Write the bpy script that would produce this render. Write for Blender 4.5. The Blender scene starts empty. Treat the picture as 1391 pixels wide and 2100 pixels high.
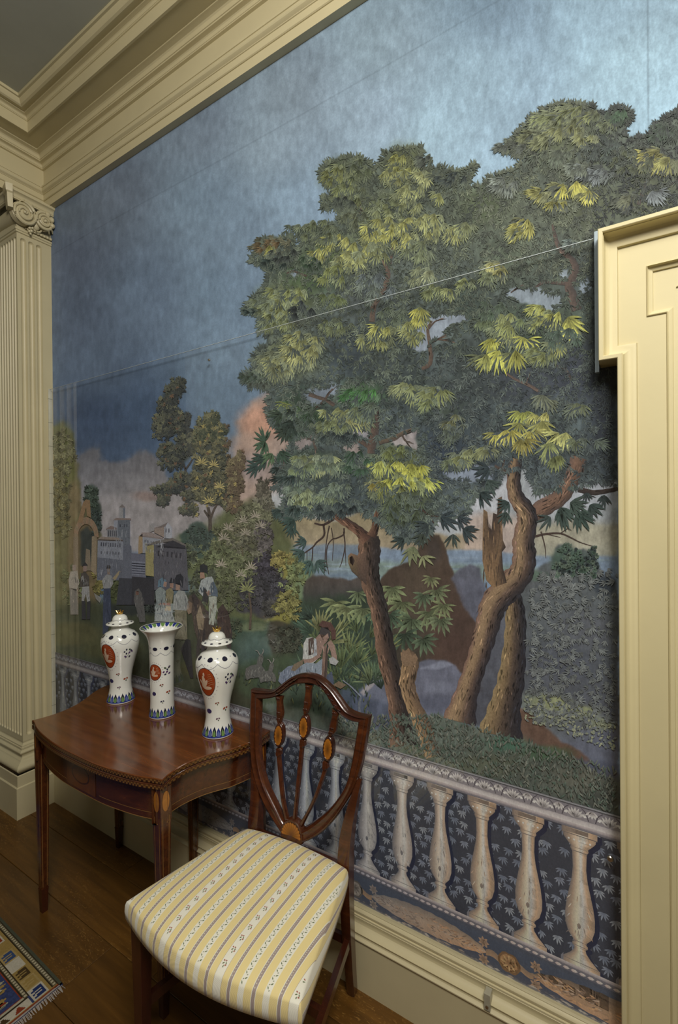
import bpy, bmesh, math, random
import numpy as np
from mathutils import Vector, Matrix

random.seed(7)
SC = bpy.context.scene
COL = SC.collection

# ------------------------------------------------------------------ camera, world, lights, exposure
FPX, PW, PH = 976.3, 1391.0, 2100.0          # focal length in pixels of the 1391 x 2100 frame
YAW, PITCH, ROLL = 0.566545, -0.004539, -0.0094315
CAMPOS = np.array([2.630, -1.320, 1.500])

def cam_rot(yaw, p, r):
    f = np.array([-math.sin(yaw) * math.cos(p), math.cos(yaw) * math.cos(p), math.sin(p)])
    ri = np.array([math.cos(yaw), math.sin(yaw), 0.0])
    up = np.cross(ri, f)
    c, s = math.cos(r), math.sin(r)
    return np.array([ri * c + up * s, -ri * s + up * c, f])

ROT = cam_rot(YAW, PITCH, ROLL)
cam_data = bpy.data.cameras.new('camera')
cam = bpy.data.objects.new('camera', cam_data)
COL.objects.link(cam)
cam_data.sensor_fit = 'VERTICAL'
cam_data.sensor_height = 36.0
cam_data.lens = FPX / PH * 36.0
cam_data.clip_start = 0.02
M = Matrix.Identity(4)
for i in range(3):
    M[i][0], M[i][1], M[i][2], M[i][3] = ROT[0][i], ROT[1][i], -ROT[2][i], CAMPOS[i]
cam.matrix_world = M
SC.camera = cam

world = bpy.data.worlds.new('world')
SC.world = world
world.use_nodes = True
world.node_tree.nodes['Background'].inputs['Color'].default_value = (0.75, 0.85, 1.0, 1)
world.node_tree.nodes['Background'].inputs['Strength'].default_value = 0.15

def area_light(name, loc, target, size, size_y, power, color):
    d = bpy.data.lights.new(name, 'AREA')
    d.shape = 'RECTANGLE'
    d.size, d.size_y, d.energy, d.color = size, size_y, power, color
    o = bpy.data.objects.new(name, d)
    COL.objects.link(o)
    o.location = loc
    o.rotation_euler = (Vector(target) - Vector(loc)).to_track_quat('-Z', 'Y').to_euler()
    return o

# the room's lamp behind and to the right of the camera, a window far behind it, and a window of the adjoining room
area_light('room_lamp', (3.2, -1.65, 3.10), (1.6, -0.2, 1.7), 0.7, 0.7, 66.0, (1.0, 0.95, 0.86))
area_light('ceiling_lamp', (2.3, -1.5, 3.41), (2.2, -1.3, 0.0), 0.5, 0.5, 13.0, (1.0, 0.95, 0.86))
area_light('window_daylight', (3.5, -4.1, 1.9), (2.2, 0.0, 1.2), 1.2, 1.8, 5.0, (0.90, 0.96, 1.0))
area_light('adjoining_room_window', (-0.95, -2.3, 1.75), (-0.3, -0.3, 1.5), 0.7, 1.5, 10.0, (0.86, 0.94, 1.0))

SC.view_settings.view_transform = 'Standard'
SC.view_settings.look = 'None'
SC.view_settings.gamma = 1.0
SC.view_settings.use_curve_mapping = False
SC.view_settings.exposure = 0.0
SC.cycles.use_denoising = True
SC.cycles.max_bounces = 8
SC.cycles.transparent_max_bounces = 16
SC.cycles.caustics_reflective = False
SC.cycles.caustics_refractive = False

# ------------------------------------------------------------------ helpers
def lin(c):
    """sRGB 0..255 -> linear"""
    out = []
    for v in c[:3]:
        v = v / 255.0
        out.append(v / 12.92 if v <= 0.04045 else ((v + 0.055) / 1.055) ** 2.4)
    return tuple(out)

def tag(o, label=None, cat=None, group=None, kind=None):
    if label: o['label'] = label
    if cat: o['category'] = cat
    if group: o['group'] = group
    if kind: o['kind'] = kind
    return o

def empty(name, loc=(0, 0, 0), rz=0.0):
    o = bpy.data.objects.new(name, None)
    COL.objects.link(o)
    o.location = loc
    o.rotation_euler = (0, 0, rz)
    o.empty_display_size = 0.05
    return o

def add(name, me, mat=None, parent=None, loc=None):
    o = bpy.data.objects.new(name, me)
    COL.objects.link(o)
    if mat is not None and not me.materials:
        me.materials.append(mat)
    if parent is not None:
        o.parent = parent
    if loc is not None:
        o.location = loc
    return o

def pymesh(name, verts, faces, smooth=False, autosmooth=None):
    me = bpy.data.meshes.new(name)
    me.from_pydata([tuple(map(float, v)) for v in verts], [], [tuple(map(int, f)) for f in faces])
    me.validate()
    bm = bmesh.new()
    bm.from_mesh(me)
    bmesh.ops.recalc_face_normals(bm, faces=bm.faces)
    bm.to_mesh(me)
    bm.free()
    if smooth:
        me.shade_smooth()
        if autosmooth:
            try:
                me.set_sharp_from_angle(angle=autosmooth)
            except Exception:
                pass
    me.update()
    return me

def obj(name, verts, faces, mat, parent=None, smooth=False, autosmooth=None, loc=None):
    return add(name, pymesh(name, verts, faces, smooth, autosmooth), mat, parent, loc)

class MB:
    """collects simple shapes for one part"""
    def __init__(self):
        self.v, self.f = [], []
    def put(self, vs, fs):
        b = len(self.v)
        self.v += [tuple(v) for v in vs]
        self.f += [tuple(i + b for i in f) for f in fs]
        return self
    def box(self, x0, x1, y0, y1, z0, z1):
        vs = [(x, y, z) for z in (z0, z1) for y in (y0, y1) for x in (x0, x1)]
        return self.put(vs, [(0, 1, 3, 2), (4, 5, 7, 6), (0, 1, 5, 4), (2, 3, 7, 6), (0, 2, 6, 4), (1, 3, 7, 5)])
    def frustum(self, c0, w0, d0, c1, w1, d1):
        vs = []
        for (c, w, d) in ((c0, w0, d0), (c1, w1, d1)):
            for sy in (-1, 1):
                for sx in (-1, 1):
                    vs.append((c[0] + sx * w / 2, c[1] + sy * d / 2, c[2]))
        return self.put(vs, [(0, 1, 3, 2), (4, 5, 7, 6), (0, 1, 5, 4), (2, 3, 7, 6), (0, 2, 6, 4), (1, 3, 7, 5)])
    def loft(self, rings, closed=True, cap=True):
        n = len(rings[0])
        vs = [p for r in rings for p in r]
        fs = []
        for k in range(len(rings) - 1):
            for i in range(n if closed else n - 1):
                j = (i + 1) % n
                fs.append((k * n + i, k * n + j, (k + 1) * n + j, (k + 1) * n + i))
        if cap and closed:
            fs.append(tuple(range(n)))
            fs.append(tuple((len(rings) - 1) * n + i for i in range(n)))
        return self.put(vs, fs)
    def tube(self, pts, rad, n=8):
        rings = []
        pts = [Vector(p) for p in pts]
        for i, p in enumerate(pts):
            t = (pts[min(i + 1, len(pts) - 1)] - pts[max(i - 1, 0)]).normalized()
            a = t.orthogonal().normalized() if abs(t.z) > 0.95 else t.cross(Vector((0, 0, 1))).normalized()
            b = t.cross(a).normalized()
            r = rad[i] if isinstance(rad, (list, tuple)) else rad
            rings.append([tuple(p + a * r * math.cos(2 * math.pi * k / n) + b * r * math.sin(2 * math.pi * k / n)) for k in range(n)])
        return self.loft(rings)
    def lathe(self, prof, n=32, c=(0, 0, 0)):
        rings = [[(c[0] + r * math.cos(2 * math.pi * k / n), c[1] + r * math.sin(2 * math.pi * k / n), c[2] + z) for k in range(n)] for r, z in prof]
        return self.loft(rings)
    def ball(self, c, r, n=8, m=6, sc=(1, 1, 1)):
        rings = []
        for i in range(m + 1):
            a = -math.pi / 2 + math.pi * i / m
            rr = max(math.cos(a), 0.02) * r
            rings.append([(c[0] + sc[0] * rr * math.cos(2 * math.pi * k / n), c[1] + sc[1] * rr * math.sin(2 * math.pi * k / n), c[2] + sc[2] * r * math.sin(a)) for k in range(n)])
        return self.loft(rings)
    def build(self, name, mat, parent=None, smooth=False, autosmooth=0.6, bevel=0.0, loc=None):
        me = pymesh(name, self.v, self.f, smooth, autosmooth if smooth else None)
        if bevel > 0:
            bm = bmesh.new(); bm.from_mesh(me)
            bmesh.ops.remove_doubles(bm, verts=bm.verts, dist=1e-6)
            es = [e for e in bm.edges if len(e.link_faces) == 2 and e.calc_face_angle(0) > 0.5]
            bmesh.ops.bevel(bm, geom=es, offset=bevel, segments=2, affect='EDGES', profile=0.5)
            bm.to_mesh(me); bm.free()
        return add(name, me, mat, parent, loc)

def smoothpath(pts, n=6, closed=False):
    """Catmull-Rom through the points"""
    P = [np.array(p, float) for p in pts]
    out = []
    m = len(P)
    for i in range(m if closed else m - 1):
        p0 = P[(i - 1) % m] if (closed or i > 0) else 2 * P[0] - P[1]
        p1, p2 = P[i], P[(i + 1) % m]
        p3 = P[(i + 2) % m] if (closed or i + 2 < m) else 2 * P[-1] - P[-2]
        for k in range(n):
            t = k / n
            out.append(0.5 * ((2 * p1) + (-p0 + p2) * t + (2 * p0 - 5 * p1 + 4 * p2 - p3) * t * t + (-p0 + 3 * p1 - 3 * p2 + p3) * t ** 3))
    if not closed:
        out.append(P[-1])
    return [tuple(p) for p in out]

# ------------------------------------------------------------------ materials
def new_mat(name):
    m = bpy.data.materials.new(name)
    m.use_nodes = True
    nt = m.node_tree
    return m, nt, nt.nodes['Principled BSDF']

def noise_node(nt, scale, detail=4, rough=0.55, coord='Object', mapping=None, dist=0.0):
    tc = nt.nodes.new('ShaderNodeTexCoord')
    n = nt.nodes.new('ShaderNodeTexNoise')
    n.inputs['Scale'].default_value = scale
    n.inputs['Detail'].default_value = detail
    n.inputs['Roughness'].default_value = rough
    n.inputs['Distortion'].default_value = dist
    if mapping:
        mp = nt.nodes.new('ShaderNodeMapping')
        mp.inputs['Scale'].default_value = mapping
        nt.links.new(tc.outputs[coord], mp.inputs['Vector'])
        nt.links.new(mp.outputs['Vector'], n.inputs['Vector'])
    else:
        nt.links.new(tc.outputs[coord], n.inputs['Vector'])
    return n

def ramp(nt, src, stops):
    r = nt.nodes.new('ShaderNodeValToRGB')
    while len(r.color_ramp.elements) < len(stops):
        r.color_ramp.elements.new(0.5)
    for e, (p, c) in zip(r.color_ramp.elements, stops):
        e.position = p
        e.color = (c[0], c[1], c[2], 1)
    nt.links.new(src, r.inputs['Fac'])
    return r

def bump(nt, src, strength, dist, bsdf):
    b = nt.nodes.new('ShaderNodeBump')
    b.inputs['Strength'].default_value = strength
    b.inputs['Distance'].default_value = dist
    nt.links.new(src, b.inputs['Height'])
    nt.links.new(b.outputs['Normal'], bsdf.inputs['Normal'])
    return b

def painted(name, c, rough=0.45, var=0.06, bumpy=0.05):
    m, nt, b = new_mat(name)
    n = noise_node(nt, 6, 5)
    lo = tuple(v * (1 - var) for v in c); hi = tuple(min(1, v * (1 + var)) for v in c)
    r = ramp(nt, n.outputs['Fac'], [(0.3, lo), (0.7, hi)])
    nt.links.new(r.outputs['Color'], b.inputs['Base Color'])
    b.inputs['Roughness'].default_value = rough
    n2 = noise_node(nt, 60, 3)
    bump(nt, n2.outputs['Fac'], bumpy, 0.004, b)
    return m

def wood(name, stops, rough=0.25, coat=0.4, mapping=(1.5, 18, 18), scale=3.0, bumpy=0.02):
    m, nt, b = new_mat(name)
    n = noise_node(nt, scale, 8, 0.62, mapping=mapping, dist=0.6)
    r = ramp(nt, n.outputs['Fac'], stops)
    nt.links.new(r.outputs['Color'], b.inputs['Base Color'])
    b.inputs['Roughness'].default_value = rough
    b.inputs['Coat Weight'].default_value = coat
    b.inputs['Coat Roughness'].default_value = 0.12
    bump(nt, n.outputs['Fac'], bumpy, 0.002, b)
    return m

def plain(name, c, rough=0.5, metal=0.0, coat=0.0, var=0.05, scale=40):
    m, nt, b = new_mat(name)
    n = noise_node(nt, scale, 3)
    lo = tuple(v * (1 - var) for v in c); hi = tuple(min(1, v * (1 + var)) for v in c)
    r = ramp(nt, n.outputs['Fac'], [(0.35, lo), (0.65, hi)])
    nt.links.new(r.outputs['Color'], b.inputs['Base Color'])
    b.inputs['Roughness'].default_value = rough
    b.inputs['Metallic'].default_value = metal
    b.inputs['Coat Weight'].default_value = coat
    return m

def vcol_mat(name, rough=0.6, spec=0.3, coat=0.0, mottle=0.0, mscale=30.0, bumpy=0.0, grain=0.0):
    """colour comes from the mesh's own colour attribute, with a little procedural mottling"""
    m, nt, b = new_mat(name)
    a = nt.nodes.new('ShaderNodeAttribute')
    a.attribute_name = 'paint'
    src = a.outputs['Color']
    if mottle > 0:
        n = noise_node(nt, mscale, 6, 0.7, mapping=(1, 1, 0.45))
        r = ramp(nt, n.outputs['Fac'], [(0.25, (1 - mottle,) * 3), (0.75, (1 + mottle,) * 3)])
        mx = nt.nodes.new('ShaderNodeMix'); mx.data_type = 'RGBA'; mx.blend_type = 'MULTIPLY'
        mx.inputs['Factor'].default_value = 1.0
        mx.clamp_result = False
        nt.links.new(src, mx.inputs[6]); nt.links.new(r.outputs['Color'], mx.inputs[7])
        src = mx.outputs[2]
        if grain > 0:
            g = noise_node(nt, 230, 3, 0.65, mapping=(1, 1, 0.7))
            gr = ramp(nt, g.outputs['Fac'], [(0.28, (1 - grain,) * 3), (0.72, (1 + grain,) * 3)])
            m2 = nt.nodes.new('ShaderNodeMix'); m2.data_type = 'RGBA'; m2.blend_type = 'MULTIPLY'
            m2.inputs['Factor'].default_value = 1.0
            nt.links.new(src, m2.inputs[6]); nt.links.new(gr.outputs['Color'], m2.inputs[7])
            src = m2.outputs[2]
        if bumpy:
            bump(nt, n.outputs['Fac'], bumpy, 0.002, b)
    nt.links.new(src, b.inputs['Base Color'])
    b.inputs['Roughness'].default_value = rough
    b.inputs['Specular IOR Level'].default_value = spec
    b.inputs['Coat Weight'].default_value = coat
    return m

CREAM = painted('cream_paint', (0.56, 0.495, 0.31), 0.42, 0.04)
CREAM_DOOR = painted('cream_door_paint', (0.60, 0.53, 0.31), 0.6, 0.03)
CEIL = painted('ceiling_paint', (0.45, 0.465, 0.42), 0.8, 0.05)
WALLPAINT = painted('plain_wall_paint', (0.30, 0.28, 0.22), 0.7, 0.04)
MAHOG = wood('mahogany', [(0.25, (0.032, 0.0085, 0.0035)), (0.55, (0.070, 0.0185, 0.006)), (0.8, (0.125, 0.036, 0.010))], 0.22, 0.5)
MAHOG_TOP = wood('mahogany_top', [(0.25, (0.070, 0.019, 0.005)), (0.55, (0.135, 0.039, 0.008)), (0.8, (0.21, 0.068, 0.015))], 0.20, 0.6, mapping=(1.2, 14, 14))
MAHOG_DARK = wood('mahogany_carved', [(0.25, (0.022, 0.006, 0.004)), (0.6, (0.052, 0.013, 0.006)), (0.85, (0.09, 0.022, 0.008))], 0.24, 0.5, mapping=(8, 8, 2))
SATIN = wood('satinwood_inlay', [(0.2, (0.24, 0.085, 0.012)), (0.6, (0.36, 0.14, 0.02)), (0.85, (0.45, 0.19, 0.035))], 0.25, 0.4, mapping=(12, 12, 12))
STRING = plain('light_wood_stringing', (0.30, 0.16, 0.05), 0.35)
# ------------------------------------------------------------------ the room
X0, X1, Y0, ZC = -2.6, 4.3, -4.2, 3.446

# floor: base slab and single oak boards
def floor_wood():
    m, nt, b = new_mat('oak_boards')
    n = noise_node(nt, 2.2, 8, 0.6, mapping=(1.2, 16, 16), dist=0.4)
    oi = nt.nodes.new('ShaderNodeObjectInfo')
    r = ramp(nt, n.outputs['Fac'], [(0.25, (0.060, 0.026, 0.004)), (0.55, (0.118, 0.052, 0.008)), (0.85, (0.18, 0.084, 0.014))])
    # medullary flecks of quarter-sawn oak
    f = noise_node(nt, 14, 3, 0.5, mapping=(2.6, 7, 1), dist=2.2)
    fr = ramp(nt, f.outputs['Fac'], [(0.57, (0, 0, 0)), (0.66, (1, 1, 1))])
    fm = noise_node(nt, 1.6, 1, 0.5)
    fmr = ramp(nt, fm.outputs['Fac'], [(0.40, (0, 0, 0)), (0.58, (0.8, 0.8, 0.8))])
    mul = nt.nodes.new('ShaderNodeMath'); mul.operation = 'MULTIPLY'
    nt.links.new(fr.outputs['Color'], mul.inputs[0]); nt.links.new(fmr.outputs['Color'], mul.inputs[1])
    mx = nt.nodes.new('ShaderNodeMix'); mx.data_type = 'RGBA'
    nt.links.new(mul.outputs[0], mx.inputs['Factor'])
    nt.links.new(r.outputs['Color'], mx.inputs[6]); mx.inputs[7].default_value = (0.25, 0.13, 0.032, 1)
    hv = nt.nodes.new('ShaderNodeHueSaturation')
    mm = nt.nodes.new('ShaderNodeMapRange')
    mm.inputs['To Min'].default_value = 0.8; mm.inputs['To Max'].default_value = 1.2
    nt.links.new(oi.outputs['Random'], mm.inputs['Value'])
    nt.links.new(mm.outputs['Result'], hv.inputs['Value'])
    nt.links.new(mx.outputs[2], hv.inputs['Color'])
    nt.links.new(hv.outputs['Color'], b.inputs['Base Color'])
    b.inputs['Roughness'].default_value = 0.42
    b.inputs['Coat Weight'].default_value = 0.08
    bump(nt, n.outputs['Fac'], 0.03, 0.002, b)
    return m
OAK = floor_wood()
mb = MB(); mb.box(X0 - .1, X1 + .1, Y0 - .1, 0.1, -0.06, -0.014)
floor = tag(mb.build('floor', OAK), 'dark varnished oak board floor under the table and chair', 'floor', kind='structure')
board_meshes = {}
rows = [0.0, -0.158]
while rows[-1] > Y0:
    rows.append(rows[-1] - 0.207)
for ri in range(len(rows) - 1):
    ya, yb = rows[ri + 1], rows[ri]
    xs = [X0] + [X0 + 1.1 + 0.7 * ((ri * 37) % 10) / 10 + 2.3 * k for k in range(3)] + [X1]
    xs = [x for x in xs if x <= X1]
    for k in range(len(xs) - 1):
        L, Wd = xs[k + 1] - xs[k], yb - ya
        key = (round(L, 3), round(Wd, 3))
        if key not in board_meshes:
            g = 0.0009
            m_ = MB()
            m_.loft([[(g, g, -0.014), (L - g, g, -0.014), (L - g, Wd - g, -0.014), (g, Wd - g, -0.014)],
                     [(g, g, -0.0012), (L - g, g, -0.0012), (L - g, Wd - g, -0.0012), (g, Wd - g, -0.0012)],
                     [(g + .0012, g + .0012, 0), (L - g - .0012, g + .0012, 0), (L - g - .0012, Wd - g - .0012, 0), (g + .0012, Wd - g - .0012, 0)]])
            board_meshes[key] = pymesh('plank', m_.v, m_.f)
        add('plank', board_meshes[key], OAK, floor, (xs[k], ya, 0))

mb = MB(); mb.box(X0 - .1, X1 + .1, Y0 - .1, 0.1, ZC, ZC + .08)
tag(mb.build('ceiling', CEIL), 'grey painted plaster ceiling above the cream cornice', 'ceiling', kind='structure')

# wall behind the scenic wallpaper, the rest of the room out of sight
mb = MB(); mb.box(X0 - .1, X1 + .1, 0.004, 0.12, -0.06, ZC)
tag(mb.build('wall_right', WALLPAINT), 'plastered wall carrying the scenic wallpaper', 'wall', kind='structure')
mb = MB(); mb.box(X1, X1 + .1, Y0, 0.004, -0.06, ZC)
tag(mb.build('wall_front', WALLPAINT), 'plain painted wall behind the camera on the right', 'wall', kind='structure')
mb = MB(); mb.box(X0 - .1, X1 + .1, Y0 - .1, Y0, -0.06, ZC)
tag(mb.build('wall_back', WALLPAINT), 'plain painted wall opposite the scenic wallpaper', 'wall', kind='structure')
mb = MB(); mb.box(X0 - .1, X0, Y0, 0.004, -0.06, ZC)
tag(mb.build('wall_left', WALLPAINT), 'plain painted wall of the adjoining room', 'wall', kind='structure')

mb = MB(); mb.box(-.45, -.045, Y0, -0.95, -0.06, 3.0955)
tag(mb.build('wall_end', WALLPAINT), 'plain painted wall beside the opening to the adjoining room', 'wall', kind='structure')

# entablature: architrave, frieze and cornice, mitred in the corner over the pilaster
def arc(p0, p1, bulge, n=5):
    out = []
    dx, dz = p1[0] - p0[0], p1[1] - p0[1]
    for i in range(1, n):
        t = i / n
        k = math.sin(math.pi * t) * bulge
        out.append((p0[0] + dx * t - dz * k, p0[1] + dz * t + dx * k))
    return [p0] + out + [p1]
ENT = [(0.0, 3.095), (.028, 3.095), (.028, 3.132), (.031, 3.1325), (.034, 3.135), (.034, 3.160), (.037, 3.161)]
ENT += arc((.038, 3.163), (.047, 3.186), -0.25) + [(.050, 3.187), (.050, 3.195), (.030, 3.197), (.030, 3.288), (.040, 3.290), (.040, 3.294)]
ENT += arc((.042, 3.295), (.058, 3.311), 0.3) + [(.061, 3.312), (.061, 3.317)] + arc((.064, 3.318), (.086, 3.340), 0.28)
ENT += [(.090, 3.341), (.090, 3.346), (.160, 3.346), (.160, 3.342), (.168, 3.342), (.168, 3.392), (.172, 3.393), (.172, 3.396)]
ENT += arc((.174, 3.397), (.188, 3.409), 0.25) + [(.192, 3.410), (.192, 3.413)] + arc((.194, 3.414), (.232, 3.432), -0.3) + [(.240, 3.433), (.240, ZC)]
def ent_run(fa, fb):
    n = len(ENT)
    vs = [fa(p, z) for p, z in ENT] + [fb(p, z) for p, z in ENT]
    return vs, [(i, i + 1, n + i + 1, n + i) for i in range(n - 1)]
OFFX = -0.038
v, f = ent_run(lambda p, z: (p + OFFX, -p, z), lambda p, z: (X1, -p, z))
tag(obj('trim_1', v, f, CREAM, smooth=True, autosmooth=0.35), 'cream moulded entablature and cornice running above the scenic wallpaper', 'cornice', kind='structure')
v, f = ent_run(lambda p, z: (p + OFFX, -p, z), lambda p, z: (p + OFFX, Y0, z))
tag(obj('trim_2', v, f, CREAM, smooth=True, autosmooth=0.35), 'cream moulded entablature and cornice over the fluted pilaster', 'cornice', kind='structure')
mb = MB(); mb.box(-0.45, OFFX, Y0, 0.004, 3.0955, ZC)
tag(mb.build('trim_3', CREAM), 'beam behind the entablature over the opening', 'beam', kind='structure')

# baseboard under the wallpaper
BB = [(.003, .236), (.012, .236), (.016, .232)] + arc((.016, .230), (.021, .214), 0.25, 4) + [(.025, .213), (.025, .208)]
BB += arc((.026, .207), (.040, .180), -0.28, 6) + [(.046, .178)] + arc((.046, .178), (.050, .160), -0.35, 5) + [(.050, .157), (.045, .155), (.045, 0.0)]
def bb_run(x0, x1):
    n = len(BB)
    vs = [(x0, -p, z) for p, z in BB] + [(x1, -p, z) for p, z in BB]
    return vs, [(i, i + 1, n + i + 1, n + i) for i in range(n - 1)]
v, f = bb_run(0.0, 2.585)
tag(obj('baseboard_right', v, f, CREAM, smooth=True, autosmooth=0.35), 'cream moulded baseboard below the scenic wallpaper', 'baseboard', kind='structure')

# ------------------------------------------------------------------ fluted pilaster in the corner
pil = empty('pilaster', (0, -0.08, 0))
tag(pil, 'cream fluted corner pilaster with scrolled capital beside the wallpaper', 'pilaster')
def loc_(o, p):       # keep world coordinates while parented to a thing whose empty is moved
    o.matrix_parent_inverse = Matrix.Translation(-Vector(p))
    return o
PP = (0, -0.08, 0)
SY, SD = -0.165, 0.48          # front face from y=SY to the wall, side face this deep
Z0s, Z1s = 0.350, 2.905
def fluted(axis_len, flutes, rad, depth, zb, zt):
    us = {0.0, axis_len}
    for c in flutes:
        for k in range(-4, 5):
            us.add(round(c + rad * math.sin(k * math.pi / 8), 5))
    us = sorted(us)
    zs = [Z0s] + [zb + rad * (1 - math.cos(i * math.pi / 8)) for i in range(5)] + [zt - rad * (1 - math.cos(i * math.pi / 8)) for i in range(4, -1, -1)] + [Z1s]
    g = []
    for z in zs:
        row = []
        for u in us:
            d = 0.0
            for c in flutes:
                zz = min(max(z, zb + rad), zt - rad)
                q = 1 - ((u - c) ** 2 + (z - zz) ** 2) / rad ** 2
                if q > 1e-6:
                    d = max(d, depth * math.sqrt(q))
            row.append((u, z, d))
        g.append(row)
    n = len(us)
    fs = [(j * n + i, j * n + i + 1, (j + 1) * n + i + 1, (j + 1) * n + i) for j in range(len(zs) - 1) for i in range(n - 1)]
    return [p for r in g for p in r], fs
gv, gf = fluted(0.165, [0.030, 0.067, 0.104], 0.0135, 0.0135, 0.375, 2.885)
obj('shaft_front', [(-d, SY + u, z) for u, z, d in gv], gf, CREAM, pil, True, 0.5).matrix_parent_inverse = Matrix.Translation((0, .08, 0))
fl = [0.020 + 0.0285 * k for k in range(16)]
gv, gf = fluted(SD, fl, 0.0105, 0.0105, 0.375, 2.885)
obj('shaft_side', [(-u, SY + d, z) for u, z, d in gv], gf, CREAM, pil, True, 0.5).matrix_parent_inverse = Matrix.Translation((0, .08, 0))
def pil_part(mb, name, smooth=True, mat=None):
    o = mb.build(name, mat or CREAM, pil, smooth, 0.5)
    o.matrix_parent_inverse = Matrix.Translation((0, .08, 0))
    return o
def wrap(profile, name):
    n = len(profile)
    mb = MB()
    vs = []
    for fn in (lambda p: (p, -0.001), lambda p: (p, SY - p), lambda p: (-SD, SY - p)):
        vs += [fn(p) + (z,) for p, z in profile]
    fs = []
    for s in range(2):
        for i in range(n - 1):
            fs.append((s * n + i, s * n + i + 1, (s + 1) * n + i + 1, (s + 1) * n + i))
    mb.put(vs, fs)
    return pil_part(mb, name)
wrap([(.054, 0), (.054, .152), (.048, .156)], 'plinth_block')
wrap([(.048, .156), (.048, .208), (.044, .211)], 'plinth_fillet')
wrap(arc((.030, .211), (.024, .262), -.42, 9) + [(.022, .264), (.020, .268)], 'lower_torus')
wrap(arc((.020, .268), (.010, .290), 0.3, 6), 'scotia')
wrap(arc((.010, .290), (.008, .316), -0.5, 7), 'upper_torus')
wrap([(.008, .316), (.012, .317), (.012, .325), (.009, .327), (.009, .333)] + arc((.007, .334), (.000, .350), 0.3, 5), 'base_fillet')
# capital: necking, bead row, egg, two volutes, abacus
wrap([(0, 2.905), (.006, 2.907), (.006, 2.915), (.010, 2.917), (.010, 2.926), (0.0, 2.93), (0, 3.02)], 'necking')
mb = MB()
y = -0.008
while y > -0.13:
    mb.ball((.012, y, 2.937), 0.0068, 8, 6, (1, 1.15, 1)); y -= 0.0155
    mb.ball((.012, y + .0045, 2.937), 0.004, 6, 4, (1, .5, 1))
pil_part(mb, 'bead_row')['kind'] = 'stuff'
def volute(mb, c, sgn, R=0.050, turns=2.4):
    # a coiled band standing proud of a disc, on the front face
    pts, rad = [], []
    n = 60
    for i in range(n):
        t = i / (n - 1)
        a = math.pi / 2 + sgn * (-1) * t * turns * 2 * math.pi
        r = R * (1 - t) ** 0.8 * 0.92 + 0.006
        pts.append((c[0] + 0.010 + 0.010 * t, c[1] + r * math.cos(a), c[2] + r * math.sin(a)))
        rad.append(0.0085 * (1 - 0.55 * t))
    mb.tube(pts, rad, 7)
    mb.ball((c[0] + 0.020, c[1], c[2]), 0.008, 8, 6)
    rings = []
    for (rr, xx) in ((0.0, 0.016), (R * 0.5, 0.014), (R * .93, 0.004), (R * .98, -0.02)):
        rings.append([(c[0] + xx, c[1] + max(rr, .0005) * math.cos(k * math.pi / 12), c[2] + max(rr, .0005) * math.sin(k * math.pi / 12)) for k in range(24)])
    mb.loft(rings, cap=False)
mb = MB(); volute(mb, (.030, -0.148, 2.995), 1, 0.056); pil_part(mb, 'volute')
mb = MB(); volute(mb, (.030, -0.050, 3.000), -1, 0.042); pil_part(mb, 'volute')
# side scroll bolster behind the outer volute
mb = MB()
mb.tube([(.036, -0.150, 2.995), (-.05, -0.154, 2.992), (-.15, -0.165, 2.99), (-.25, -0.154, 2.992), (-.34, -0.15, 2.995)], [.048, .040, .030, .040, .048], 20)
pil_part(mb, 'side_scroll')
mb = MB()
for (yy, zz, r) in ((-.083, 2.972, .023),):
    mb.ball((.018, yy, zz), r, 14, 10, (.75, .85, 1.2))
    for s in (-1, 1):
        pts = [(.022, yy + s * r * 1.25 * math.cos(a), zz + r * 1.45 * math.sin(a)) for a in [math.radians(d) for d in range(65, -91, -15)]]
        mb.tube(pts, .0042, 6)
pil_part(mb, 'egg')
mb = MB()
for i, (dy, dz, r) in enumerate(((-.112, 2.958, .008), (-.104, 2.945, .007), (-.116, 2.940, .008), (-.108, 2.928, .008), (-.118, 2.922, .0075), (-.112, 2.912, .006), (-.104, 2.962, .006))):
    mb.ball((.026, dy, dz), r, 8, 6)
pil_part(mb, 'berry_drop')['kind'] = 'stuff'
mb = MB()          # leaves curling over the volutes
for (yc, zc, s, L) in ((-.12, 3.040, -1, .03), (-.10, 3.043, -1, .026), (-.138, 3.048, -1, .026), (-.045, 3.035, 1, .03), (-.06, 3.022, 1, .028), (-.035, 2.965, 1, .03), (-.05, 2.955, 1, .028)):
    pts = [(.026 + .014 * math.sin(t * 3.1), yc + s * L * t, zc + L * .5 * math.sin(t * 2.6) - L * .35 * t) for t in (0, .25, .5, .75, 1)]
    mb.tube(pts, [.003, .0065, .007, .005, .002], 6)
pil_part(mb, 'acanthus_leaf')['kind'] = 'stuff'
mb = MB()
mb.ball((.046, -.018, 3.022), .015, 10, 8, (.8, .8, 1)); mb.ball((.040, -.034, 3.045), .013, 10, 8, (.8, 1, 1)); mb.ball((.046, -.016, 2.992), .013, 8, 6)
pil_part(mb, 'leaf_boss')['kind'] = 'stuff'
wrap([(.020, 3.050), (.030, 3.052), (.030, 3.058)] + arc((.032, 3.059), (.046, 3.082), 0.25, 5) + [(.046, 3.094), (0, 3.0945)], 'abacus')
mb = MB()          # the abacus horn that juts out over the corner scroll
mb.loft([[(.028, -.192, 2.985), (.060, -.205, 2.985), (.052, -.225, 2.985), (.010, -.215, 2.985)],
         [(.030, -.195, 3.05), (.064, -.208, 3.05), (.056, -.230, 3.05), (.010, -.22, 3.05)],
         [(.030, -.195, 3.056), (.070, -.210, 3.056), (.060, -.236, 3.056), (.008, -.225, 3.056)],
         [(.030, -.195, 3.090), (.074, -.212, 3.090), (.064, -.240, 3.090), (.006, -.228, 3.090)]])
pil_part(mb, 'abacus_horn', False)

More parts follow.
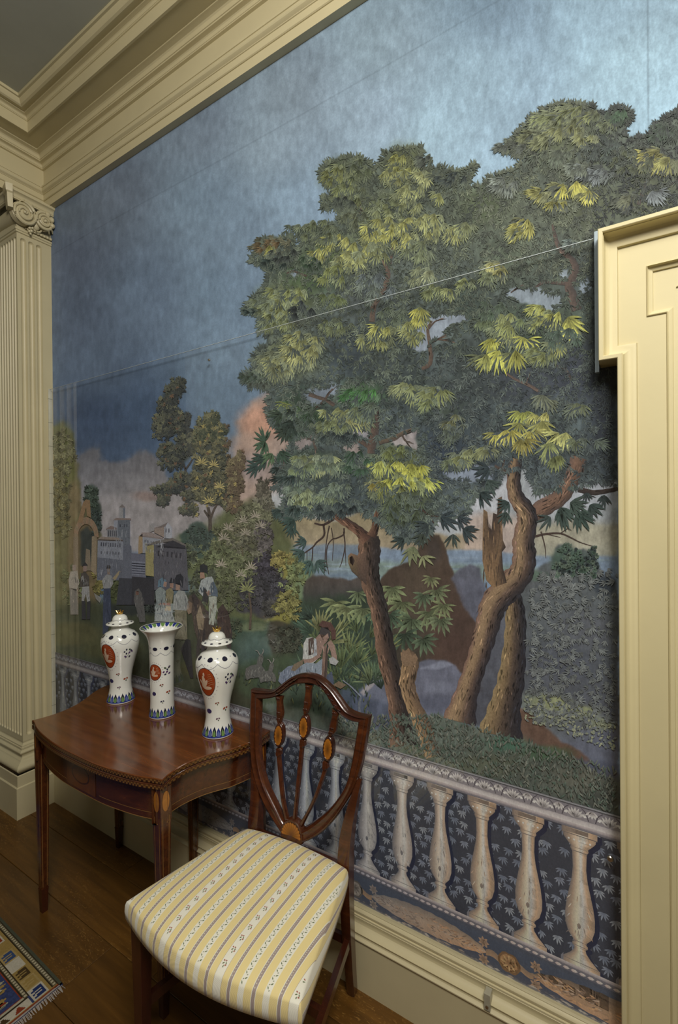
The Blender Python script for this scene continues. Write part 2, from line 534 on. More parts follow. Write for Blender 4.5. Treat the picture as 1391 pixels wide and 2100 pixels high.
# ------------------------------------------------------------------ door surround and door on the right
door = empty('door_1', (2.8, -0.03, 0))
tag(door, 'cream door surround with eared corners at the right edge', 'door', kind='structure')
DP = Matrix.Translation((-2.8, .03, 0))
XE, XS, ZE, ZT, XR = 2.548, 2.585, 1.838, 2.141, 4.25
def casing_path(d):
    return [(XS + d, 0.0), (XS + d, ZE + d), (XE + d, ZE + d), (XE + d, ZT - d), (XR, ZT - d)]
def casing(profile, name):
    rings = []
    for d, p in profile:
        rings.append([(x, -p, z) for x, z in casing_path(d)])
    n = 5
    vs = [q for r in rings for q in r]
    fs = [(k * n + i, k * n + i + 1, (k + 1) * n + i + 1, (k + 1) * n + i) for k in range(len(rings) - 1) for i in range(n - 1)]
    o = obj(name, vs, fs, CREAM_DOOR, door, True, 0.35)
    o.matrix_parent_inverse = DP
    return o
casing([(0, 0.001), (0, .069), (.0015, .0705), (.0085, .0705), (.010, .069), (.010, .062)], 'outer_fillet')
casing([(.010, .062)] + arc((.011, .062), (.034, .036), -0.30, 8) + [(.037, .035), (.038, .030)], 'cove_moulding')
casing([(.038, .030), (.039, .028), (.094, .028)], 'flat_band')
casing([(.094, .028), (.0945, .031)] + arc((.096, .032), (.104, .022), -0.25, 4) + [(.106, .021), (.107, .017)], 'inner_bead')
casing([(.107, .017), (.128, .0165), (.150, .0165)], 'jamb_band')
casing([(.150, .0165), (.150, .019)] + arc((.151, .020), (.161, .012), -0.3, 4) + [(.163, .010)], 'panel_moulding')
mb = MB(); mb.box(XE + .155, XR, -0.010, 0.0, 0, ZT - .155)
o = mb.build('door_leaf', CREAM_DOOR, door); o.matrix_parent_inverse = DP
# ------------------------------------------------------------------ colour-attribute helper
def paint_mesh(me, cols):
    """cols: one linear RGB per vertex"""
    a = me.color_attributes.new('paint', 'FLOAT_COLOR', 'POINT')
    arr = np.ones((len(me.vertices), 4), np.float32)
    arr[:, :3] = np.asarray(cols, np.float32)
    a.data.foreach_set('color', arr.ravel())
    return me

def raw_mesh(name, verts, faces, cols=None, smooth=False):
    me = bpy.data.meshes.new(name)
    me.from_pydata([tuple(map(float, v)) for v in verts], [], [tuple(map(int, f)) for f in faces])
    if cols is not None:
        paint_mesh(me, cols)
    if smooth:
        me.shade_smooth()
    me.update()
    return me

INLAY = vcol_mat('banded_inlay', 0.3, 0.4, 0.3)

# ------------------------------------------------------------------ folding card table
TX, TZ = 1.070, 0.720
table = empty('card_table', (TX, -0.24, 0))
tag(table, 'mahogany folding card table with bowed front and inlaid apron', 'table')
half = [(0.0, -.490), (.07, -.4895), (.14, -.486), (.23, -.474), (.302, -.459), (.357, -.441), (.381, -.436)]
side = [(.381, -.436), (.371, -.405), (.366, -.37), (.367, -.330), (.382, -.272), (.415, -.212), (.452, -.155), (.476, -.095), (.470, -.045), (.462, -.030)]
hs = smoothpath(half, 4); ss = smoothpath(side, 4)
right = hs + ss[1:]
outline = [(x if x < .42 else .42 + (x - .42) * .5, y) for x, y in right] + [(-x, y) for x, y in reversed(right[1:])]
def inset_outline(d):
    out = []
    n = len(outline)
    for i in range(n):
        a = np.array(outline[i - 1]); b = np.array(outline[(i + 1) % n])
        t = (b - a) / (np.linalg.norm(b - a) + 1e-9)
        nn = np.array([-t[1], t[0]])          # outline runs counter-clockwise: inward normal
        out.append(tuple(np.array(outline[i]) + nn * d))
    return out
def tloc(p): return (p[0], p[1] + 0.24, p[2])
def leaf(name, z0, z1, mat):
    r = []
    for d, z in ((.003, z0), (.0008, z0 + .002), (.0008, z1 - .0022), (.0030, z1)):
        r.append([tloc((x, y, z)) for x, y in inset_outline(d)])
    mb = MB(); mb.loft(r)
    return mb.build(name, mat, table, True, 0.6)
top_leaf = leaf('upper_leaf', .7035, .720, MAHOG_TOP)
low_leaf = leaf('lower_leaf', .6855, .7025, MAHOG)
def edge_band(parent, z0, z1):
    pts = []
    o = outline[:]
    n = len(o)
    for i in range(n):
        a, b = np.array(o[i]), np.array(o[(i + 1) % n])
        L = np.linalg.norm(b - a)
        m = max(1, int(L / 0.0055))
        for k in range(m):
            pts.append(a + (b - a) * k / m)
    vs, fs, cs = [], [], []
    dk, lt, md = (0.030, 0.010, 0.004), (0.16, 0.075, 0.020), (0.075, 0.028, 0.008)
    N = len(pts)
    for i in range(N):
        a, b = pts[i], pts[(i + 1) % N]
        if a[1] > -0.035 and b[1] > -0.035:
            continue
        zm = (z0 + z1) / 2
        for (za, zb, c) in ((z0, zm, dk if i % 2 else lt), (zm, z1, lt if i % 2 else md)):
            q = len(vs)
            vs += [tloc((a[0], a[1], za)), tloc((b[0], b[1], za)), tloc((b[0], b[1], zb)), tloc((a[0], a[1], zb))]
            fs.append((q, q + 1, q + 2, q + 3)); cs += [c] * 4
    return add('edge_inlay', raw_mesh('edge_inlay', vs, fs, cs), INLAY, parent)
edge_band(top_leaf, .7065, .7165)
edge_band(low_leaf, .6885, .6990)
# apron
ai = inset_outline(0.026)
ao = inset_outline(0.042)
mb = MB()
mb.loft([[tloc((x, y, .580)) for x, y in ai], [tloc((x, y, .6855)) for x, y in ai]], cap=False)
mb.loft([[tloc((x, y, .580)) for x, y in ao], [tloc((x, y, .6855)) for x, y in ao]], cap=False)
n = len(ai)
mb.put([tloc((x, y, .580)) for x, y in ai] + [tloc((x, y, .580)) for x, y in ao], [(i, (i + 1) % n, n + (i + 1) % n, n + i) for i in range(n)])
apron = mb.build('apron', MAHOG, table, True, 0.6)
def apron_pt(s):       # s: signed distance along the front from the middle, on the apron face
    pass
# stringing and inlaid panels lie a hair proud of the apron
def outline_band(idx_filter, d, z0, z1, name, mat, parent):
    ring = inset_outline(d)
    vs, fs = [], []
    n = len(ring)
    for i in range(n):
        j = (i + 1) % n
        if idx_filter(ring[i], ring[j]):
            q = len(vs)
            vs += [tloc((*ring[i], z0)), tloc((*ring[j], z0)), tloc((*ring[j], z1)), tloc((*ring[i], z1))]
            fs.append((q, q + 1, q + 2, q + 3))
    return add(name, raw_mesh(name, vs, fs), mat, parent)
front_f = lambda a, b: a[1] < -.40 and b[1] < -.40
side_f = lambda a, b: a[1] > -.40 and a[1] < -.07 and b[1] < -.07
outline_band(lambda a, b: a[1] < -.05 and b[1] < -.05, .0255, .5805, .5826, 'bottom_stringing', STRING, apron)
strung = []
for sg_ in (-1, 1):
    strung.append((lambda a, b, sg_=sg_: front_f(a, b) and .10 < sg_ * a[0] < .335, 'panel_stringing'))
    strung.append((lambda a, b, sg_=sg_: side_f(a, b) and sg_ * a[0] > 0, 'panel_stringing'))
for (flt, nm) in strung:
    outline_band(flt, .0254, .6000, .6012, nm, STRING, apron)
    outline_band(flt, .0254, .6735, .6747, nm, STRING, apron)
# centre tablet with oval medallion
def on_front(x):
    best = min((abs((a[0] + b[0]) / 2 - x), i) for i, (a, b) in enumerate(zip(inset_outline(.0250), inset_outline(.0250)[1:])) if a[1] < -.4)
    r = inset_outline(.0250); a, b = r[best[1]], r[best[1] + 1]
    t = (x - a[0]) / (b[0] - a[0] + 1e-9)
    return a[1] + (b[1] - a[1]) * t
xs_ = [-.085 + .17 * k / 12 for k in range(13)]
vs = [tloc((x, on_front(x), z)) for z in (.590, .6835) for x in xs_]
TABLET = wood('crotch_veneer', [(0.2, (0.07, 0.022, 0.006)), (0.6, (0.13, 0.04, 0.008)), (0.85, (0.19, 0.062, 0.012))], 0.25, 0.4, mapping=(10, 10, 4))
add('centre_tablet', raw_mesh('centre_tablet', vs, [(k, k + 1, 13 + k + 1, 13 + k) for k in range(12)]), TABLET, apron)
vs, fs = [], []
for k in range(32):
    a = 2 * math.pi * k / 32
    for (rx, rz) in ((.052, .028), (.046, .0235)):
        x = rx * math.cos(a)
        vs.append(tloc((x, on_front(x) - .0004, .638 + rz * math.sin(a))))
for k in range(32):
    j = (k + 1) % 32
    fs.append((2 * k, 2 * j, 2 * j + 1, 2 * k + 1))
add('oval_medallion', raw_mesh('oval_medallion', vs, fs), MAHOG_DARK, apron)
vs = [tloc((.046 * math.cos(2 * math.pi * k / 32), on_front(.046 * math.cos(2 * math.pi * k / 32)) - .0003, .638 + .0235 * math.sin(2 * math.pi * k / 32))) for k in range(32)]
add('oval_field', raw_mesh('oval_field', vs, [tuple(range(32))]), TABLET, apron)
# legs: square, tapered, with cuffs and stringing; fan inlay at the head of the front ones
def table_leg(x, y, head=True):
    mb = MB()
    mb.frustum((x, y, .6855), .037, .037, (x, y, .600), .036, .036)
    mb.frustum((x, y, .600), .036, .036, (x, y, .090), .0235, .0235)
    lg = mb.build('leg', MAHOG, table, loc=(0, .24, 0))
    c = MB(); c.frustum((x, y, .090), .0262, .0262, (x, y, .086), .0262, .0262); c.frustum((x, y, .086), .0246, .0246, (x, y, 0.0), .0195, .0195)
    c.build('cuff', MAHOG_DARK, lg)
    s = MB()
    for (z0, w0, z1, w1) in ((.600, .0362, .098, .0237),):
        for sg in (-1, 1):
            for ax in range(2):
                def P(w, z, e):
                    u = sg * w / 2 * .62; o = -(w / 2 + .0003)
                    return (x + u + e, y + o, z) if ax == 0 else (x - o, y + u + e, z)
                s.put([P(w0, z0, -.0007), P(w0, z0, .0007), P(w1, z1, .0007), P(w1, z1, -.0007)], [(0, 1, 2, 3)])
    s.build('leg_stringing', STRING, lg)
    if head:
        for ax in range(2):
            h = MB()
            ring = []
            for k in range(16):
                a = 2 * math.pi * k / 16
                u, w = .0125 * math.cos(a), .030 * math.sin(a)
                ring.append((x + u, y - .0190, .646 + w) if ax == 0 else (x + .0190, y + u, .646 + w))
            h.put(ring, [tuple(range(16))])
            h.build('shell_inlay', SATIN, lg)
    return lg
table_leg(-.350, -.417); table_leg(.352, -.417); table_leg(-.425, -.062); table_leg(.415, -.062); table_leg(.06, -.055, False)

# ------------------------------------------------------------------ porcelain garniture
def porcelain():
    m, nt, b = new_mat('white_porcelain')
    n = noise_node(nt, 14, 3)
    r = ramp(nt, n.outputs['Fac'], [(0.3, (0.76, 0.77, 0.72)), (0.7, (0.80, 0.81, 0.77))])
    nt.links.new(r.outputs['Color'], b.inputs['Base Color'])
    b.inputs['Roughness'].default_value = 0.14
    b.inputs['Coat Weight'].default_value = 0.5
    b.inputs['Coat Roughness'].default_value = 0.05
    return m
PORC = porcelain()
GLAZE = vcol_mat('painted_enamel', 0.2, 0.5, 0.4)
GOLD = plain('gilding', (0.75, 0.48, 0.14), 0.25, 1.0)
NAVY, COBALT, LEAF, IRON, PURP, GREY = (.010, .010, .030), (.020, .035, .22), (.14, .26, .07), (.30, .050, .012), (.09, .03, .12), (.20, .20, .26)
def prof_r(prof, z):
    for (r0, z0), (r1, z1) in zip(prof, prof[1:]):
        if z0 <= z <= z1:
            return r0 + (r1 - r0) * (z - z0) / (z1 - z0 + 1e-9)
    return prof[-1][0]
class Decal:
    def __init__(self, prof, off=.0005):
        self.p, self.o, self.v, self.f, self.c = prof, off, [], [], []
    def pt(self, a, z, o=0.0):
        r = prof_r(self.p, z) + self.o + o
        return (r * math.cos(a), r * math.sin(a), z)
    def poly(self, az, col, o=0.0):
        q = len(self.v)
        ca = sum(a for a, z in az) / len(az); cz = sum(z for a, z in az) / len(az)
        self.v.append(self.pt(ca, cz, o)); self.c.append(col)
        for a, z in az:
            self.v.append(self.pt(a, z, o)); self.c.append(col)
        n = len(az)
        for k in range(n):
            self.f.append((q, q + 1 + k, q + 1 + (k + 1) % n))
    def ellipse(self, a, z, ra, rz, col, n=14, o=0.0, tilt=0.0):
        r = prof_r(self.p, z)
        pts = []
        for k in range(n):
            t = 2 * math.pi * k / n
            u, w = ra * math.cos(t), rz * math.sin(t)
            u, w = u * math.cos(tilt) - w * math.sin(tilt), u * math.sin(tilt) + w * math.cos(tilt)
            pts.append((a + u / r, z + w))
        q = len(self.v); m = 5
        self.v.append(self.pt(a, z, o)); self.c.append(col)
        for j in range(1, m + 1):
            for (aa, zz) in pts:
                self.v.append(self.pt(a + (aa - a) * j / m, z + (zz - z) * j / m, o)); self.c.append(col)
        for k in range(n):
            k2 = (k + 1) % n
            self.f.append((q, q + 1 + k, q + 1 + k2))
            for j in range(m - 1):
                b0 = q + 1 + j * n
                self.f.append((b0 + k, b0 + n + k, b0 + n + k2, b0 + k2))
    def line(self, az, w, col, o=0.0):
        for (a0, z0), (a1, z1) in zip(az, az[1:]):
            r = prof_r(self.p, (z0 + z1) / 2)
            du, dz = (a1 - a0) * r, z1 - z0
            L = math.hypot(du, dz) + 1e-9
            nx, nz = -dz / L * w / 2, du / L * w / 2
            self.poly([(a0 + nx / r, z0 + nz), (a1 + nx / r, z1 + nz), (a1 - nx / r, z1 - nz), (a0 - nx / r, z0 - nz)], col, o)
    def band(self, z0, z1, col, n=40, o=0.0):
        for k in range(n):
            a0, a1 = 2 * math.pi * k / n, 2 * math.pi * (k + 1) / n
            q = len(self.v)
            self.v += [self.pt(a0, z0, o), self.pt(a1, z0, o), self.pt(a1, z1, o), self.pt(a0, z1, o)]
            self.c += [col] * 4
            self.f.append((q, q + 1, q + 2, q + 3))
    def build(self, name, parent):
        return add(name, raw_mesh(name, self.v, self.f, self.c, True), GLAZE, parent)
def leaf_border(d, z0, h, r, n=14, up=1):
    d.band(z0 - .004 * up if up > 0 else z0, z0 + .003, COBALT) if up > 0 else None
    for k in range(n):
        a = 2 * math.pi * (k + .5) / n
        w = 2 * math.pi / n * .46
        for (sc, col, oo) in ((1.0, COBALT if k % 2 else NAVY, .0002), (.66, LEAF if k % 2 == 0 else (.10, .14, .35), .0005)):
            hh = h * (1.0 if k % 2 == 0 else .86)
            pts = [(a - w * sc, z0), (a - w * sc * .95, z0 + hh * .55 * sc), (a, z0 + hh * sc), (a + w * sc * .95, z0 + hh * .55 * sc), (a + w * sc, z0)]
            d.poly(pts, col, oo)
def sprig(d, a, z, s, r, seed):
    rnd = random.Random(seed)
    d.line([(a - .010 * s / r, z - .016 * s), (a, z - .004 * s), (a + .006 * s / r, z + .016 * s)], .0012, (.05, .06, .05), .0002)
    for k in range(9):
        aa = a + rnd.uniform(-.014, .014) * s / r; zz = z + rnd.uniform(-.016, .016) * s
        d.ellipse(aa, zz, .0040 * s * rnd.uniform(.7, 1.3), .0030 * s, rnd.choice([PURP, IRON, (.06, .09, .05), (.10, .05, .16), (.03, .03, .06)]), 7, .0004, rnd.uniform(0, 3))
def small_flower(d, a, z, r, col, s=1.0):
    d.ellipse(a - .004 * s / r, z, .0042 * s, .0032 * s, col, 8, .0003, .6)
    d.ellipse(a + .004 * s / r, z + .001, .0038 * s, .0030 * s, col, 8, .0003, -.6)
    d.ellipse(a + .001 / r, z - .006 * s, .0022 * s, .0028 * s, (.05, .08, .04), 7, .0003)
def medallion(d, a, z, ra, rz, r):
    d.ellipse(a, z, ra, rz, IRON, 28, .0002)
    for (u, w, su, sw, tl) in ((-.18, .05, .20, .42, .1), (-.30, -.30, .24, .20, .4), (.10, -.42, .46, .13, .05), (-.12, .55, .11, .14, 0), (-.50, -.05, .12, .24, .5), (.05, -.05, .12, .26, -.4)):
        d.ellipse(a + u * ra / r, z + w * rz, su * ra, sw * rz, (.62, .46, .34), 12, .0006, tl)
    for k in range(6):
        d.line([(a + (.28) * ra / r, z + rz * (-.2 + .15 * k)), (a + (.52) * ra / r, z + rz * (-.16 + .15 * k)), (a + (.84 - .06 * k) * ra / r, z + rz * (-.08 + .14 * k))], .0012, (.52, .30, .18), .0008)
    d.line([(a + math.cos(t) * ra * 1.0 / r, z + math.sin(t) * rz * 1.0) for t in [2 * math.pi * k / 28 for k in range(29)]], .0016, NAVY, .0004)
    for k in range(24):
        t = 2 * math.pi * k / 24
        d.ellipse(a + math.cos(t) * ra * 1.28 / r, z + math.sin(t) * rz * 1.22, .0016, .0012, (.30, .22, .26), 6, .0003)
FACE = math.radians(-42)        # direction of the vase side turned to the viewer
def swag(d, z, amp, n, dots, r):
    d.line([(FACE + 2 * math.pi * k / (n * 8), z - amp * abs(math.sin(math.pi * k / 8))) for k in range(n * 8 + 1)], .0012, GREY, .0003)
    for k in range(n):
        a = FACE + 2 * math.pi * (k + .5) / n
        d.ellipse(a, z + dots, .0095, .0068, NAVY, 14, .0003)
        d.ellipse(a + math.pi / n, z + dots + .003, .003, .0015, (.25, .28, .35), 6, .0003)
BODY = [(.030, .0), (.0505, .0), (.0520, .003), (.0515, .006), (.0490, .014), (.0460, .025), (.0420, .042), (.0395, .060), (.0395, .078), (.0410, .100), (.0450, .125),
        (.0510, .150), (.0585, .178), (.0650, .203), (.0695, .228), (.0705, .245), (.0685, .260), (.0620, .273), (.0520, .283), (.0400, .290), (.0335, .296), (.0315, .303), (.0310, .312), (.0325, .317)]
LID = [(.030, .313), (.0495, .3165), (.0510, .3185), (.0500, .3210), (.0400, .3245), (.0310, .3275), (.0285, .3310), (.0275, .3370), (.0245, .3430), (.0180, .3480), (.0080, .3505), (.001, .351)]
BODY = [(r * 1.05, z) for r, z in BODY]
LID = [(r * 1.05, z if z < .329 else .329 + (z - .329) * 1.25) for r, z in LID]
def lidded_vase(x, y, label):
    e = empty('lidded_vase', (x, y, TZ))
    tag(e, label, 'vase', 'porcelain vases on the card table')
    mb = MB(); mb.lathe(BODY, 48)
    body = mb.build('body', PORC, e, True, 1.2)
    def deco(nm, fn):
        d = Decal(BODY); fn(d); return d.build(nm, body)
    deco('leaf_border', lambda d: leaf_border(d, .009, .032, .046, 22))['kind'] = 'stuff'
    deco('oval_medallion', lambda d: medallion(d, FACE - .62, .200, .034, .050, .068))
    deco('shoulder_swag', lambda d: swag(d, .262, .016, 8, .013, .06))['kind'] = 'stuff'
    deco('flower_sprig', lambda d: sprig(d, FACE + .62, .205, 1.15, .065, 3))
    deco('small_flower', lambda d: small_flower(d, FACE - .05, .122, .044, (.22, .07, .05), .9))
    deco('blue_flower', lambda d: d.ellipse(FACE - .75, .092, .0105, .0085, (.03, .025, .10), 10, .0003))
    deco('small_flower', lambda d: small_flower(d, FACE + .62, .098, .041, (.32, .08, .04), 1.2))
    deco('small_flower', lambda d: small_flower(d, FACE + .0, .066, .040, (.14, .08, .12), .9))
    mb = MB(); mb.lathe(LID, 48)
    lid = mb.build('lid', PORC, e, True, 1.0)
    dl = Decal([(r, z) for r, z in LID if z >= .3210])
    for k in range(10):
        a = FACE + 2 * math.pi * (k + .3) / 10
        q = len(dl.v)
        ring = []
        for t in range(10):
            tt = 2 * math.pi * t / 10
            rr = .0450 + .0034 * math.cos(tt)
            zz = .3210 + (.0525 - rr) * .35 + .0008
            ring.append((rr * math.cos(a + .125 * math.sin(tt)), rr * math.sin(a + .125 * math.sin(tt)), zz))
        dl.v += ring; dl.c += [NAVY] * 10; dl.f.append(tuple(range(q, q + 10)))
    dl.line([(2 * math.pi * k / 48, .337 - .004 * abs(math.sin(math.pi * k / 8))) for k in range(49)], .0010, GREY, .0003)
    dl.build('lid_border', lid)['kind'] = 'stuff'
    g = MB()
    rnd = random.Random(5)
    for k in range(9):
        a = 2 * math.pi * k / 9 + .3
        tip = (.0155 * math.cos(a), .0155 * math.sin(a), .366 + .006 * rnd.random())
        g.tube([(0, 0, .353), (.008 * math.cos(a), .008 * math.sin(a), .359), tip], [.003, .0032, .0012], 6)
    g.ball((0, 0, .361), .0065, 8, 6)
    g.tube([(0, 0, .358), (.002, 0, .375)], [.004, .0015], 6)
    g.build('gilt_finial', GOLD, lid, True, 1.0)
    return e
lidded_vase(.800, -.145, 'lidded white porcelain vase at the back left of the table, beside the pilaster')
lidded_vase(1.366, -.141, 'lidded white porcelain vase nearest the chair back, with red medallion')
BEAK0 = [(.030, 0), (.0450, 0), (.0465, .003), (.0455, .008), (.0435, .018), (.0420, .035), (.0412, .060), (.0410, .100), (.0415, .150), (.0420, .200), (.0428, .240), (.0440, .268), (.0470, .290), (.0530, .308), (.0620, .322), (.0710, .332), (.0742, .336)]
BEAK = [(r * 1.05, z) for r, z in BEAK0]
e = empty('beaker_vase', (1.070, -.147, TZ))
tag(e, 'open flared white porcelain beaker vase between the two lidded vases', 'vase', 'porcelain vases on the card table')
mb = MB()
mb.lathe(BEAK + [(r * 1.05, z) for r, z in [(.0745, .338), (.0730, .339), (.0610, .3285), (.0520, .316), (.0450, .300), (.0405, .270), (.0390, .200), (.0385, .03), (.001, .028)]], 48)
body = mb.build('body', PORC, e, True, 1.2)
def deco_b(nm, fn):
    d = Decal(BEAK); fn(d); return d.build(nm, body)
deco_b('leaf_border', lambda d: leaf_border(d, .009, .032, .043, 22))['kind'] = 'stuff'
deco_b('shoulder_swag', lambda d: swag(d, .250, .012, 7, .014, .043))['kind'] = 'stuff'
deco_b('oval_medallion', lambda d: medallion(d, FACE - .55, .176, .0255, .030, .044))
deco_b('flower_sprig', lambda d: sprig(d, FACE + .55, .180, 1.1, .042, 9))
deco_b('small_flower', lambda d: small_flower(d, FACE + .05, .128, .041, (.22, .07, .05), .9))
deco_b('blue_flower', lambda d: d.ellipse(FACE - .62, .095, .0085, .0075, (.03, .025, .10), 10, .0003))
deco_b('small_flower', lambda d: small_flower(d, FACE + .62, .098, .041, (.32, .08, .04), 1.1))
deco_b('small_flower', lambda d: small_flower(d, FACE + .1, .066, .041, (.05, .05, .09), .9))
# border of leaves inside the flaring mouth
INNER = [(r * 1.05, z) for r, z in [(.0450, .300), (.0520, .316), (.0610, .3285), (.0730, .3390)]]
d = Decal(INNER, -.0010)
d.p = INNER
for k in range(26):
    a = 2 * math.pi * k / 26
    w = 2 * math.pi / 26 * .48
    col = COBALT if k % 2 else LEAF
    d.poly([(a - w, .3375), (a + w, .3375), (a + w * .8, .3290), (a, .3235), (a - w * .8, .3290)], col, -.0004)
d.band(.3365, .3385, NAVY, 48, -.0008)
d.build('rim_border', body)['kind'] = 'stuff'

# ------------------------------------------------------------------ shield-back side chair
CH = empty('shield_back_chair', (1.7372, -.1776, 0), math.radians(3.3))
CH.scale = (.96, .96, .96)
tag(CH, 'mahogany shield-back side chair with yellow striped upholstered seat', 'chair')
BK = (.07 - .012) / .42
def bk(u, z, t):      # point on the raked back plane, t = forward offset
    return (u, .012 + BK * (z - .45) - t, z)
OT = [(-0.23, 0.872), (-0.186, 0.875), (-0.147, 0.88), (-0.12, 0.895), (-0.094, 0.916), (-0.063, 0.939), (-0.028, 0.953), (0.007, 0.959), (0.038, 0.956), (0.068, 0.944), (0.099, 0.924), (0.125, 0.9), (0.151, 0.877), (0.175, 0.869), (0.203, 0.867), (0.231, 0.87)]
IT = [(-0.19, 0.846), (-0.159, 0.852), (-0.127, 0.863), (-0.1, 0.878), (-0.07, 0.903), (-0.043, 0.918), (-0.017, 0.925), (0.018, 0.93), (0.044, 0.927), (0.071, 0.913), (0.093, 0.887), (0.12, 0.862), (0.149, 0.85), (0.173, 0.845), (0.194, 0.846)]
ORT = [(0.231, 0.870), (0.226, 0.826), (0.218, 0.766), (0.208, 0.712), (0.192, 0.657), (0.164, 0.602), (0.129, 0.547), (0.084, 0.495), (0.033, 0.457), (-0.016, 0.431)]
IRT = [(0.194, 0.846), (0.191, 0.820), (0.185, 0.772), (0.177, 0.718), (0.164, 0.663), (0.14, 0.615), (0.103, 0.566), (0.061, 0.524), (0.026, 0.494), (-0.014, 0.470)]
OLT = [(-0.23, 0.872), (-0.227, 0.789), (-0.218, 0.698), (-0.203, 0.628), (-0.181, 0.579), (-0.148, 0.531), (-0.112, 0.495), (-0.077, 0.468), (-0.044, 0.444), (-0.016, 0.431)]
ILT = [(-0.19, 0.846), (-0.186, 0.778), (-0.178, 0.688), (-0.162, 0.63), (-0.139, 0.583), (-0.107, 0.545), (-0.082, 0.518), (-0.057, 0.491), (-0.036, 0.478), (-0.014, 0.470)]
def resample(P, n):
    P = np.array(smoothpath(P, 8))
    s = np.r_[0, np.cumsum(np.linalg.norm(np.diff(P, axis=0), axis=1))]
    t = np.linspace(0, s[-1], n)
    return np.c_[np.interp(t, s, P[:, 0]), np.interp(t, s, P[:, 1])]
def shield_rail(name, A, B, n, thick, mat, groove=True):
    A, B = resample(A, n), resample(B, n)
    rings = []
    for a, b in zip(A, B):
        # moulded section: rounded edges and a shallow hollow along the middle of the face
        sec = [(0.0, -thick * .5), (0.0, thick * .15), (.10, thick * .42), (.22, thick * .5), (.42, thick * (.34 if groove else .55)), (.60, thick * (.36 if groove else .55)), (.78, thick * .5), (.90, thick * .42), (1.0, thick * .15), (1.0, -thick * .5)]
        rings.append([bk(a[0] + (b[0] - a[0]) * s, a[1] + (b[1] - a[1]) * s, t) for s, t in sec])
    mb = MB(); mb.loft(rings)
    return mb.build(name, mat, CH, True, 0.7)
crest = shield_rail('crest_rail', OT, IT, 60, .028, MAHOG_DARK)
shield_rail('shield_side', OLT, ILT, 50, .027, MAHOG)
shield_rail('shield_side', ORT, IRT, 50, .027, MAHOG)
# carved leaf tips along the crest
mb = MB()
for i, (u, z) in enumerate([(.052, .935), (.066, .925), (.080, .912), (.094, .898), (.108, .884), (.124, .872), (-.045, .932), (-.06, .922), (-.076, .910), (-.092, .896), (-.108, .884)]):
    s = 1 if u > 0 else -1
    mb.tube([bk(u - s * .014, z + .014, .0125), bk(u, z + .004, .0165), bk(u + s * .012, z - .003, .0125)], [.0012, .0036, .0012], 6)
mb.build('carved_leaf', MAHOG_DARK, crest, True, 0.9)['kind'] = 'stuff'
# three splats: carved drop, oval patera with satinwood centre, node, slender stem
SL = [(-0.111, 0.869), (-0.104, 0.816), (-0.102, 0.784), (-0.098, 0.747), (-0.097, 0.71), (-0.097, 0.694), (-0.096, 0.678), (-0.084, 0.621), (-0.069, 0.555), (-0.046, 0.494)]
SM = [(0.005, 0.926), (0.003, 0.868), (-0.001, 0.832), (-0.001, 0.792), (-0.003, 0.755), (-0.006, 0.742), (-0.008, 0.722), (-0.012, 0.639), (-0.015, 0.57), (-0.018, 0.502)]
SR = [(0.112, 0.864), (0.103, 0.808), (0.098, 0.786), (0.094, 0.747), (0.089, 0.71), (0.084, 0.696), (0.083, 0.679), (0.063, 0.614), (0.042, 0.562), (0.008, 0.496)]
def ribbon(mb, pts, widths, thick):
    rings = []
    pts = [np.array(p) for p in pts]
    for i, p in enumerate(pts):
        t = pts[min(i + 1, len(pts) - 1)] - pts[max(i - 1, 0)]
        t = t / np.linalg.norm(t); nn = np.array([t[1], -t[0]])
        w = widths[i] / 2
        rings.append([bk(*(p - nn * w), -thick * .4), bk(*(p - nn * w), thick * .2), bk(*(p - nn * w * .55), thick * .5), bk(*(p + nn * w * .55), thick * .5), bk(*(p + nn * w), thick * .2), bk(*(p + nn * w), -thick * .4)])
    mb.loft(rings)
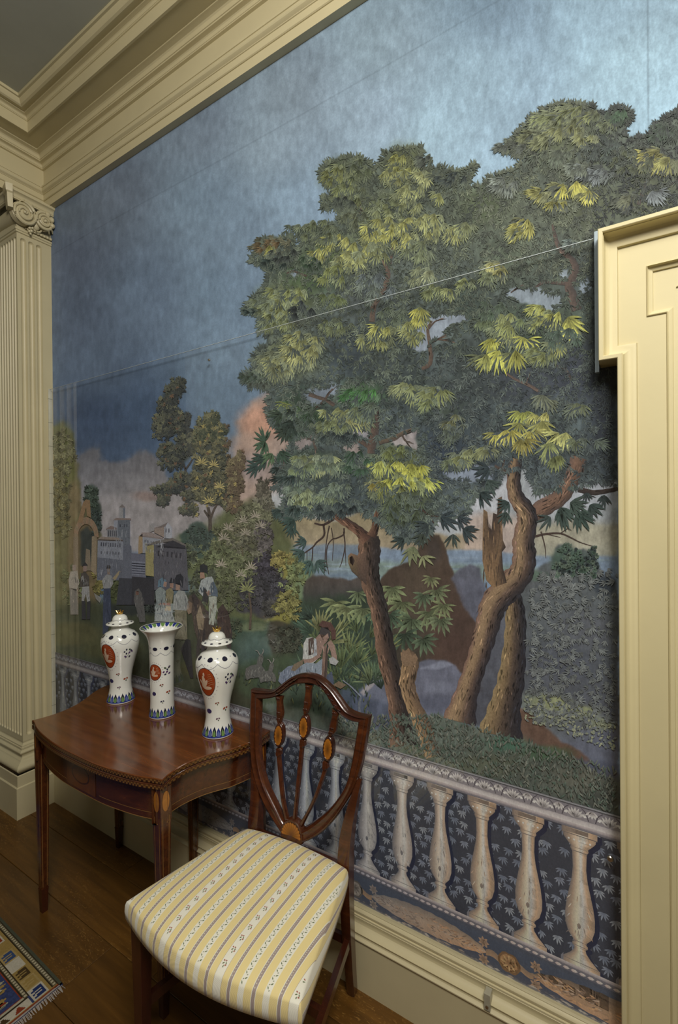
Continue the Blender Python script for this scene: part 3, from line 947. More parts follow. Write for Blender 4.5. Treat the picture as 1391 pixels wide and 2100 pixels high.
for S in (SL, SM, SR):
    mb = MB()
    top = [S[0], tuple(np.array(S[0]) * .7 + np.array(S[1]) * .3), tuple(np.array(S[0]) * .45 + np.array(S[1]) * .55), S[1], tuple(np.array(S[1]) * .5 + np.array(S[2]) * .5), S[2]]
    ribbon(mb, top, [.032, .021, .021, .027, .022, .011], .018)
    st = smoothpath(S[5:], 4)
    w = np.linspace(.0145, .010, len(st)); w = list(w); w[-1] = .013; w[-2] = .012
    ribbon(mb, st, w, .015)
    nd = S[5]
    ribbon(mb, [(nd[0], nd[1] + .012), (nd[0], nd[1] + .007), nd, (nd[0], nd[1] - .008), (nd[0], nd[1] - .013)], [.010, .021, .018, .022, .012], .020)
    sp = mb.build('splat', MAHOG, CH, True, 0.7)
    c = S[3]
    mb = MB()
    rings = []
    for (sc, t) in ((1.0, -.007), (1.0, .006), (.93, .0098), (.80, .0105), (.74, .0085), (.02, .0085)):
        rings.append([bk(c[0] + .0195 * sc * math.cos(2 * math.pi * k / 24), c[1] + .0385 * sc * math.sin(2 * math.pi * k / 24), t) for k in range(24)])
    mb.loft(rings)
    mb.build('oval_patera', MAHOG_DARK, sp, True, 0.8)
    vs, fs, cs = [bk(c[0], c[1], .0106)], [], [(.10, .035, .006)]
    for k in range(32):
        rr = 1.0 if k % 2 else .88
        vs.append(bk(c[0] + .0156 * rr * math.cos(2 * math.pi * k / 32), c[1] + .0328 * rr * math.sin(2 * math.pi * k / 32), .0102))
        cs.append((.46, .175, .022) if k % 2 else (.32, .11, .012))
    for k in range(32):
        fs.append((0, 1 + k, 1 + (k + 1) % 32))
    add('patera_inlay', raw_mesh('patera_inlay', vs, fs, cs), INLAY, sp)
    mb = MB()           # carved husks on the drop
    for k, f in enumerate((.15, .5, .8)):
        p = np.array(S[0]) * (1 - f) + np.array(S[1]) * f if f < .5 else np.array(S[1]) * (1 - (f - .5) * 2) + np.array(S[2]) * (f - .5) * 2
        for s in (-1, 0, 1):
            mb.ball(bk(p[0] + s * .0055, p[1], .009), .0032, 7, 5, (.8, .8, 1.8))
    mb.build('carved_husk', MAHOG_DARK, sp, True, 0.9)['kind'] = 'stuff'
# fan at the foot of the shield
cx_, cz_ = -.019, .462
vs, fs, cs = [bk(cx_, cz_, .0138)], [], [(.10, .035, .006)]
for k in range(25):
    a = math.pi * (-.02 + 1.04 * k / 24)
    rr = 1.0 if k % 2 else .93
    vs.append(bk(cx_ + .037 * rr * math.cos(a), cz_ + .040 * rr * math.sin(a), .0150))
    cs.append((.46, .175, .022) if k % 2 else (.30, .10, .012))
for k in range(24):
    fs.append((0, 1 + k, 2 + k))
mb = MB()
mb.loft([[bk(cx_ + .043 * s * math.cos(math.pi * (-.1 + 1.2 * k / 20)), cz_ + .047 * s * math.sin(math.pi * (-.1 + 1.2 * k / 20)), t) for k in range(21)] for s, t in ((1, -.010), (1, .010), (.95, .0135), (.05, .0135))])
fan = mb.build('fan_block', MAHOG, CH, True, 0.7)
add('fan_inlay', raw_mesh('fan_inlay', vs, fs, cs), INLAY, fan)
# rear legs sweep back below the seat and rise to meet the shield
for s in (-1, 1):
    path = [(.137 * s, .112, -.0625), (.150 * s, .072, .10), (.166 * s, .030, .28), (.172 * s, .012, .43), (.174 * s, .024, .52), (.188 * s, .036, .605), (.205 * s, .046, .68)]
    wid = [.027, .030, .034, .040, .036, .027, .014]
    path = smoothpath(path, 4)
    wd = np.interp(np.linspace(0, 6, len(path)), range(7), wid)
    rings = []
    for (x, y, z), w in zip(path, wd):
        h = w / 2
        rings.append([(x - h, y - h * .85, z), (x - h * .4, y - h, z), (x + h * .4, y - h, z), (x + h, y - h * .85, z), (x + h, y + h * .85, z), (x - h, y + h * .85, z)])
    mb = MB(); mb.loft(rings)
    mb.build('rear_leg', MAHOG, CH, True, 0.5)
# front legs, seat rails, stretchers
for s in (-1, 1):
    mb = MB()
    mb.frustum((.243 * s, -.385, .415), .040, .040, (.243 * s, -.385, .02), .027, .027)
    mb.frustum((.243 * s, -.385, .02), .033, .033, (.243 * s, -.385, -.0625), .025, .025)
    mb.build('front_leg', MAHOG_DARK, CH, bevel=.0012)
    mb = MB()
    a, b = Vector((.243 * s, -.385, .165)), Vector((.155 * s, .062, .165))
    tdir = (b - a).normalized(); nn = Vector((-tdir.y, tdir.x, 0)) * .0085
    mb.loft([[tuple(p + nn + Vector((0, 0, .014))), tuple(p - nn + Vector((0, 0, .014))), tuple(p - nn - Vector((0, 0, .014))), tuple(p + nn - Vector((0, 0, .014)))] for p in (a, b)])
    mb.build('side_stretcher', MAHOG_DARK, CH)
    mb = MB()
    a, b = Vector((.245 * s, -.385, .405)), Vector((.175 * s, .012, .405))
    tdir = (b - a).normalized(); nn = Vector((-tdir.y, tdir.x, 0)) * .011
    mb.loft([[tuple(p + nn + Vector((0, 0, .022))), tuple(p - nn + Vector((0, 0, .022))), tuple(p - nn - Vector((0, 0, .022))), tuple(p + nn - Vector((0, 0, .022)))] for p in (a, b)])
    mb.build('side_rail', MAHOG_DARK, CH)
mb = MB(); mb.box(-.205, .205, -.182, -.166, .152, .178); mb.build('cross_stretcher', MAHOG_DARK, CH)
mb = MB(); mb.box(-.150, .150, .055, .069, .14, .166); mb.build('back_stretcher', MAHOG_DARK, CH)
mb = MB(); mb.box(-.232, .232, -.398, -.374, .383, .415); mb.build('front_rail', MAHOG_DARK, CH)
mb = MB(); mb.box(-.165, .165, .000, .024, .383, .427); mb.build('back_rail', MAHOG_DARK, CH)

# upholstered seat: domed, over the rails, with woven stripes running front to back
def seat_pt(u, v):
    """u -1..1 across, v 0 back .. 1 front ; returns plan point of the top outline"""
    hw = .188 + (.284 - .188) * (v ** .85)
    y = -.012 - v * (.418 - .030 * u * u * (v ** 2)) - .018 * math.cos(u * math.pi / 2) * v ** 6 + .016 * (1 - abs(u)) ** .7 * (1 - v) ** 6
    return hw * u, y
def seat_surf(u, v):
    # u, v beyond +-1 / 0..1 wrap down the sides
    uu, vv = max(-1, min(1, u)), max(0, min(1, v))
    x, y = seat_pt(uu, vv)
    e = max(abs(uu), 0)
    z = .438 + .034 * (1 - abs(uu) ** 3.2) ** .5 * (1 - (2 * abs(vv - .5)) ** 3.4) ** .5
    return x, y, z
NU, NV = 44, 34
US = [math.sin(math.pi / 2 * (2 * i / NU - 1)) for i in range(NU + 1)]
VS = [.5 + .5 * math.sin(math.pi / 2 * (2 * j / NV - 1)) for j in range(NV + 1)]
vs, fs = [], []
for vv in VS:
    for uu in US:
        vs.append(seat_surf(uu, vv))
n = NU + 1
for j in range(NV):
    for i in range(NU):
        fs.append((j * n + i, j * n + i + 1, (j + 1) * n + i + 1, (j + 1) * n + i))
rim = [j * n for j in range(NV, -1, -1)][::-1]
loop = [i for i in range(n)] + [j * n + NU for j in range(1, NV + 1)] + [NV * n + i for i in range(NU - 1, -1, -1)] + [j * n for j in range(NV - 1, 0, -1)]
prev = loop
for k, (dz, out) in enumerate(((.010, .0045), (.026, .006), (.046, .004), (.052, -.006))):
    cur = []
    for q in loop:
        x, y, z = vs[q]
        L = math.hypot(x, y + .22)
        cur.append(len(vs))
        vs.append((x + out * x / L, y + out * (y + .22) / L, .438 - dz))
    m = len(loop)
    for i in range(m):
        fs.append((prev[i], prev[(i + 1) % m], cur[(i + 1) % m], cur[i]))
    prev = cur
fs.append(tuple(prev))
def fabric():
    m, nt, b = new_mat('striped_silk')
    tc = nt.nodes.new('ShaderNodeTexCoord')
    sp = nt.nodes.new('ShaderNodeSeparateXYZ')
    nt.links.new(tc.outputs['Object'], sp.inputs['Vector'])
    a = nt.nodes.new('ShaderNodeMath'); a.operation = 'ADD'; a.inputs[1].default_value = 1.82 - .088 + .091
    st = nt.nodes.new('ShaderNodeAttribute'); st.attribute_name = 'stripe'
    nt.links.new(st.outputs['Fac'], a.inputs[0])
    mo = nt.nodes.new('ShaderNodeMath'); mo.operation = 'MODULO'; mo.inputs[1].default_value = .182
    nt.links.new(a.outputs[0], mo.inputs[0])
    dv = nt.nodes.new('ShaderNodeMath'); dv.operation = 'DIVIDE'; dv.inputs[1].default_value = .182
    nt.links.new(mo.outputs[0], dv.inputs[0])
    Yc, Wc, Pc, Lc = (.80, .66, .31), (.82, .80, .69), (.36, .29, .27), (.42, .33, .28)
    seg = []            # position in the repeat 0..1, the floral stripe in the middle (0.5)
    def put(p, c): seg.append((p, c))
    half_ = [(0.0, Pc), (.020, Wc), (.028, Yc), (.125, Wc), (.205, Yc), (.302, Wc), (.310, Pc), (.350, Wc), (.358, Yc), (.438, Lc), (.445, Wc)]
    for p, c in half_: put(p, c)
    rev = [(.555, Lc), (.562, Yc), (.642, Wc), (.650, Pc), (.690, Wc), (.698, Yc), (.795, Wc), (.875, Yc), (.972, Wc), (.980, Pc)]
    for p, c in rev: put(p, c)
    r = nt.nodes.new('ShaderNodeValToRGB')
    r.color_ramp.interpolation = 'CONSTANT'
    while len(r.color_ramp.elements) < len(seg):
        r.color_ramp.elements.new(0.5)
    for e_, (p, c) in zip(r.color_ramp.elements, seg):
        e_.position = p; e_.color = (*c, 1)
    nt.links.new(dv.outputs[0], r.inputs['Fac'])
    w = nt.nodes.new('ShaderNodeTexWave'); w.inputs['Scale'].default_value = 260; w.bands_direction = 'Y'
    nt.links.new(tc.outputs['Object'], w.inputs['Vector'])
    mx = nt.nodes.new('ShaderNodeMix'); mx.data_type = 'RGBA'; mx.blend_type = 'MULTIPLY'; mx.inputs['Factor'].default_value = .12
    nt.links.new(r.outputs['Color'], mx.inputs[6]); nt.links.new(w.outputs['Color'], mx.inputs[7])
    nt.links.new(mx.outputs[2], b.inputs['Base Color'])
    b.inputs['Roughness'].default_value = .75
    b.inputs['Sheen Weight'].default_value = .2
    bump(nt, w.outputs['Fac'], .05, .001, b)
    return m
seat = obj('seat_cushion', vs, fs, fabric(), CH, True)
at_ = seat.data.attributes.new('stripe', 'FLOAT', 'POINT')
sv = []
ntop = (NU + 1) * (NV + 1)
for q_, vtx in enumerate(seat.data.vertices):
    x_, y_, z_ = vtx.co
    side_k = max(0, min(1, (abs(x_) - .165 - .30 * max(0, -y_ - .02)) / .02)) if q_ >= ntop else 0
    sv.append(x_ + (1 if x_ > 0 else -1) * side_k * (.438 - z_) * (1 if y_ > -.40 else 0))
at_.data.foreach_set('value', sv)
# woven motifs: rosebuds on the wide stripe, vines on the white ones, chain on the mauve ones
def seat_at(x, y):
    # invert plan -> (u, v) by a short search
    v = min(max((-.012 - y) / .418, 0), 1)
    for _ in range(6):
        hw = .188 + (.284 - .188) * (max(v, 1e-4) ** .85)
        u = x / hw
        if abs(u) > 1: return None
        yy = seat_pt(u, v)[1]
        v = v + (yy - y) / .418
        if v < 0.01 or v > .995: return None
    return seat_surf(u, v)
vs, fs, cs = [], [], []
def dab(x, y, l, w, ang, col):
    pts = []
    for (a_, b_) in ((-1, 0), (-.2, .9), (1, 0), (-.2, -.9)):
        px, py = a_ * l / 2, b_ * w / 2
        q = seat_at(x + px * math.cos(ang) - py * math.sin(ang), y + px * math.sin(ang) + py * math.cos(ang))
        if q is None: return
        pts.append((q[0], q[1], q[2] + .0007))
    k = len(vs); vs.extend(pts); fs.append((k, k + 1, k + 2, k + 3)); cs.extend([col] * 4)
GRN, ROSE, MAU = (.12, .16, .07), (.36, .13, .10), (.60, .56, .46)
for rep in range(-2, 3):
    fx = .088 + rep * .182
    y = -.03
    while y > -.46:
        for (dx, dy, l, w, a_, c) in ((-.003, 0, .007, .003, .8, GRN), (.003, .002, .007, .003, 2.2, GRN), (0, -.005, .006, .003, 1.5, GRN), (-.004, .005, .005, .004, 0, ROSE), (.004, -.002, .005, .004, .5, ROSE), (.001, .006, .004, .004, .5, ROSE)):
            dab(fx + dx, y + dy, l, w, a_, c)
        y -= .030
    for off in (-.0610, .0610):
        y = -.02; k = 0
        while y > -.47:
            sgn = 1 if k % 2 else -1
            dab(fx + off + sgn * .0028, y, .007, .0028, 1.57 - sgn * .8, GRN)
            dab(fx + off - sgn * .0022, y - .003, .004, .002, .6, (.20, .22, .14))
            y -= .0085; k += 1
    for off in (-.091, -.031, .031):
        y = -.02
        while y > -.47:
            dab(fx + off, y, .0034, .0034, .78, MAU)
            y -= .0062
mo = add('woven_motifs', raw_mesh('woven_motifs', vs, fs, cs), vcol_mat('woven_thread', .8, .1), seat)
mo['kind'] = 'stuff'

for ch in CH.children:
    ch.location.z += .0625

# ------------------------------------------------------------------ rug corner on the floor at the left
rug = empty('oriental_rug', (.5, -1.2, 0))
tag(rug, 'blue and cream oriental rug with beaded border lying on the floor', 'rug')
RX, RY = 1.072, -.530          # the corner nearest the table
RUGM = vcol_mat('rug_wool', .95, .05, mottle=.18, mscale=160, bumpy=.3)
vs, fs, cs = [], [], []
def rq(a0, a1, b0, b1, col, z=.0075):
    """a: along the rug edge measured back from the corner (towards -x), b: in from the edge (towards -y)"""
    k = len(vs)
    for (a, b_) in ((a0, b0), (a1, b0), (a1, b1), (a0, b1)):
        vs.append((RX - a - .5 - .034 * b_ * 0, RY - b_ + 1.2 - .035 * a * -1 * .6, z))
    fs.append((k, k + 1, k + 2, k + 3)); cs.extend([col] * 4)
LX, LY = 1.04, 1.9
G1, DK, BEADC, YEL, WHT, NVY, RED, BRN = (.06, .065, .045), (.03, .022, .012), (.36, .32, .22), (.26, .18, .06), (.40, .37, .30), (.018, .03, .10), (.19, .035, .015), (.055, .035, .015)
base = MB()
base.put([(RX - .5, RY + 1.2, 0), (RX - LX - .5, RY + 1.2 + .021 * LX, 0), (RX - LX - .5, RY - LY + 1.2, 0), (RX - .5, RY - LY + 1.2, 0),
          (RX - .5, RY + 1.2, .007), (RX - LX - .5, RY + 1.2 + .021 * LX, .007), (RX - LX - .5, RY - LY + 1.2, .007), (RX - .5, RY - LY + 1.2, .007)],
         [(0, 1, 2, 3), (4, 5, 6, 7), (0, 1, 5, 4), (1, 2, 6, 5), (2, 3, 7, 6), (3, 0, 4, 7)])
pile = base.build('rug_pile', plain('rug_ground', NVY, .95, var=.3, scale=120), rug)
rq(0, LX, 0, .008, G1)
rq(.004, LX, .008, .0105, DK); rq(.004, LX, .0105, .022, (.10, .085, .05)); rq(.006, LX, .022, .0255, DK); rq(.010, LX, .0255, .034, YEL)
a = .006
while a < LX:
    rq(a, a + .0075, .0125, .0200, BEADC, .0079); a += .0125
a = .014; k = 0
blocks = [NVY, YEL, BRN, WHT, (.035, .06, .14), YEL, RED, WHT]
while a < LX:
    c = blocks[k % 8]
    bg = [WHT, (.30, .22, .09), YEL][k % 3]
    rq(a, a + .052, .034, .076, bg)
    for q in range(6):       # serrated motif
        w = .004 + .0035 * min(q, 5 - q)
        rq(a + .006 + q * .0066, a + .006 + (q + 1) * .0066, .055 - .016, .055 + .016 - (q % 2) * .008, c, .0079)
    rq(a + .018, a + .022, .046, .066, bg, .0082); rq(a + .028, a + .032, .044, .062, bg, .0082)
    a += .052; k += 1
rq(.05, LX, .076, .079, DK); rq(.05, LX, .079, .089, (.10, .085, .05)); rq(.052, LX, .089, .093, DK); rq(.056, LX, .093, .096, RED)
a = .054
while a < LX:
    rq(a, a + .0075, .0802, .0878, BEADC, .0079); a += .0125
# the end border that crosses the width
rq(.0, .006, .0, LY, (.30, .27, .24)); rq(.006, .011, .010, LY, RED, .0080); rq(.011, .014, .012, LY, YEL, .0080)
rq(.014, .044, .082, LY, WHT, .0076); rq(.044, .050, .082, LY, DK, .0078); rq(.050, .058, .090, LY, (.33, .30, .22), .0078); rq(.058, .061, .09, LY, RED, .0078)
b_ = .10; k = 0
while b_ < LY - .05:
    for q in range(4):
        rq(.018 + q * .005, .023 + q * .005, b_ + q * .003, b_ + .026 - q * .003, [RED, BRN][k % 2], .0081)
    b_ += .042; k += 1
# scattered figures of the blue field
rnd = random.Random(4)
for k in range(300):
    a = rnd.uniform(.075, 1.0) if k < 200 else rnd.uniform(.07, .30); b_ = rnd.uniform(.105, 1.8) if k < 200 else rnd.uniform(.10, .30)
    c = rnd.choice([WHT, YEL, WHT, (.06, .09, .20), RED, (.30, .28, .20)])
    w, h = rnd.uniform(.008, .022), rnd.uniform(.006, .016)
    rq(a, a + w, b_, b_ + h, c, .0078); rq(a + w * .3, a + w * .7, b_ - h * .5, b_ + h * 1.5, c, .0080)
bp = add('woven_border', raw_mesh('woven_border', vs, fs, cs), RUGM, pile)
vs, fs, cs = [], [], []
rnd = random.Random(8)
b_ = 0.004
while b_ < 1.2:
    L = .016 + rnd.random() * .008; s = rnd.uniform(-.004, .004); k = len(vs)
    vs += [(RX - .5 - .002, RY - b_ + 1.2, .005), (RX - .5 - .002, RY - b_ - .0022 + 1.2, .005), (RX - .5 + L, RY - b_ + s + 1.2 - .0016, .0012), (RX - .5 + L, RY - b_ + s + 1.2, .0012)]
    fs.append((k, k + 1, k + 2, k + 3)); c = rnd.uniform(.7, 1.1); cs += [(.33 * c, .29 * c, .26 * c)] * 4
    b_ += .0026
fr = add('fringe', raw_mesh('fringe', vs, fs, cs), RUGM, pile)
fr['kind'] = 'stuff'

# ------------------------------------------------------------------ clear acrylic guard in front of the lower wallpaper
def clear_mat(name, tint=(.985, .99, .99), rough=.015):
    m = bpy.data.materials.new(name); m.use_nodes = True
    nt = m.node_tree; nt.nodes.clear()
    out = nt.nodes.new('ShaderNodeOutputMaterial')
    tr = nt.nodes.new('ShaderNodeBsdfTransparent'); tr.inputs['Color'].default_value = (*tint, 1)
    gl = nt.nodes.new('ShaderNodeBsdfGlossy'); gl.inputs['Roughness'].default_value = rough
    # Schlick reflectance of a thin sheet, the same from both sides
    lw = nt.nodes.new('ShaderNodeLayerWeight'); lw.inputs['Blend'].default_value = .5
    pw = nt.nodes.new('ShaderNodeMath'); pw.operation = 'POWER'; pw.inputs[1].default_value = 5.0
    fr_ = nt.nodes.new('ShaderNodeMath'); fr_.operation = 'MULTIPLY_ADD'; fr_.inputs[1].default_value = .93; fr_.inputs[2].default_value = .06
    nt.links.new(lw.outputs['Facing'], pw.inputs[0]); nt.links.new(pw.outputs[0], fr_.inputs[0])
    n = noise_node(nt, 3, 2)
    bm_ = nt.nodes.new('ShaderNodeBump'); bm_.inputs['Strength'].default_value = .012; bm_.inputs['Distance'].default_value = .01
    nt.links.new(n.outputs['Fac'], bm_.inputs['Height']); nt.links.new(bm_.outputs['Normal'], gl.inputs['Normal'])
    mx = nt.nodes.new('ShaderNodeMixShader')
    nt.links.new(fr_.outputs[0], mx.inputs['Fac']); nt.links.new(tr.outputs[0], mx.inputs[1]); nt.links.new(gl.outputs[0], mx.inputs[2])
    nt.links.new(mx.outputs[0], out.inputs['Surface'])
    return m
ACR = clear_mat('clear_acrylic')
EDGE = plain('polished_acrylic_edge', (.50, .56, .58), .3, coat=.2)
STRIP = plain('clear_edge_channel', (.60, .58, .46), .3, coat=.3)
ac = empty('acrylic_guard', (1.3, -.02, .24))
tag(ac, 'clear acrylic protective sheet covering the lower part of the scenic wallpaper', 'acrylic panel')
AI = Matrix.Translation((-1.3, .02, -.24))
YA, ZA0, ZA1 = -.020, .238, 2.145
mb = MB()
pane = [(.004, ZA0), (2.583, ZA0), (2.583, 1.836), (2.541, 1.836), (2.541, ZA1), (.004, ZA1)]
me_ = raw_mesh('pane', [(x, YA, z) for x, z in pane], [tuple(range(6))])     # front side faces the room
o = add('pane', me_, ACR, ac); o.matrix_parent_inverse = AI
mb = MB(); mb.box(.004, 2.541, YA - .0015, YA + .0015, ZA1, ZA1 + .0013)
o = mb.build('top_edge', EDGE, ac); o.matrix_parent_inverse = AI
mb = MB(); mb.box(2.538, 2.5465, YA - .010, YA + .006, 1.822, ZA1 + .012)
o = mb.build('side_channel', plain('clear_channel', (.36, .44, .50), .15, coat=.6), ac); o.matrix_parent_inverse = AI
mb = MB(); mb.box(.0015, .0070, -.026, -.007, .24, ZA1 + .004)
o = mb.build('edge_channel', STRIP, ac); o.matrix_parent_inverse = AI
z = .36
while z < 2.1:
    mb = MB(); mb.box(.0013, .0076, -.0266, -.0066, z, z + .0022)
    o = mb.build('channel_joint', plain('joint_shadow', (.25, .24, .18), .5) if z < .37 else bpy.data.materials['joint_shadow'], ac); o.matrix_parent_inverse = AI
    z += .124
STEEL = plain('brass_fixing', (.55, .50, .42), .3, 1.0)
def screw(x, z, r=.0055):
    mb = MB()
    rings = []
    for rr, t in ((r, 0), (r, .004), (r * .7, .0065), (r * .15, .007)):
        rings.append([(x + rr * math.cos(2 * math.pi * k / 12), YA - t, z + rr * math.sin(2 * math.pi * k / 12)) for k in range(12)])
    mb.loft(rings)
    o = mb.build('screw', STEEL, ac, True, .6); o.matrix_parent_inverse = AI
screw(1.212, 2.088, .005); screw(2.562, .662, .007)
mb = MB(); mb.box(2.268, 2.284, -.0535, -.030, .166, .208); 
o = mb.build('support_clip', plain('clip_steel', (.42, .40, .31), .4, .2), ac); o.matrix_parent_inverse = AI
mb = MB(); mb.tube([(2.276, -.0537, .176), (2.276, -.0555, .176)], .004, 10)
o = mb.build('clip_screw', STEEL, ac); o.matrix_parent_inverse = AI
# ------------------------------------------------------------------ scenic wallpaper, painted stroke by stroke on the wall plane
# Positions of the painted motifs were traced on the photograph and carried onto the wall (y = 0) by its perspective;
# colours are the paint's own colours, i.e. what the photograph shows divided by the light that falls on the wall there.
RND = random.Random(21)
NPR = np.random.default_rng(21)
RT = ROT.T
def to_wall(px, py):
    px = np.asarray(px, float); py = np.asarray(py, float)
    a, b = (px - PW / 2) / FPX, -(py - PH / 2) / FPX
    dx = RT[0, 0] * a + RT[0, 1] * b + RT[0, 2]
    dy = RT[1, 0] * a + RT[1, 1] * b + RT[1, 2]
    dz = RT[2, 0] * a + RT[2, 1] * b + RT[2, 2]
    t = -CAMPOS[1] / dy
    return CAMPOS[0] + t * dx, CAMPOS[2] + t * dz
def to_trace(X, Z):
    d = np.stack([X - CAMPOS[0], np.full_like(X, -CAMPOS[1]), Z - CAMPOS[2]])
    r, u, f = (ROT[k, 0] * d[0] + ROT[k, 1] * d[1] + ROT[k, 2] * d[2] for k in range(3))
    return PW / 2 + FPX * r / f, PH / 2 - FPX * u / f
LIGHT_FIT = np.array([[-1.6646, -1.7817, -1.9454], [0.3332, 0.3423, 0.3457], [-0.3171, -0.2579, -0.2823], [0.0979, 0.0891, 0.0718], [0.102, 0.119, 0.1667], [0.4796, 0.4516, 0.4602], [-0.0619, -0.0606, -0.0552], [0.0512, 0.0496, 0.0403], [-0.0167, -0.0187, -0.0219], [-0.1032, -0.0997, -0.1022]])
def wall_light(X, Z):
    X = np.clip(X, 0, 2.75); Z = np.clip(Z, .2, 3.1)
    A = np.stack([np.ones_like(X), X, Z, X * X, X * Z, Z * Z, X ** 3, X * X * Z, X * Z * Z, Z ** 3], -1)
    return np.exp(A @ LIGHT_FIT)
def srgb2lin(c):
    c = np.asarray(c, float) / 255.0
    return np.where(c <= .04045, c / 12.92, ((np.maximum(c, 0) + .055) / 1.055) ** 2.4)
def pigment(c, X, Z):
    return np.clip(srgb2lin(c) / wall_light(X, Z), .004, .92)

# ---- soft under-painting on a fine canvas
cols_px = np.arange(104.0, 1396.0, 1.9)
gx = to_wall(cols_px, np.full_like(cols_px, 1034.0))[0]
gx = np.r_[0.0, gx[gx > .004], np.linspace(2.74, 4.25, 26)]
gz = np.arange(.232, 3.0965, .0030)
GX, GZ = np.meshgrid(gx, gz)
GSH = GX.shape
GX, GZ = GX.ravel(), GZ.ravel()
QX, QY = to_trace(GX, GZ)
QX = np.where(GX > 3.6, 3000.0, QX)

def vnoise(x, y, seed):
    xi, yi = np.floor(x).astype(np.int64), np.floor(y).astype(np.int64)
    fx, fy = x - xi, y - yi
    fx, fy = fx * fx * (3 - 2 * fx), fy * fy * (3 - 2 * fy)
    def h(a, b):
        n = (a * 374761393 + b * 668265263 + seed * 974634777) & 0x7fffffff
        n = (n ^ (n >> 13)) * 1274126177 & 0x7fffffff
        return ((n ^ (n >> 16)) & 0xffff) / 65535.0
    return (h(xi, yi) * (1 - fx) + h(xi + 1, yi) * fx) * (1 - fy) + (h(xi, yi + 1) * (1 - fx) + h(xi + 1, yi + 1) * fx) * fy
def fbm(x, y, seed, octv=4):
    s, a, t = 0, .5, 0
    for k in range(octv):
        s = s + a * vnoise(x * 2 ** k, y * 2 ** k, seed + k); t += a; a *= .55
    return s / t
N1 = fbm(QX / 40, QY / 40, 1) - .5
N2 = fbm(QX / 12, QY / 14, 2) - .5
N3 = fbm(QX / 5, QY / 16, 3, 3) - .5
N4 = fbm(QX / 90, QY / 90, 5) - .5
WX = (fbm(QX / 18, QY / 18, 11, 3) - .5)
WY = (fbm(QX / 18, QY / 18, 17, 3) - .5)

SKY = [((150, 520), (70, 78, 96)), ((130, 440), (68, 76, 88)), ((230, 380), (84, 93, 110)), ((400, 260), (104, 116, 134)), ((600, 190), (128, 142, 158)), ((800, 100), (138, 156, 170)),
       ((1000, 150), (150, 173, 188)), ((1300, 120), (162, 188, 200)), ((1391, 220), (168, 196, 210)), ((300, 600), (84, 98, 120)), ((450, 600), (100, 118, 140)), ((200, 760), (72, 84, 104)),
       ((300, 850), (60, 74, 98)), ((200, 850), (54, 66, 90)), ((450, 800), (92, 110, 132)), ((480, 720), (106, 124, 146)), ((1000, 20), (122, 142, 158)), ((1250, 20), (146, 170, 184)), ((760, 230), (146, 164, 182)), ((600, 420), (126, 146, 168)), ((420, 420), (104, 121, 142)),
       ((560, 300), (132, 148, 166)), ((900, 270), (156, 180, 196)), ((160, 650), (68, 78, 97)), ((500, 480), (112, 130, 152))]
sp = np.array([p for p, c in SKY], float); sc_ = np.array([c for p, c in SKY], float)
num = np.zeros((len(QX), 3)); den = np.zeros(len(QX))
for p, c in zip(sp, sc_):
    w = 1.0 / (((QX - p[0]) ** 2 + (QY - p[1]) ** 2) / 1e4 + .25) ** 1.6
    num += w[:, None] * c; den += w
CV = num / den[:, None]
lr = np.clip((QX - 200) / 900, 0, 1)[:, None]
CV = CV * (np.array([1.02, 1.0, .91]) * (1 - lr) + np.array([1.07, 1.08, 1.07]) * lr)
CV *= (1 + .16 * N3 + .14 * N2 + .16 * N1)[:, None]
# seams between the printed sheets and the fine scratches of age
seam = np.abs(GZ - (2.86 + .004 * np.sin(GX * 3)))
CV *= (1 - .10 * np.exp(-(seam / .0025) ** 2))[:, None]
for xs_ in (2.648, 2.72):
    CV *= (1 - .16 * np.exp(-(np.abs(GX - xs_) / .0018) ** 2))[:, None]

def sdist(pts, X, Y):
    P = np.array(pts, float); n = len(P)
    d = np.full(X.shape, 1e9); ins = np.zeros(X.shape, bool)
    for i in range(n):
        a, b = P[i], P[(i + 1) % n]
        e = b - a; L = (e @ e) + 1e-9
        t = np.clip(((X - a[0]) * e[0] + (Y - a[1]) * e[1]) / L, 0, 1)
        dd = (X - a[0] - t * e[0]) ** 2 + (Y - a[1] - t * e[1]) ** 2
        d = np.minimum(d, dd)
        c = ((a[1] <= Y) & (b[1] > Y)) | ((b[1] <= Y) & (a[1] > Y))
        xc = a[0] + (Y - a[1]) * e[0] / (e[1] if abs(e[1]) > 1e-9 else 1e-9)
        ins ^= c & (X < xc)
    d = np.sqrt(d)
    return np.where(ins, -d, d)
def wash(pts, col, feather=4, alpha=1.0, warp=0.0, grad=None, mott=.25):
    """soft filled shape; grad=(col2, x0,y0,x1,y1) runs the colour to col2 along that line"""
    P = np.array(pts, float)
    m = feather + warp + 3
    k = np.where((QX > P[:, 0].min() - m) & (QX < P[:, 0].max() + m) & (QY > P[:, 1].min() - m) & (QY < P[:, 1].max() + m))[0]
    if len(k) == 0: return
    x, y = QX[k], QY[k]
    d = sdist(pts, x + warp * 2 * WX[k], y + warp * 2 * WY[k])
    a = np.clip(.5 - d / (2 * feather), 0, 1); a = a * a * (3 - 2 * a) * alpha
    c = np.array(col, float)[None, :]
    if grad:
        c2, x0, y0, x1, y1 = grad
        L = (x1 - x0) ** 2 + (y1 - y0) ** 2
        t = np.clip(((x - x0) * (x1 - x0) + (y - y0) * (y1 - y0)) / L, 0, 1)[:, None]
        c = c * (1 - t) + np.array(c2, float)[None, :] * t
    c = c * (1 + mott * (N2[k] + .8 * N3[k] + .6 * N1[k]))[:, None]
    CV[k] = CV[k] * (1 - a[:, None]) + c * a[:, None]
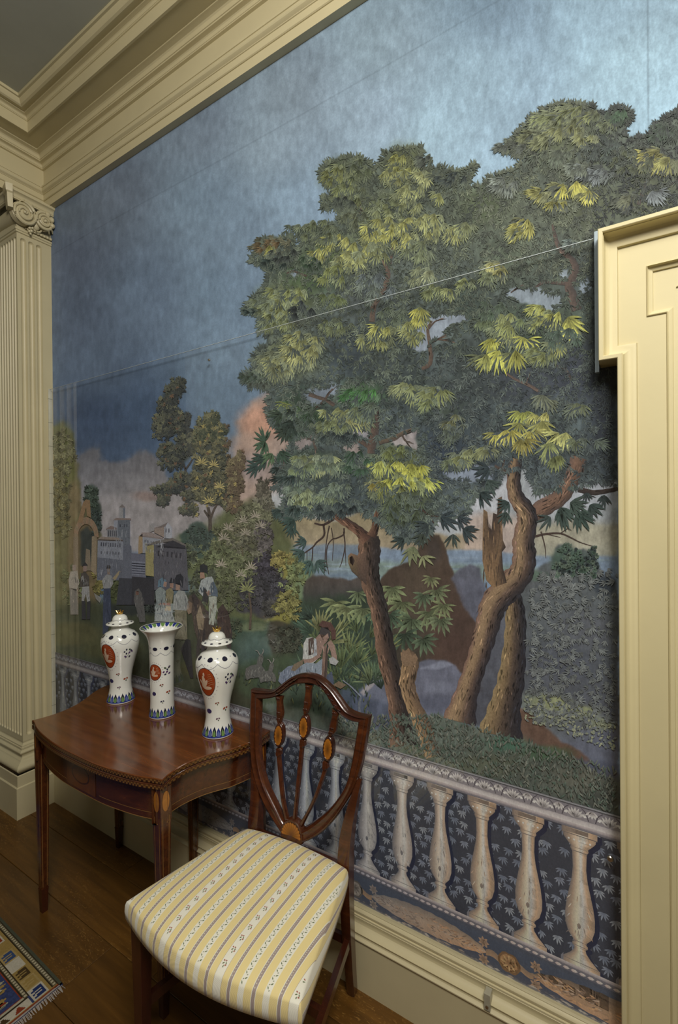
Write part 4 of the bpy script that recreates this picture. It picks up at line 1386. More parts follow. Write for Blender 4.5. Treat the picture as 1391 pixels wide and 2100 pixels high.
def blob(x, y, rx, ry, col, alpha=.8, soft=.6, warp=4, mott=.25):
    k = np.where((np.abs(QX - x) < rx * 1.5 + 8) & (np.abs(QY - y) < ry * 1.5 + 8))[0]
    if len(k) == 0: return
    q = np.sqrt(((QX[k] + warp * 2 * WX[k] - x) / rx) ** 2 + ((QY[k] + warp * 2 * WY[k] - y) / ry) ** 2)
    a = np.clip((1 + soft / 2 - q) / soft, 0, 1); a = a * a * (3 - 2 * a) * alpha
    c = np.array(col, float)[None, :] * (1 + mott * (N2[k] + .8 * N3[k]))[:, None]
    CV[k] = CV[k] * (1 - a[:, None]) + c * a[:, None]

# clouds and horizon glow at the left
wash([(100, 960), (160, 935), (180, 918), (205, 915), (212, 945), (240, 950), (285, 925), (300, 925), (330, 950), (350, 990), (420, 1000), (520, 930), (560, 900), (560, 1120), (100, 1140)], (92, 90, 90), 8, .95, 8, grad=((128, 122, 118), 250, 930, 300, 1080))
wash([(100, 1020), (420, 1010), (560, 1000), (560, 1090), (100, 1100)], (122, 116, 112), 22, .7, 6)
wash([(480, 985), (482, 930), (490, 870), (520, 825), (565, 790), (640, 800), (800, 850), (860, 900), (900, 1060), (560, 1080), (470, 1040)], (148, 128, 114), 12, .95, 10)
blob(535, 865, 42, 34, (176, 132, 108), .8, 1.1); blob(510, 920, 40, 30, (150, 126, 110), .7, 1.1); blob(520, 960, 40, 30, (138, 124, 118), .8, 1.1); blob(700, 900, 60, 40, (150, 132, 124), .7, 1.1)
blob(305, 1018, 30, 10, (118, 98, 88), .6, 1.0)
# far hills, lake and shore behind the trunks
wash([(540, 1010), (980, 960), (1270, 940), (1270, 1120), (540, 1120)], (150, 152, 150), 14, .95, 4)
wash([(940, 985), (1060, 970), (1060, 1030), (960, 1075), (900, 1075)], (172, 172, 172), 10, .9, 6)
wash([(1080, 990), (1270, 990), (1270, 1040), (1100, 1040)], (156, 158, 160), 8, .8, 4)
wash([(545, 1075), (600, 1058), (690, 1068), (760, 1040), (800, 1050), (860, 1090), (930, 1100), (970, 1090), (1000, 1075), (1000, 1130), (545, 1130)], (128, 116, 88), 5, .95, 4, grad=((142, 128, 104), 700, 1060, 700, 1125))
wash([(955, 1060), (1000, 1050), (1075, 1060), (1075, 1140), (950, 1130)], (166, 148, 134), 10, .85, 5)
wash([(1090, 1080), (1160, 1065), (1270, 1075), (1270, 1150), (1090, 1150)], (150, 144, 122), 10, .9, 5)
wash([(570, 1120), (760, 1115), (760, 1190), (600, 1190), (570, 1150)], (104, 115, 124), 4, .95, 3); wash([(600, 1150), (760, 1145), (760, 1185), (620, 1190)], (112, 122, 108), 10, .6, 5); wash([(600, 1175), (750, 1168), (750, 1190), (620, 1195)], (104, 118, 130), 6, .7, 4)
wash([(770, 1120), (820, 1128), (905, 1130), (1010, 1128), (1075, 1140), (1100, 1140), (1270, 1140), (1270, 1210), (770, 1190)], (116, 129, 142), 4, .95, 3)
wash([(770, 1150), (1000, 1158), (1130, 1165), (1130, 1185), (770, 1190)], (112, 126, 108), 8, .7, 4)
for k in range(40):
    x = RND.uniform(580, 1240); y = RND.uniform(1125, 1185)
    blob(x, y, RND.uniform(12, 40), 1.6, RND.choice([(130, 142, 152), (98, 112, 124), (118, 132, 120)]), .6, 1.0, 2)
# middle distance at the left: ruin, walls, buildings' ground, shrubbery
wash([(100, 880), (125, 865), (150, 890), (160, 960), (168, 1060), (185, 1000), (200, 1030), (205, 1100), (200, 1260), (100, 1260)], (76, 72, 48), 6, .95, 8)
blob(125, 905, 26, 40, (78, 80, 54), .8); blob(118, 970, 22, 50, (90, 82, 50), .8); blob(122, 1050, 24, 50, (82, 76, 48), .8); blob(140, 950, 14, 60, (76, 78, 46), .7); blob(150, 1030, 14, 40, (96, 82, 60), .7)
blob(188, 1015, 14, 22, (50, 60, 50), .9); blob(195, 1060, 12, 40, (46, 54, 48), .9)
wash([(140, 1080), (150, 1070), (185, 1070), (200, 1090), (200, 1260), (140, 1260)], (84, 72, 52), 5, .9, 3)
wash([(165, 1090), (180, 1080), (192, 1100), (192, 1160), (165, 1160)], (44, 48, 46), 4, .9, 2)
wash([(100, 1240), (560, 1200), (600, 1320), (580, 1480), (100, 1440)], (50, 52, 38), 14, .97, 8)
wash([(270, 1180), (330, 1180), (330, 1260), (230, 1260), (215, 1190)], (38, 40, 38), 6, .9, 5)
blob(245, 1215, 30, 26, (60, 64, 36), .7); blob(150, 1300, 60, 24, (66, 62, 40), .7); blob(230, 1330, 60, 22, (58, 56, 36), .7); blob(420, 1370, 60, 20, (64, 62, 40), .6)
wash([(360, 1110), (420, 1080), (470, 1040), (540, 1020), (580, 1060), (600, 1120), (610, 1260), (600, 1330), (440, 1330), (400, 1200), (370, 1180)], (74, 78, 52), 12, .95, 10)
blob(430, 1180, 45, 50, (82, 86, 56), .6); blob(490, 1150, 45, 45, (84, 86, 58), .6); blob(520, 1080, 40, 45, (84, 82, 66), .7)
for (x, y, r) in ((405, 1090, 20), (390, 1105, 18), (425, 1105, 18), (410, 1125, 22)):
    blob(x, y, r, r, (54, 66, 58), .9, .4, 5)
wash([(555, 1140), (600, 1130), (640, 1170), (620, 1250), (590, 1290), (540, 1280)], (120, 112, 56), 14, .75, 8)
wash([(590, 1150), (640, 1150), (645, 1230), (610, 1250)], (92, 110, 84), 12, .7, 6)
for (x, y, r) in ((545, 1150, 18), (560, 1180, 20), (530, 1190, 26), (555, 1215, 26), (580, 1205, 20), (520, 1230, 26), (545, 1245, 24), (575, 1235, 18), (500, 1240, 20)):
    blob(x, y, r, r, (54, 52, 56), .85, .4, 6)
wash([(460, 1270), (560, 1275), (565, 1300), (540, 1380), (460, 1380)], (46, 60, 50), 10, .8, 6); blob(525, 1335, 40, 40, (82, 96, 92), .55, 1.1); blob(520, 1285, 28, 10, (96, 98, 70), .6)
wash([(548, 1300), (556, 1276), (575, 1272), (600, 1285), (612, 1300), (610, 1350), (560, 1352)], (54, 50, 42), 4, .9, 5)
wash([(560, 1340), (640, 1335), (700, 1380), (760, 1420), (760, 1500), (560, 1460), (480, 1410), (480, 1370)], (56, 66, 48), 10, .85, 6)
# rocks
wash([(625, 1190), (640, 1178), (680, 1185), (720, 1188), (745, 1180), (765, 1200), (770, 1290), (620, 1300)], (70, 62, 56), 3, .95, 5, grad=((46, 52, 50), 690, 1190, 690, 1260))
wash([(770, 1200), (800, 1165), (840, 1150), (870, 1110), (885, 1098), (900, 1098), (912, 1115), (922, 1155), (948, 1215), (975, 1275), (992, 1300), (990, 1420), (870, 1440), (780, 1420)], (66, 55, 46), 2.5, .97, 3, grad=((74, 58, 48), 860, 1150, 960, 1260))
blob(850, 1230, 30, 70, (78, 68, 56), .6, 1); blob(890, 1130, 14, 26, (58, 52, 48), .7, 1); blob(940, 1310, 40, 60, (66, 52, 46), .7, 1); blob(830, 1320, 50, 60, (56, 54, 46), .7, 1)
wash([(618, 1230), (760, 1215), (780, 1300), (800, 1420), (650, 1420), (600, 1330), (600, 1260)], (48, 58, 46), 12, .9, 8)
wash([(925, 1185), (945, 1165), (965, 1155), (985, 1165), (1000, 1230), (985, 1290), (945, 1230)], (84, 84, 92), 4, .95, 4)
# grey boulders behind the trunks
wash([(720, 1440), (735, 1418), (775, 1380), (800, 1370), (830, 1372), (870, 1352), (905, 1352), (935, 1362), (955, 1395), (945, 1440), (900, 1470), (860, 1500), (790, 1500), (730, 1480)], (92, 94, 104), 3, .95, 4)
wash([(700, 1410), (740, 1415), (760, 1440), (765, 1500), (700, 1480)], (66, 72, 84), 6, .85, 5); wash([(735, 1430), (800, 1440), (815, 1500), (740, 1490)], (70, 74, 84), 8, .8, 5)
wash([(738, 1420), (776, 1383), (783, 1388), (745, 1428)], (140, 132, 128), 2, .8, 2); wash([(860, 1372), (905, 1354), (930, 1362), (900, 1372)], (124, 126, 136), 3, .8, 3); blob(900, 1410, 26, 12, (112, 114, 124), .6, 1); blob(890, 1440, 40, 16, (76, 78, 88), .8, 1)
# blue-grey thicket on the right
wash([(1062, 1190), (1090, 1175), (1110, 1160), (1130, 1150), (1140, 1118), (1160, 1118), (1180, 1130), (1200, 1125), (1222, 1145), (1228, 1165), (1240, 1180), (1262, 1195), (1270, 1240), (1270, 1560), (1180, 1530), (1060, 1440)], (80, 83, 82), 4, .97, 6, grad=((74, 75, 78), 1150, 1250, 1150, 1450))
blob(1160, 1150, 30, 30, (66, 84, 70), .8, .6); blob(1200, 1160, 26, 30, (70, 80, 74), .8, .6); blob(1240, 1200, 22, 20, (50, 56, 62), .8, .6); blob(1120, 1200, 50, 24, (86, 88, 88), .6, 1); blob(1200, 1290, 60, 40, (84, 84, 88), .5, 1); blob(1150, 1360, 70, 40, (76, 78, 84), .6, 1)
blob(1100, 1180, 24, 10, (84, 104, 84), .7, .8)
wash([(985, 1260), (1045, 1230), (1045, 1490), (960, 1490), (965, 1400)], (78, 78, 82), 5, .95, 4, grad=((66, 66, 70), 1010, 1290, 1010, 1480))
# sunlit bank, brown cutting, foreground grass
wash([(1066, 1430), (1080, 1415), (1110, 1418), (1150, 1432), (1185, 1445), (1210, 1455), (1262, 1485), (1270, 1580), (1180, 1560), (1070, 1500)], (96, 100, 92), 6, .95, 6, grad=((84, 86, 94), 1150, 1440, 1180, 1530))
blob(1130, 1440, 40, 16, (128, 130, 92), .8, 1); blob(1180, 1460, 46, 14, (124, 126, 88), .8, 1); blob(1230, 1485, 30, 12, (110, 112, 84), .7, 1); blob(1120, 1470, 36, 14, (108, 112, 90), .7, 1)
wash([(1060, 1448), (1085, 1460), (1115, 1485), (1150, 1520), (1190, 1540), (1215, 1562), (1150, 1560), (1080, 1530), (1055, 1510)], (86, 66, 54), 4, .95, 4)
wash([(760, 1500), (860, 1470), (900, 1462), (960, 1485), (1020, 1505), (1090, 1525), (1160, 1548), (1230, 1575), (1275, 1590), (1275, 1720), (1000, 1620), (700, 1530), (560, 1480), (540, 1440), (640, 1460)], (84, 90, 78), 6, .95, 6, grad=((68, 71, 61), 900, 1480, 960, 1620))
blob(930, 1510, 40, 22, (88, 94, 84), .7, 1); blob(1040, 1525, 40, 18, (58, 88, 70), .7, 1); blob(1120, 1545, 50, 14, (58, 80, 56), .7, 1); blob(1000, 1570, 70, 24, (78, 80, 62), .6, 1); blob(1180, 1600, 60, 28, (86, 84, 72), .7, 1); blob(870, 1540, 40, 14, (58, 72, 56), .8, 1); blob(1240, 1640, 40, 24, (58, 60, 54), .8, 1)
wash([(1180, 1556), (1230, 1560), (1270, 1570), (1270, 1600), (1230, 1590)], (64, 66, 76), 8, .8, 5)

for (x, y, rx, ry) in ((366, 792, 14, 16), (352, 812, 16, 18), (340, 832, 16, 16), (352, 848, 20, 16), (332, 868, 18, 20), (352, 872, 22, 20), (375, 862, 14, 16), (436, 858, 12, 12), (420, 872, 18, 16), (455, 880, 14, 12), (432, 892, 22, 14), (410, 892, 16, 16), (380, 905, 20, 14), (345, 925, 20, 16), (365, 935, 24, 20), (425, 915, 22, 16), (420, 950, 24, 22), (450, 945, 22, 22), (482, 960, 14, 20), (470, 985, 28, 20), (440, 985, 28, 24), (405, 985, 22, 18), (375, 985, 22, 14), (400, 1015, 24, 16), (430, 1020, 26, 16), (460, 1015, 28, 20), (485, 995, 16, 18), (335, 1005, 20, 10)):
    blob(x, y, rx, ry, (58, 60, 52) if x < 465 else (78, 68, 54), .92, .5, 5)
# the two great trees: dark massed under-painting
FOL = [(655, 362), (662, 340), (690, 325), (722, 318), (752, 325), (768, 345), (780, 328), (795, 308), (830, 302), (868, 298), (862, 325), (872, 345), (900, 338), (935, 350), (982, 335), (965, 365), (955, 385), (985, 378), (1010, 358), (1040, 350), (1060, 345), (1075, 320), (1030, 310), (1045, 290), (1070, 260), (1095, 235), (1125, 215), (1170, 208), (1215, 215), (1240, 230), (1265, 218), (1300, 225), (1295, 245), (1280, 275), (1310, 280), (1335, 275), (1345, 250), (1391, 225), (2200, 150), (2200, 700), (1391, 900), (1268, 1000), (1230, 985), (1190, 1000), (1100, 1010), (1080, 960), (1040, 965), (1010, 1000), (980, 1010), (960, 1055), (900, 1065), (870, 1110), (820, 1105), (780, 1070), (740, 1050), (700, 1042), (640, 1052), (600, 1062), (575, 1045), (590, 1015), (562, 1000), (580, 985), (560, 960), (572, 938), (600, 915), (590, 890), (560, 870), (545, 850), (555, 800), (520, 790), (498, 770), (520, 750), (515, 735), (535, 712), (565, 697), (530, 682), (530, 640), (500, 640), (515, 610), (545, 588), (550, 548), (515, 538), (525, 508), (545, 488), (600, 485), (612, 515), (622, 488), (642, 465), (682, 455), (712, 432), (662, 428), (665, 405), (685, 392)]
wash(FOL, (88, 95, 82), 3.5, .97, 6, grad=((78, 87, 87), 900, 420, 860, 860), mott=.5)
for (x, y, rx, ry, c, a) in ((700, 360, 40, 30, (84, 90, 58), .7), (830, 340, 40, 40, (96, 100, 60), .6), (790, 450, 60, 50, (108, 112, 66), .6), (690, 520, 60, 40, (96, 104, 60), .6), (590, 620, 55, 40, (104, 110, 66), .7), (640, 560, 60, 40, (66, 82, 52), .7), (760, 600, 60, 60, (72, 76, 74), .7), (870, 520, 60, 60, (78, 84, 76), .6), (950, 450, 60, 60, (84, 90, 74), .6), (1170, 300, 70, 60, (98, 104, 72), .6), (1000, 420, 50, 40, (86, 96, 64), .6), (1080, 440, 60, 50, (104, 110, 90), .6), (1200, 420, 60, 60, (88, 92, 64), .6), (1330, 400, 60, 60, (86, 90, 64), .6), (1050, 530, 60, 50, (96, 106, 80), .5),
                          (600, 730, 60, 40, (110, 114, 72), .7), (540, 775, 30, 18, (66, 76, 56), .8), (720, 720, 60, 50, (56, 64, 68), .8), (820, 760, 60, 60, (58, 64, 62), .7), (620, 830, 50, 40, (48, 62, 48), .8), (740, 810, 50, 30, (66, 92, 52), .6), (680, 870, 60, 30, (58, 70, 52), .7), (640, 960, 60, 40, (56, 68, 52), .8), (700, 1000, 70, 40, (54, 62, 62), .7), (820, 960, 60, 50, (104, 108, 54), .7), (840, 1020, 50, 50, (74, 80, 56), .8), (920, 920, 50, 60, (46, 54, 66), .8), (950, 860, 60, 60, (62, 70, 70), .7), (980, 760, 60, 60, (58, 64, 60), .7), (900, 830, 50, 40, (72, 80, 64), .6),
                          (1070, 680, 60, 50, (66, 80, 58), .7), (1160, 660, 60, 40, (78, 90, 66), .6), (1080, 790, 80, 40, (62, 66, 72), .8), (1190, 760, 60, 60, (56, 60, 70), .8), (1240, 700, 30, 120, (44, 50, 52), .8), (1240, 850, 30, 120, (40, 44, 52), .8), (1090, 890, 70, 40, (70, 80, 60), .6), (1000, 960, 50, 30, (50, 58, 62), .8), (1180, 940, 50, 40, (56, 62, 60), .7), (1130, 560, 60, 40, (82, 90, 80), .6), (1200, 590, 40, 60, (74, 82, 80), .7), (960, 630, 40, 40, (60, 72, 62), .6)):
    blob(x, y, rx, ry, c, a, 1.2, 8, .4)
# glimpses of sky through the leaves
for pts, c in (([(846, 712), (850, 685), (870, 655), (905, 642), (950, 643), (962, 655), (925, 668), (905, 690), (885, 700), (872, 722), (855, 722)], (150, 158, 166)), ([(618, 806), (640, 795), (655, 800), (680, 785), (700, 790), (690, 805), (672, 815), (655, 830), (640, 836), (630, 822)], (116, 124, 132)),
               ([(718, 886), (735, 876), (760, 884), (752, 900), (735, 895)], (146, 142, 142)), ([(800, 898), (830, 885), (858, 878), (852, 900), (862, 925), (835, 915), (810, 912)], (158, 148, 144)), ([(1030, 602), (1060, 588), (1105, 590), (1150, 604), (1158, 625), (1130, 640), (1090, 628), (1055, 616)], (150, 160, 166)), ([(1190, 575), (1205, 570), (1215, 590), (1200, 605), (1190, 600)], (148, 158, 166)), ([(1150, 555), (1165, 552), (1165, 570), (1150, 572)], (164, 174, 180)),
               ([(705, 448), (716, 432), (735, 440), (735, 458), (712, 462)], (118, 124, 126)), ([(590, 562), (606, 552), (615, 560), (605, 570)], (130, 140, 150)), ([(600, 905), (625, 885), (650, 890), (640, 910), (615, 925)], (140, 128, 122)), ([(700, 915), (730, 905), (745, 925), (720, 940)], (142, 128, 120)), ([(575, 1000), (600, 990), (640, 1000), (620, 1012), (590, 1012)], (120, 118, 118)),
               ([(905, 960), (960, 950), (1020, 958), (1010, 985), (960, 990), (915, 980)], (132, 140, 150)), ([(1185, 995), (1230, 990), (1265, 988), (1265, 1003), (1200, 1005)], (160, 162, 164))):
    wash(pts, c, 3, .9, 4)

# ---- crisp brush strokes, each a small flat shape just proud of the paper
SEQ = [0]
INKM = None
def aged(c, sat=.84, lift=6.0):
    """the varnished, dusty look of old distemper: a little greyer and lifted in the darks"""
    c = np.asarray(c, float)
    l = (c * np.array([.30, .59, .11])).sum(-1, keepdims=True)
    return (l + (c - l) * sat) * .97 + lift
class Ink:
    def __init__(self, name):
        self.name, self.x, self.y, self.c, self.f, self.s = name, [], [], [], [], []
    age = (.84, 6.0)
    def poly(self, pts, col):
        k = len(self.x); n = len(pts)
        multi = hasattr(col[0], '__len__')
        SEQ[0] += 1
        for i, (a, b) in enumerate(pts):
            self.x.append(a); self.y.append(b); self.c.append(col[i] if multi else col); self.s.append(SEQ[0])
        self.f.append(tuple(range(k, k + n)))
    def strip(self, L, R, cl, cr):
        """quad strip between two polylines"""
        SEQ[0] += 1
        k = len(self.x); n = len(L)
        for P, C in ((L, cl), (R, cr)):
            for i, (a, b) in enumerate(P):
                self.x.append(a); self.y.append(b); self.c.append(C[i] if hasattr(C[0], '__len__') else C); self.s.append(SEQ[0])
        for i in range(n - 1):
            self.f.append((k + i, k + i + 1, k + n + i + 1, k + n + i))
    def leaf(self, x, y, L, w, ang, c0, c1, bend=0.0):
        ca, sa = math.cos(ang), math.sin(ang)
        def P(t, o):
            u = t * L; v = o * w * .5 + bend * L * t * t
            return (x + u * ca - v * sa, y + u * sa + v * ca)
        cm = tuple((a + b) / 2 for a, b in zip(c0, c1))
        self.poly([P(0, 0), P(.30, .85), P(.66, .8), P(1, 0), P(.66, -.8), P(.30, -.85)], [c0, cm, c1, c1, cm, c0])
    def dab(self, x, y, L, w, ang, c):
        ca, sa = math.cos(ang) * .5, math.sin(ang) * .5
        self.poly([(x - L * ca, y - L * sa), (x - w * sa, y + w * ca), (x + L * ca, y + L * sa), (x + w * sa, y - w * ca)], c)
    def fan(self, x, y, size, ang, spread, n, col, rnd=RND, wid=.20, dark=.62, jit=.10):
        for k in range(n):
            t = (k / (n - 1) - .5) if n > 1 else 0
            a = ang + spread * t + rnd.uniform(-.10, .10)
            L = size * (1 - .35 * abs(t) * 1.2) * rnd.uniform(.82, 1.1)
            j = 1 + rnd.uniform(-jit, jit)
            c1 = tuple(v * j for v in col); c0 = tuple(v * j * dark for v in col)
            self.leaf(x, y, L, size * wid * rnd.uniform(.8, 1.15), a, c0, c1, -.10 * math.sin(a - math.pi / 2) * 1.2 * rnd.uniform(.5, 1.2))
    def line(self, pts, w0, w1, col):
        P = [np.array(p, float) for p in smoothpath(pts, 4)]
        L, R = [], []
        for i, p in enumerate(P):
            t = P[min(i + 1, len(P) - 1)] - P[max(i - 1, 0)]; t = t / (np.linalg.norm(t) + 1e-9)
            w = (w0 + (w1 - w0) * i / (len(P) - 1)) / 2
            L.append((p[0] - t[1] * w, p[1] + t[0] * w)); R.append((p[0] + t[1] * w, p[1] - t[0] * w))
        self.strip(L, R, col, col)
    def trunk(self, path, cols, bark=60, rnd=RND, tex=((40, 30, 24), (160, 118, 80))):
        """path of (x, y, width); cols runs across from left edge to right edge"""
        P = np.array(smoothpath(path, 6))
        T = np.gradient(P[:, :2], axis=0); T /= np.linalg.norm(T, axis=1)[:, None] + 1e-9
        Nn = np.c_[-T[:, 1], T[:, 0]]
        if Nn[:, 0].mean() > 0: Nn = -Nn            # make it point left
        m = len(cols)
        lines = []
        for j in range(m):
            o = (.5 - j / (m - 1))
            wob = np.array([1 + .06 * math.sin(i * 1.7 + j) for i in range(len(P))])
            lines.append([tuple(p) for p in (P[:, :2] + Nn * (P[:, 2] * o * wob)[:, None])])
        for j in range(m - 1):
            self.strip(lines[j], lines[j + 1], cols[j], cols[j + 1])
        for _ in range(bark):
            i = rnd.randrange(2, len(P) - 2); o = rnd.uniform(-.47, .47)
            base = np.array(cols[min(m - 1, int((.5 - o) * m))], float)
            c = base * (rnd.uniform(.45, .75) if rnd.random() < .6 else rnd.uniform(1.15, 1.45))
            q = P[i, :2] + Nn[i] * P[i, 2] * o
            a = math.atan2(T[i][1], T[i][0]) + rnd.uniform(-.2, .2)
            self.leaf(q[0], q[1], rnd.uniform(8, 22), rnd.uniform(1.2, 3.2), a, tuple(c), tuple(c))
    def build(self, parent, kind='stuff', wall=False, mat=None):
        x, y = np.array(self.x), np.array(self.y)
        if wall: X, Z = x, y
        else: X, Z = to_wall(x, y)
        c = pigment(np.clip(aged(self.c, *self.age), 0, 255), X, Z)
        Y = -(.0005 + np.array(self.s) * 4e-8)
        keep = [f for f in self.f]
        me = bpy.data.meshes.new(self.name)
        me.from_pydata(np.c_[X, Y, Z].tolist(), [], keep)
        paint_mesh(me, c)
        me.update()
        o = add(self.name, me, mat or INKM, parent)
        if kind: o['kind'] = kind
        return o

def inside(poly, x, y):
    r = False; n = len(poly)
    for i in range(n):
        (xa, ya), (xb, yb) = poly[i], poly[(i + 1) % n]
        if (ya > y) != (yb > y) and x < xa + (y - ya) * (xb - xa) / (yb - ya):
            r = not r
    return r
def mixc(a, b, t): return tuple(u + (v - u) * t for u, v in zip(a, b))
DOWN = math.pi / 2

under = Ink('painted_undergrowth')
# ---- undergrowth with broad leaves between the trunks
for (x, y, s, c) in ((690, 1235, 40, (128, 138, 86)), (712, 1245, 38, (132, 140, 86)), (745, 1248, 46, (120, 132, 84)), (735, 1215, 30, (112, 126, 84)), (770, 1255, 34, (78, 104, 74)), (805, 1205, 40, (122, 132, 84)), (825, 1235, 44, (120, 130, 82)), (845, 1270, 48, (100, 116, 78)), (880, 1255, 44, (114, 124, 80)), (895, 1210, 38, (116, 124, 82)), (870, 1220, 34, (96, 112, 78)), (905, 1270, 36, (104, 114, 78)), (830, 1300, 44, (72, 90, 66)), (868, 1310, 40, (88, 104, 74)), (800, 1260, 38, (76, 96, 70)), (885, 1185, 26, (128, 130, 84)), (910, 1240, 34, (120, 126, 80))):
    under.fan(x, y, s, DOWN + RND.uniform(-.5, .5), 3.4, 8, c, wid=.20, dark=.55)
for (x, y) in [(RND.uniform(610, 800), RND.uniform(1290, 1420)) for k in range(46)]:
    under.fan(x, y, RND.uniform(26, 48), -DOWN + RND.uniform(-.7, .7), 1.2, 6, RND.choice([(62, 76, 52), (84, 98, 58), (56, 70, 54), (112, 118, 66), (70, 88, 62)]), wid=.10, dark=.6)
for (x, y, s, c, a) in ((640, 1300, 60, (70, 94, 72), -2.2), (655, 1295, 56, (124, 124, 74), -1.6), (675, 1320, 60, (130, 132, 80), -1.0), (715, 1340, 60, (112, 122, 72), -1.1), (730, 1365, 58, (86, 104, 66), -1.4), (700, 1370, 56, (92, 106, 62), -1.7), (760, 1400, 54, (106, 120, 78), -2.2), (770, 1395, 50, (84, 104, 74), -1.0), (640, 1270, 44, (58, 76, 62), -2.4)):
    under.fan(x, y, s, a, 1.5, 9, c, wid=.09, dark=.55)
# ---- the two great trees
tree1 = Ink('painted_trees'); tree1.age = (.80, 1.0)
# trunks, seen below the crowns
BR = [(128, 98, 72), (118, 90, 66), (92, 70, 54), (64, 52, 46), (50, 46, 46)]
BR2 = [(112, 82, 68), (140, 110, 76), (132, 104, 72), (90, 70, 56), (56, 47, 45), (40, 38, 42)]
tree1.trunk([(1189, 938, 34), (1172, 985, 32), (1150, 1019, 34), (1120, 1038, 36), (1085, 1062, 38)], [(104, 80, 68), (126, 92, 70), (106, 78, 60), (70, 56, 50)], 50)
tree1.trunk([(1186, 1003, 12), (1215, 1010, 11), (1245, 1007, 9), (1268, 1002, 8)], [(66, 52, 46), (48, 40, 38)], 4)
tree1.trunk([(1046, 1196, 20), (1054, 1228, 34), (1058, 1267, 42), (1056, 1327, 47), (1048, 1397, 56), (1036, 1450, 66), (1026, 1508, 92)], [(134, 110, 70), (118, 94, 62), (76, 61, 49), (48, 43, 43), (38, 38, 43)], 200)
tree1.trunk([(1059, 940, 26), (1054, 980, 28), (1058, 1016, 32), (1076, 1044, 38), (1082, 1066, 42), (1074, 1110, 45), (1076, 1137, 48), (1070, 1173, 50), (1043, 1203, 58), (1014, 1238, 56), (1002, 1276, 50), (988, 1327, 46), (972, 1376, 44), (955, 1430, 50), (942, 1480, 70)], BR2, 260)
tree1.poly([(990, 1110), (992, 1044), (1000, 1050), (1003, 1080), (1008, 1090), (1012, 1052), (1020, 1055), (1022, 1022), (1030, 1018), (1030, 1060), (1032, 1108), (1038, 1122), (1030, 1132), (1032, 1165), (1040, 1195), (1012, 1205), (998, 1190), (990, 1150)], [(120, 92, 62)] * 3 + [(66, 52, 44)] * 4 + [(96, 74, 54)] * 4 + [(54, 44, 40)] * 4 + [(128, 96, 62)] * 3)
for k in range(60):
    x, y = RND.uniform(992, 1030), RND.uniform(1060, 1195)
    tree1.leaf(x, y, RND.uniform(10, 28), 2.2, DOWN + RND.uniform(-.15, .15), *((RND.choice([(64, 50, 42), (140, 106, 70), (90, 70, 50)]),) * 2))
tree1.trunk([(757, 1100, 42), (758, 1130, 46), (757, 1160, 42), (760, 1190, 40), (775, 1239, 36), (785, 1290, 36), (793, 1340, 40), (812, 1421, 38), (820, 1480, 42), (825, 1530, 58)], [(118, 86, 64), (100, 74, 56), (68, 53, 44), (48, 41, 38), (42, 38, 37)], 230)
tree1.poly([(714, 1140), (720, 1134), (736, 1140), (752, 1128), (752, 1200), (742, 1190), (722, 1172), (715, 1156)], [(112, 92, 60), (124, 92, 66), (104, 78, 60), (92, 70, 56), (70, 56, 48), (66, 54, 46), (72, 58, 48), (104, 86, 56)]); tree1.poly([(717, 1143), (723, 1140), (728, 1150), (724, 1160), (718, 1154)], (66, 52, 46))
tree1.trunk([(754, 1108, 26), (740, 1092, 20), (721, 1078, 18), (696, 1062, 16), (674, 1046, 13)], [(120, 84, 62), (92, 62, 48), (56, 42, 38)], 24)
tree1.trunk([(690, 1056, 9), (706, 1054, 8), (722, 1046, 7)], [(110, 78, 58), (70, 50, 42)], 6)
tree1.trunk([(762, 1100, 20), (769, 1085, 16), (772, 1062, 12), (776, 1048, 10)], [(112, 80, 58), (84, 58, 44), (54, 42, 38)], 14)
TW = (60, 46, 40)
for pts, w0, w1 in (([(685, 1064), (664, 1076), (645, 1073)], 6, 3), ([(664, 1076), (665, 1098), (650, 1112), (642, 1122), (625, 1134), (615, 1142)], 4.5, 2), ([(706, 1083), (705, 1096), (690, 1104), (682, 1106), (672, 1120), (670, 1150), (675, 1178)], 3.5, 1.5), ([(676, 1078), (672, 1098), (668, 1130), (666, 1175)], 3, 1.3), ([(680, 1082), (684, 1112), (682, 1150)], 2.2, 1.2), ([(705, 1090), (708, 1120), (702, 1150), (697, 1164)], 3, 1.2), ([(642, 1122), (640, 1150), (634, 1170), (630, 1178)], 2.5, 1.2), ([(630, 1132), (630, 1150)], 2, 1), ([(708, 1120), (710, 1160)], 2, 1)):
    tree1.line(pts, w0, w1, TW)
for pts, w0, w1 in (([(1098, 1100), (1120, 1095), (1150, 1094), (1172, 1103), (1190, 1112), (1215, 1120)], 5, 1.5), ([(1110, 1090), (1118, 1120), (1120, 1145)], 3, 1.2), ([(1150, 1094), (1165, 1084), (1172, 1088)], 2.5, 1), ([(1120, 1095), (1150, 1102)], 2, 1), ([(862, 1023), (862, 1040), (880, 1056), (900, 1060), (920, 1072)], 5, 2), ([(880, 1056), (890, 1072), (900, 1078)], 3, 1.5), ([(900, 1060), (940, 1058)], 2.5, 1)):
    tree1.line(pts, w0, w1, (70, 54, 46))
# broken stub leaning on the ground
tree1.trunk([(832, 1334, 22), (842, 1360, 34), (836, 1400, 32), (846, 1440, 30), (868, 1490, 34), (888, 1552, 30)], [(144, 112, 74), (130, 100, 66), (108, 84, 60), (84, 66, 50)], 90)
tree1.poly([(822, 1352), (826, 1330), (832, 1336), (838, 1328), (846, 1346), (852, 1340), (858, 1350), (850, 1366), (830, 1366)], (118, 92, 66))
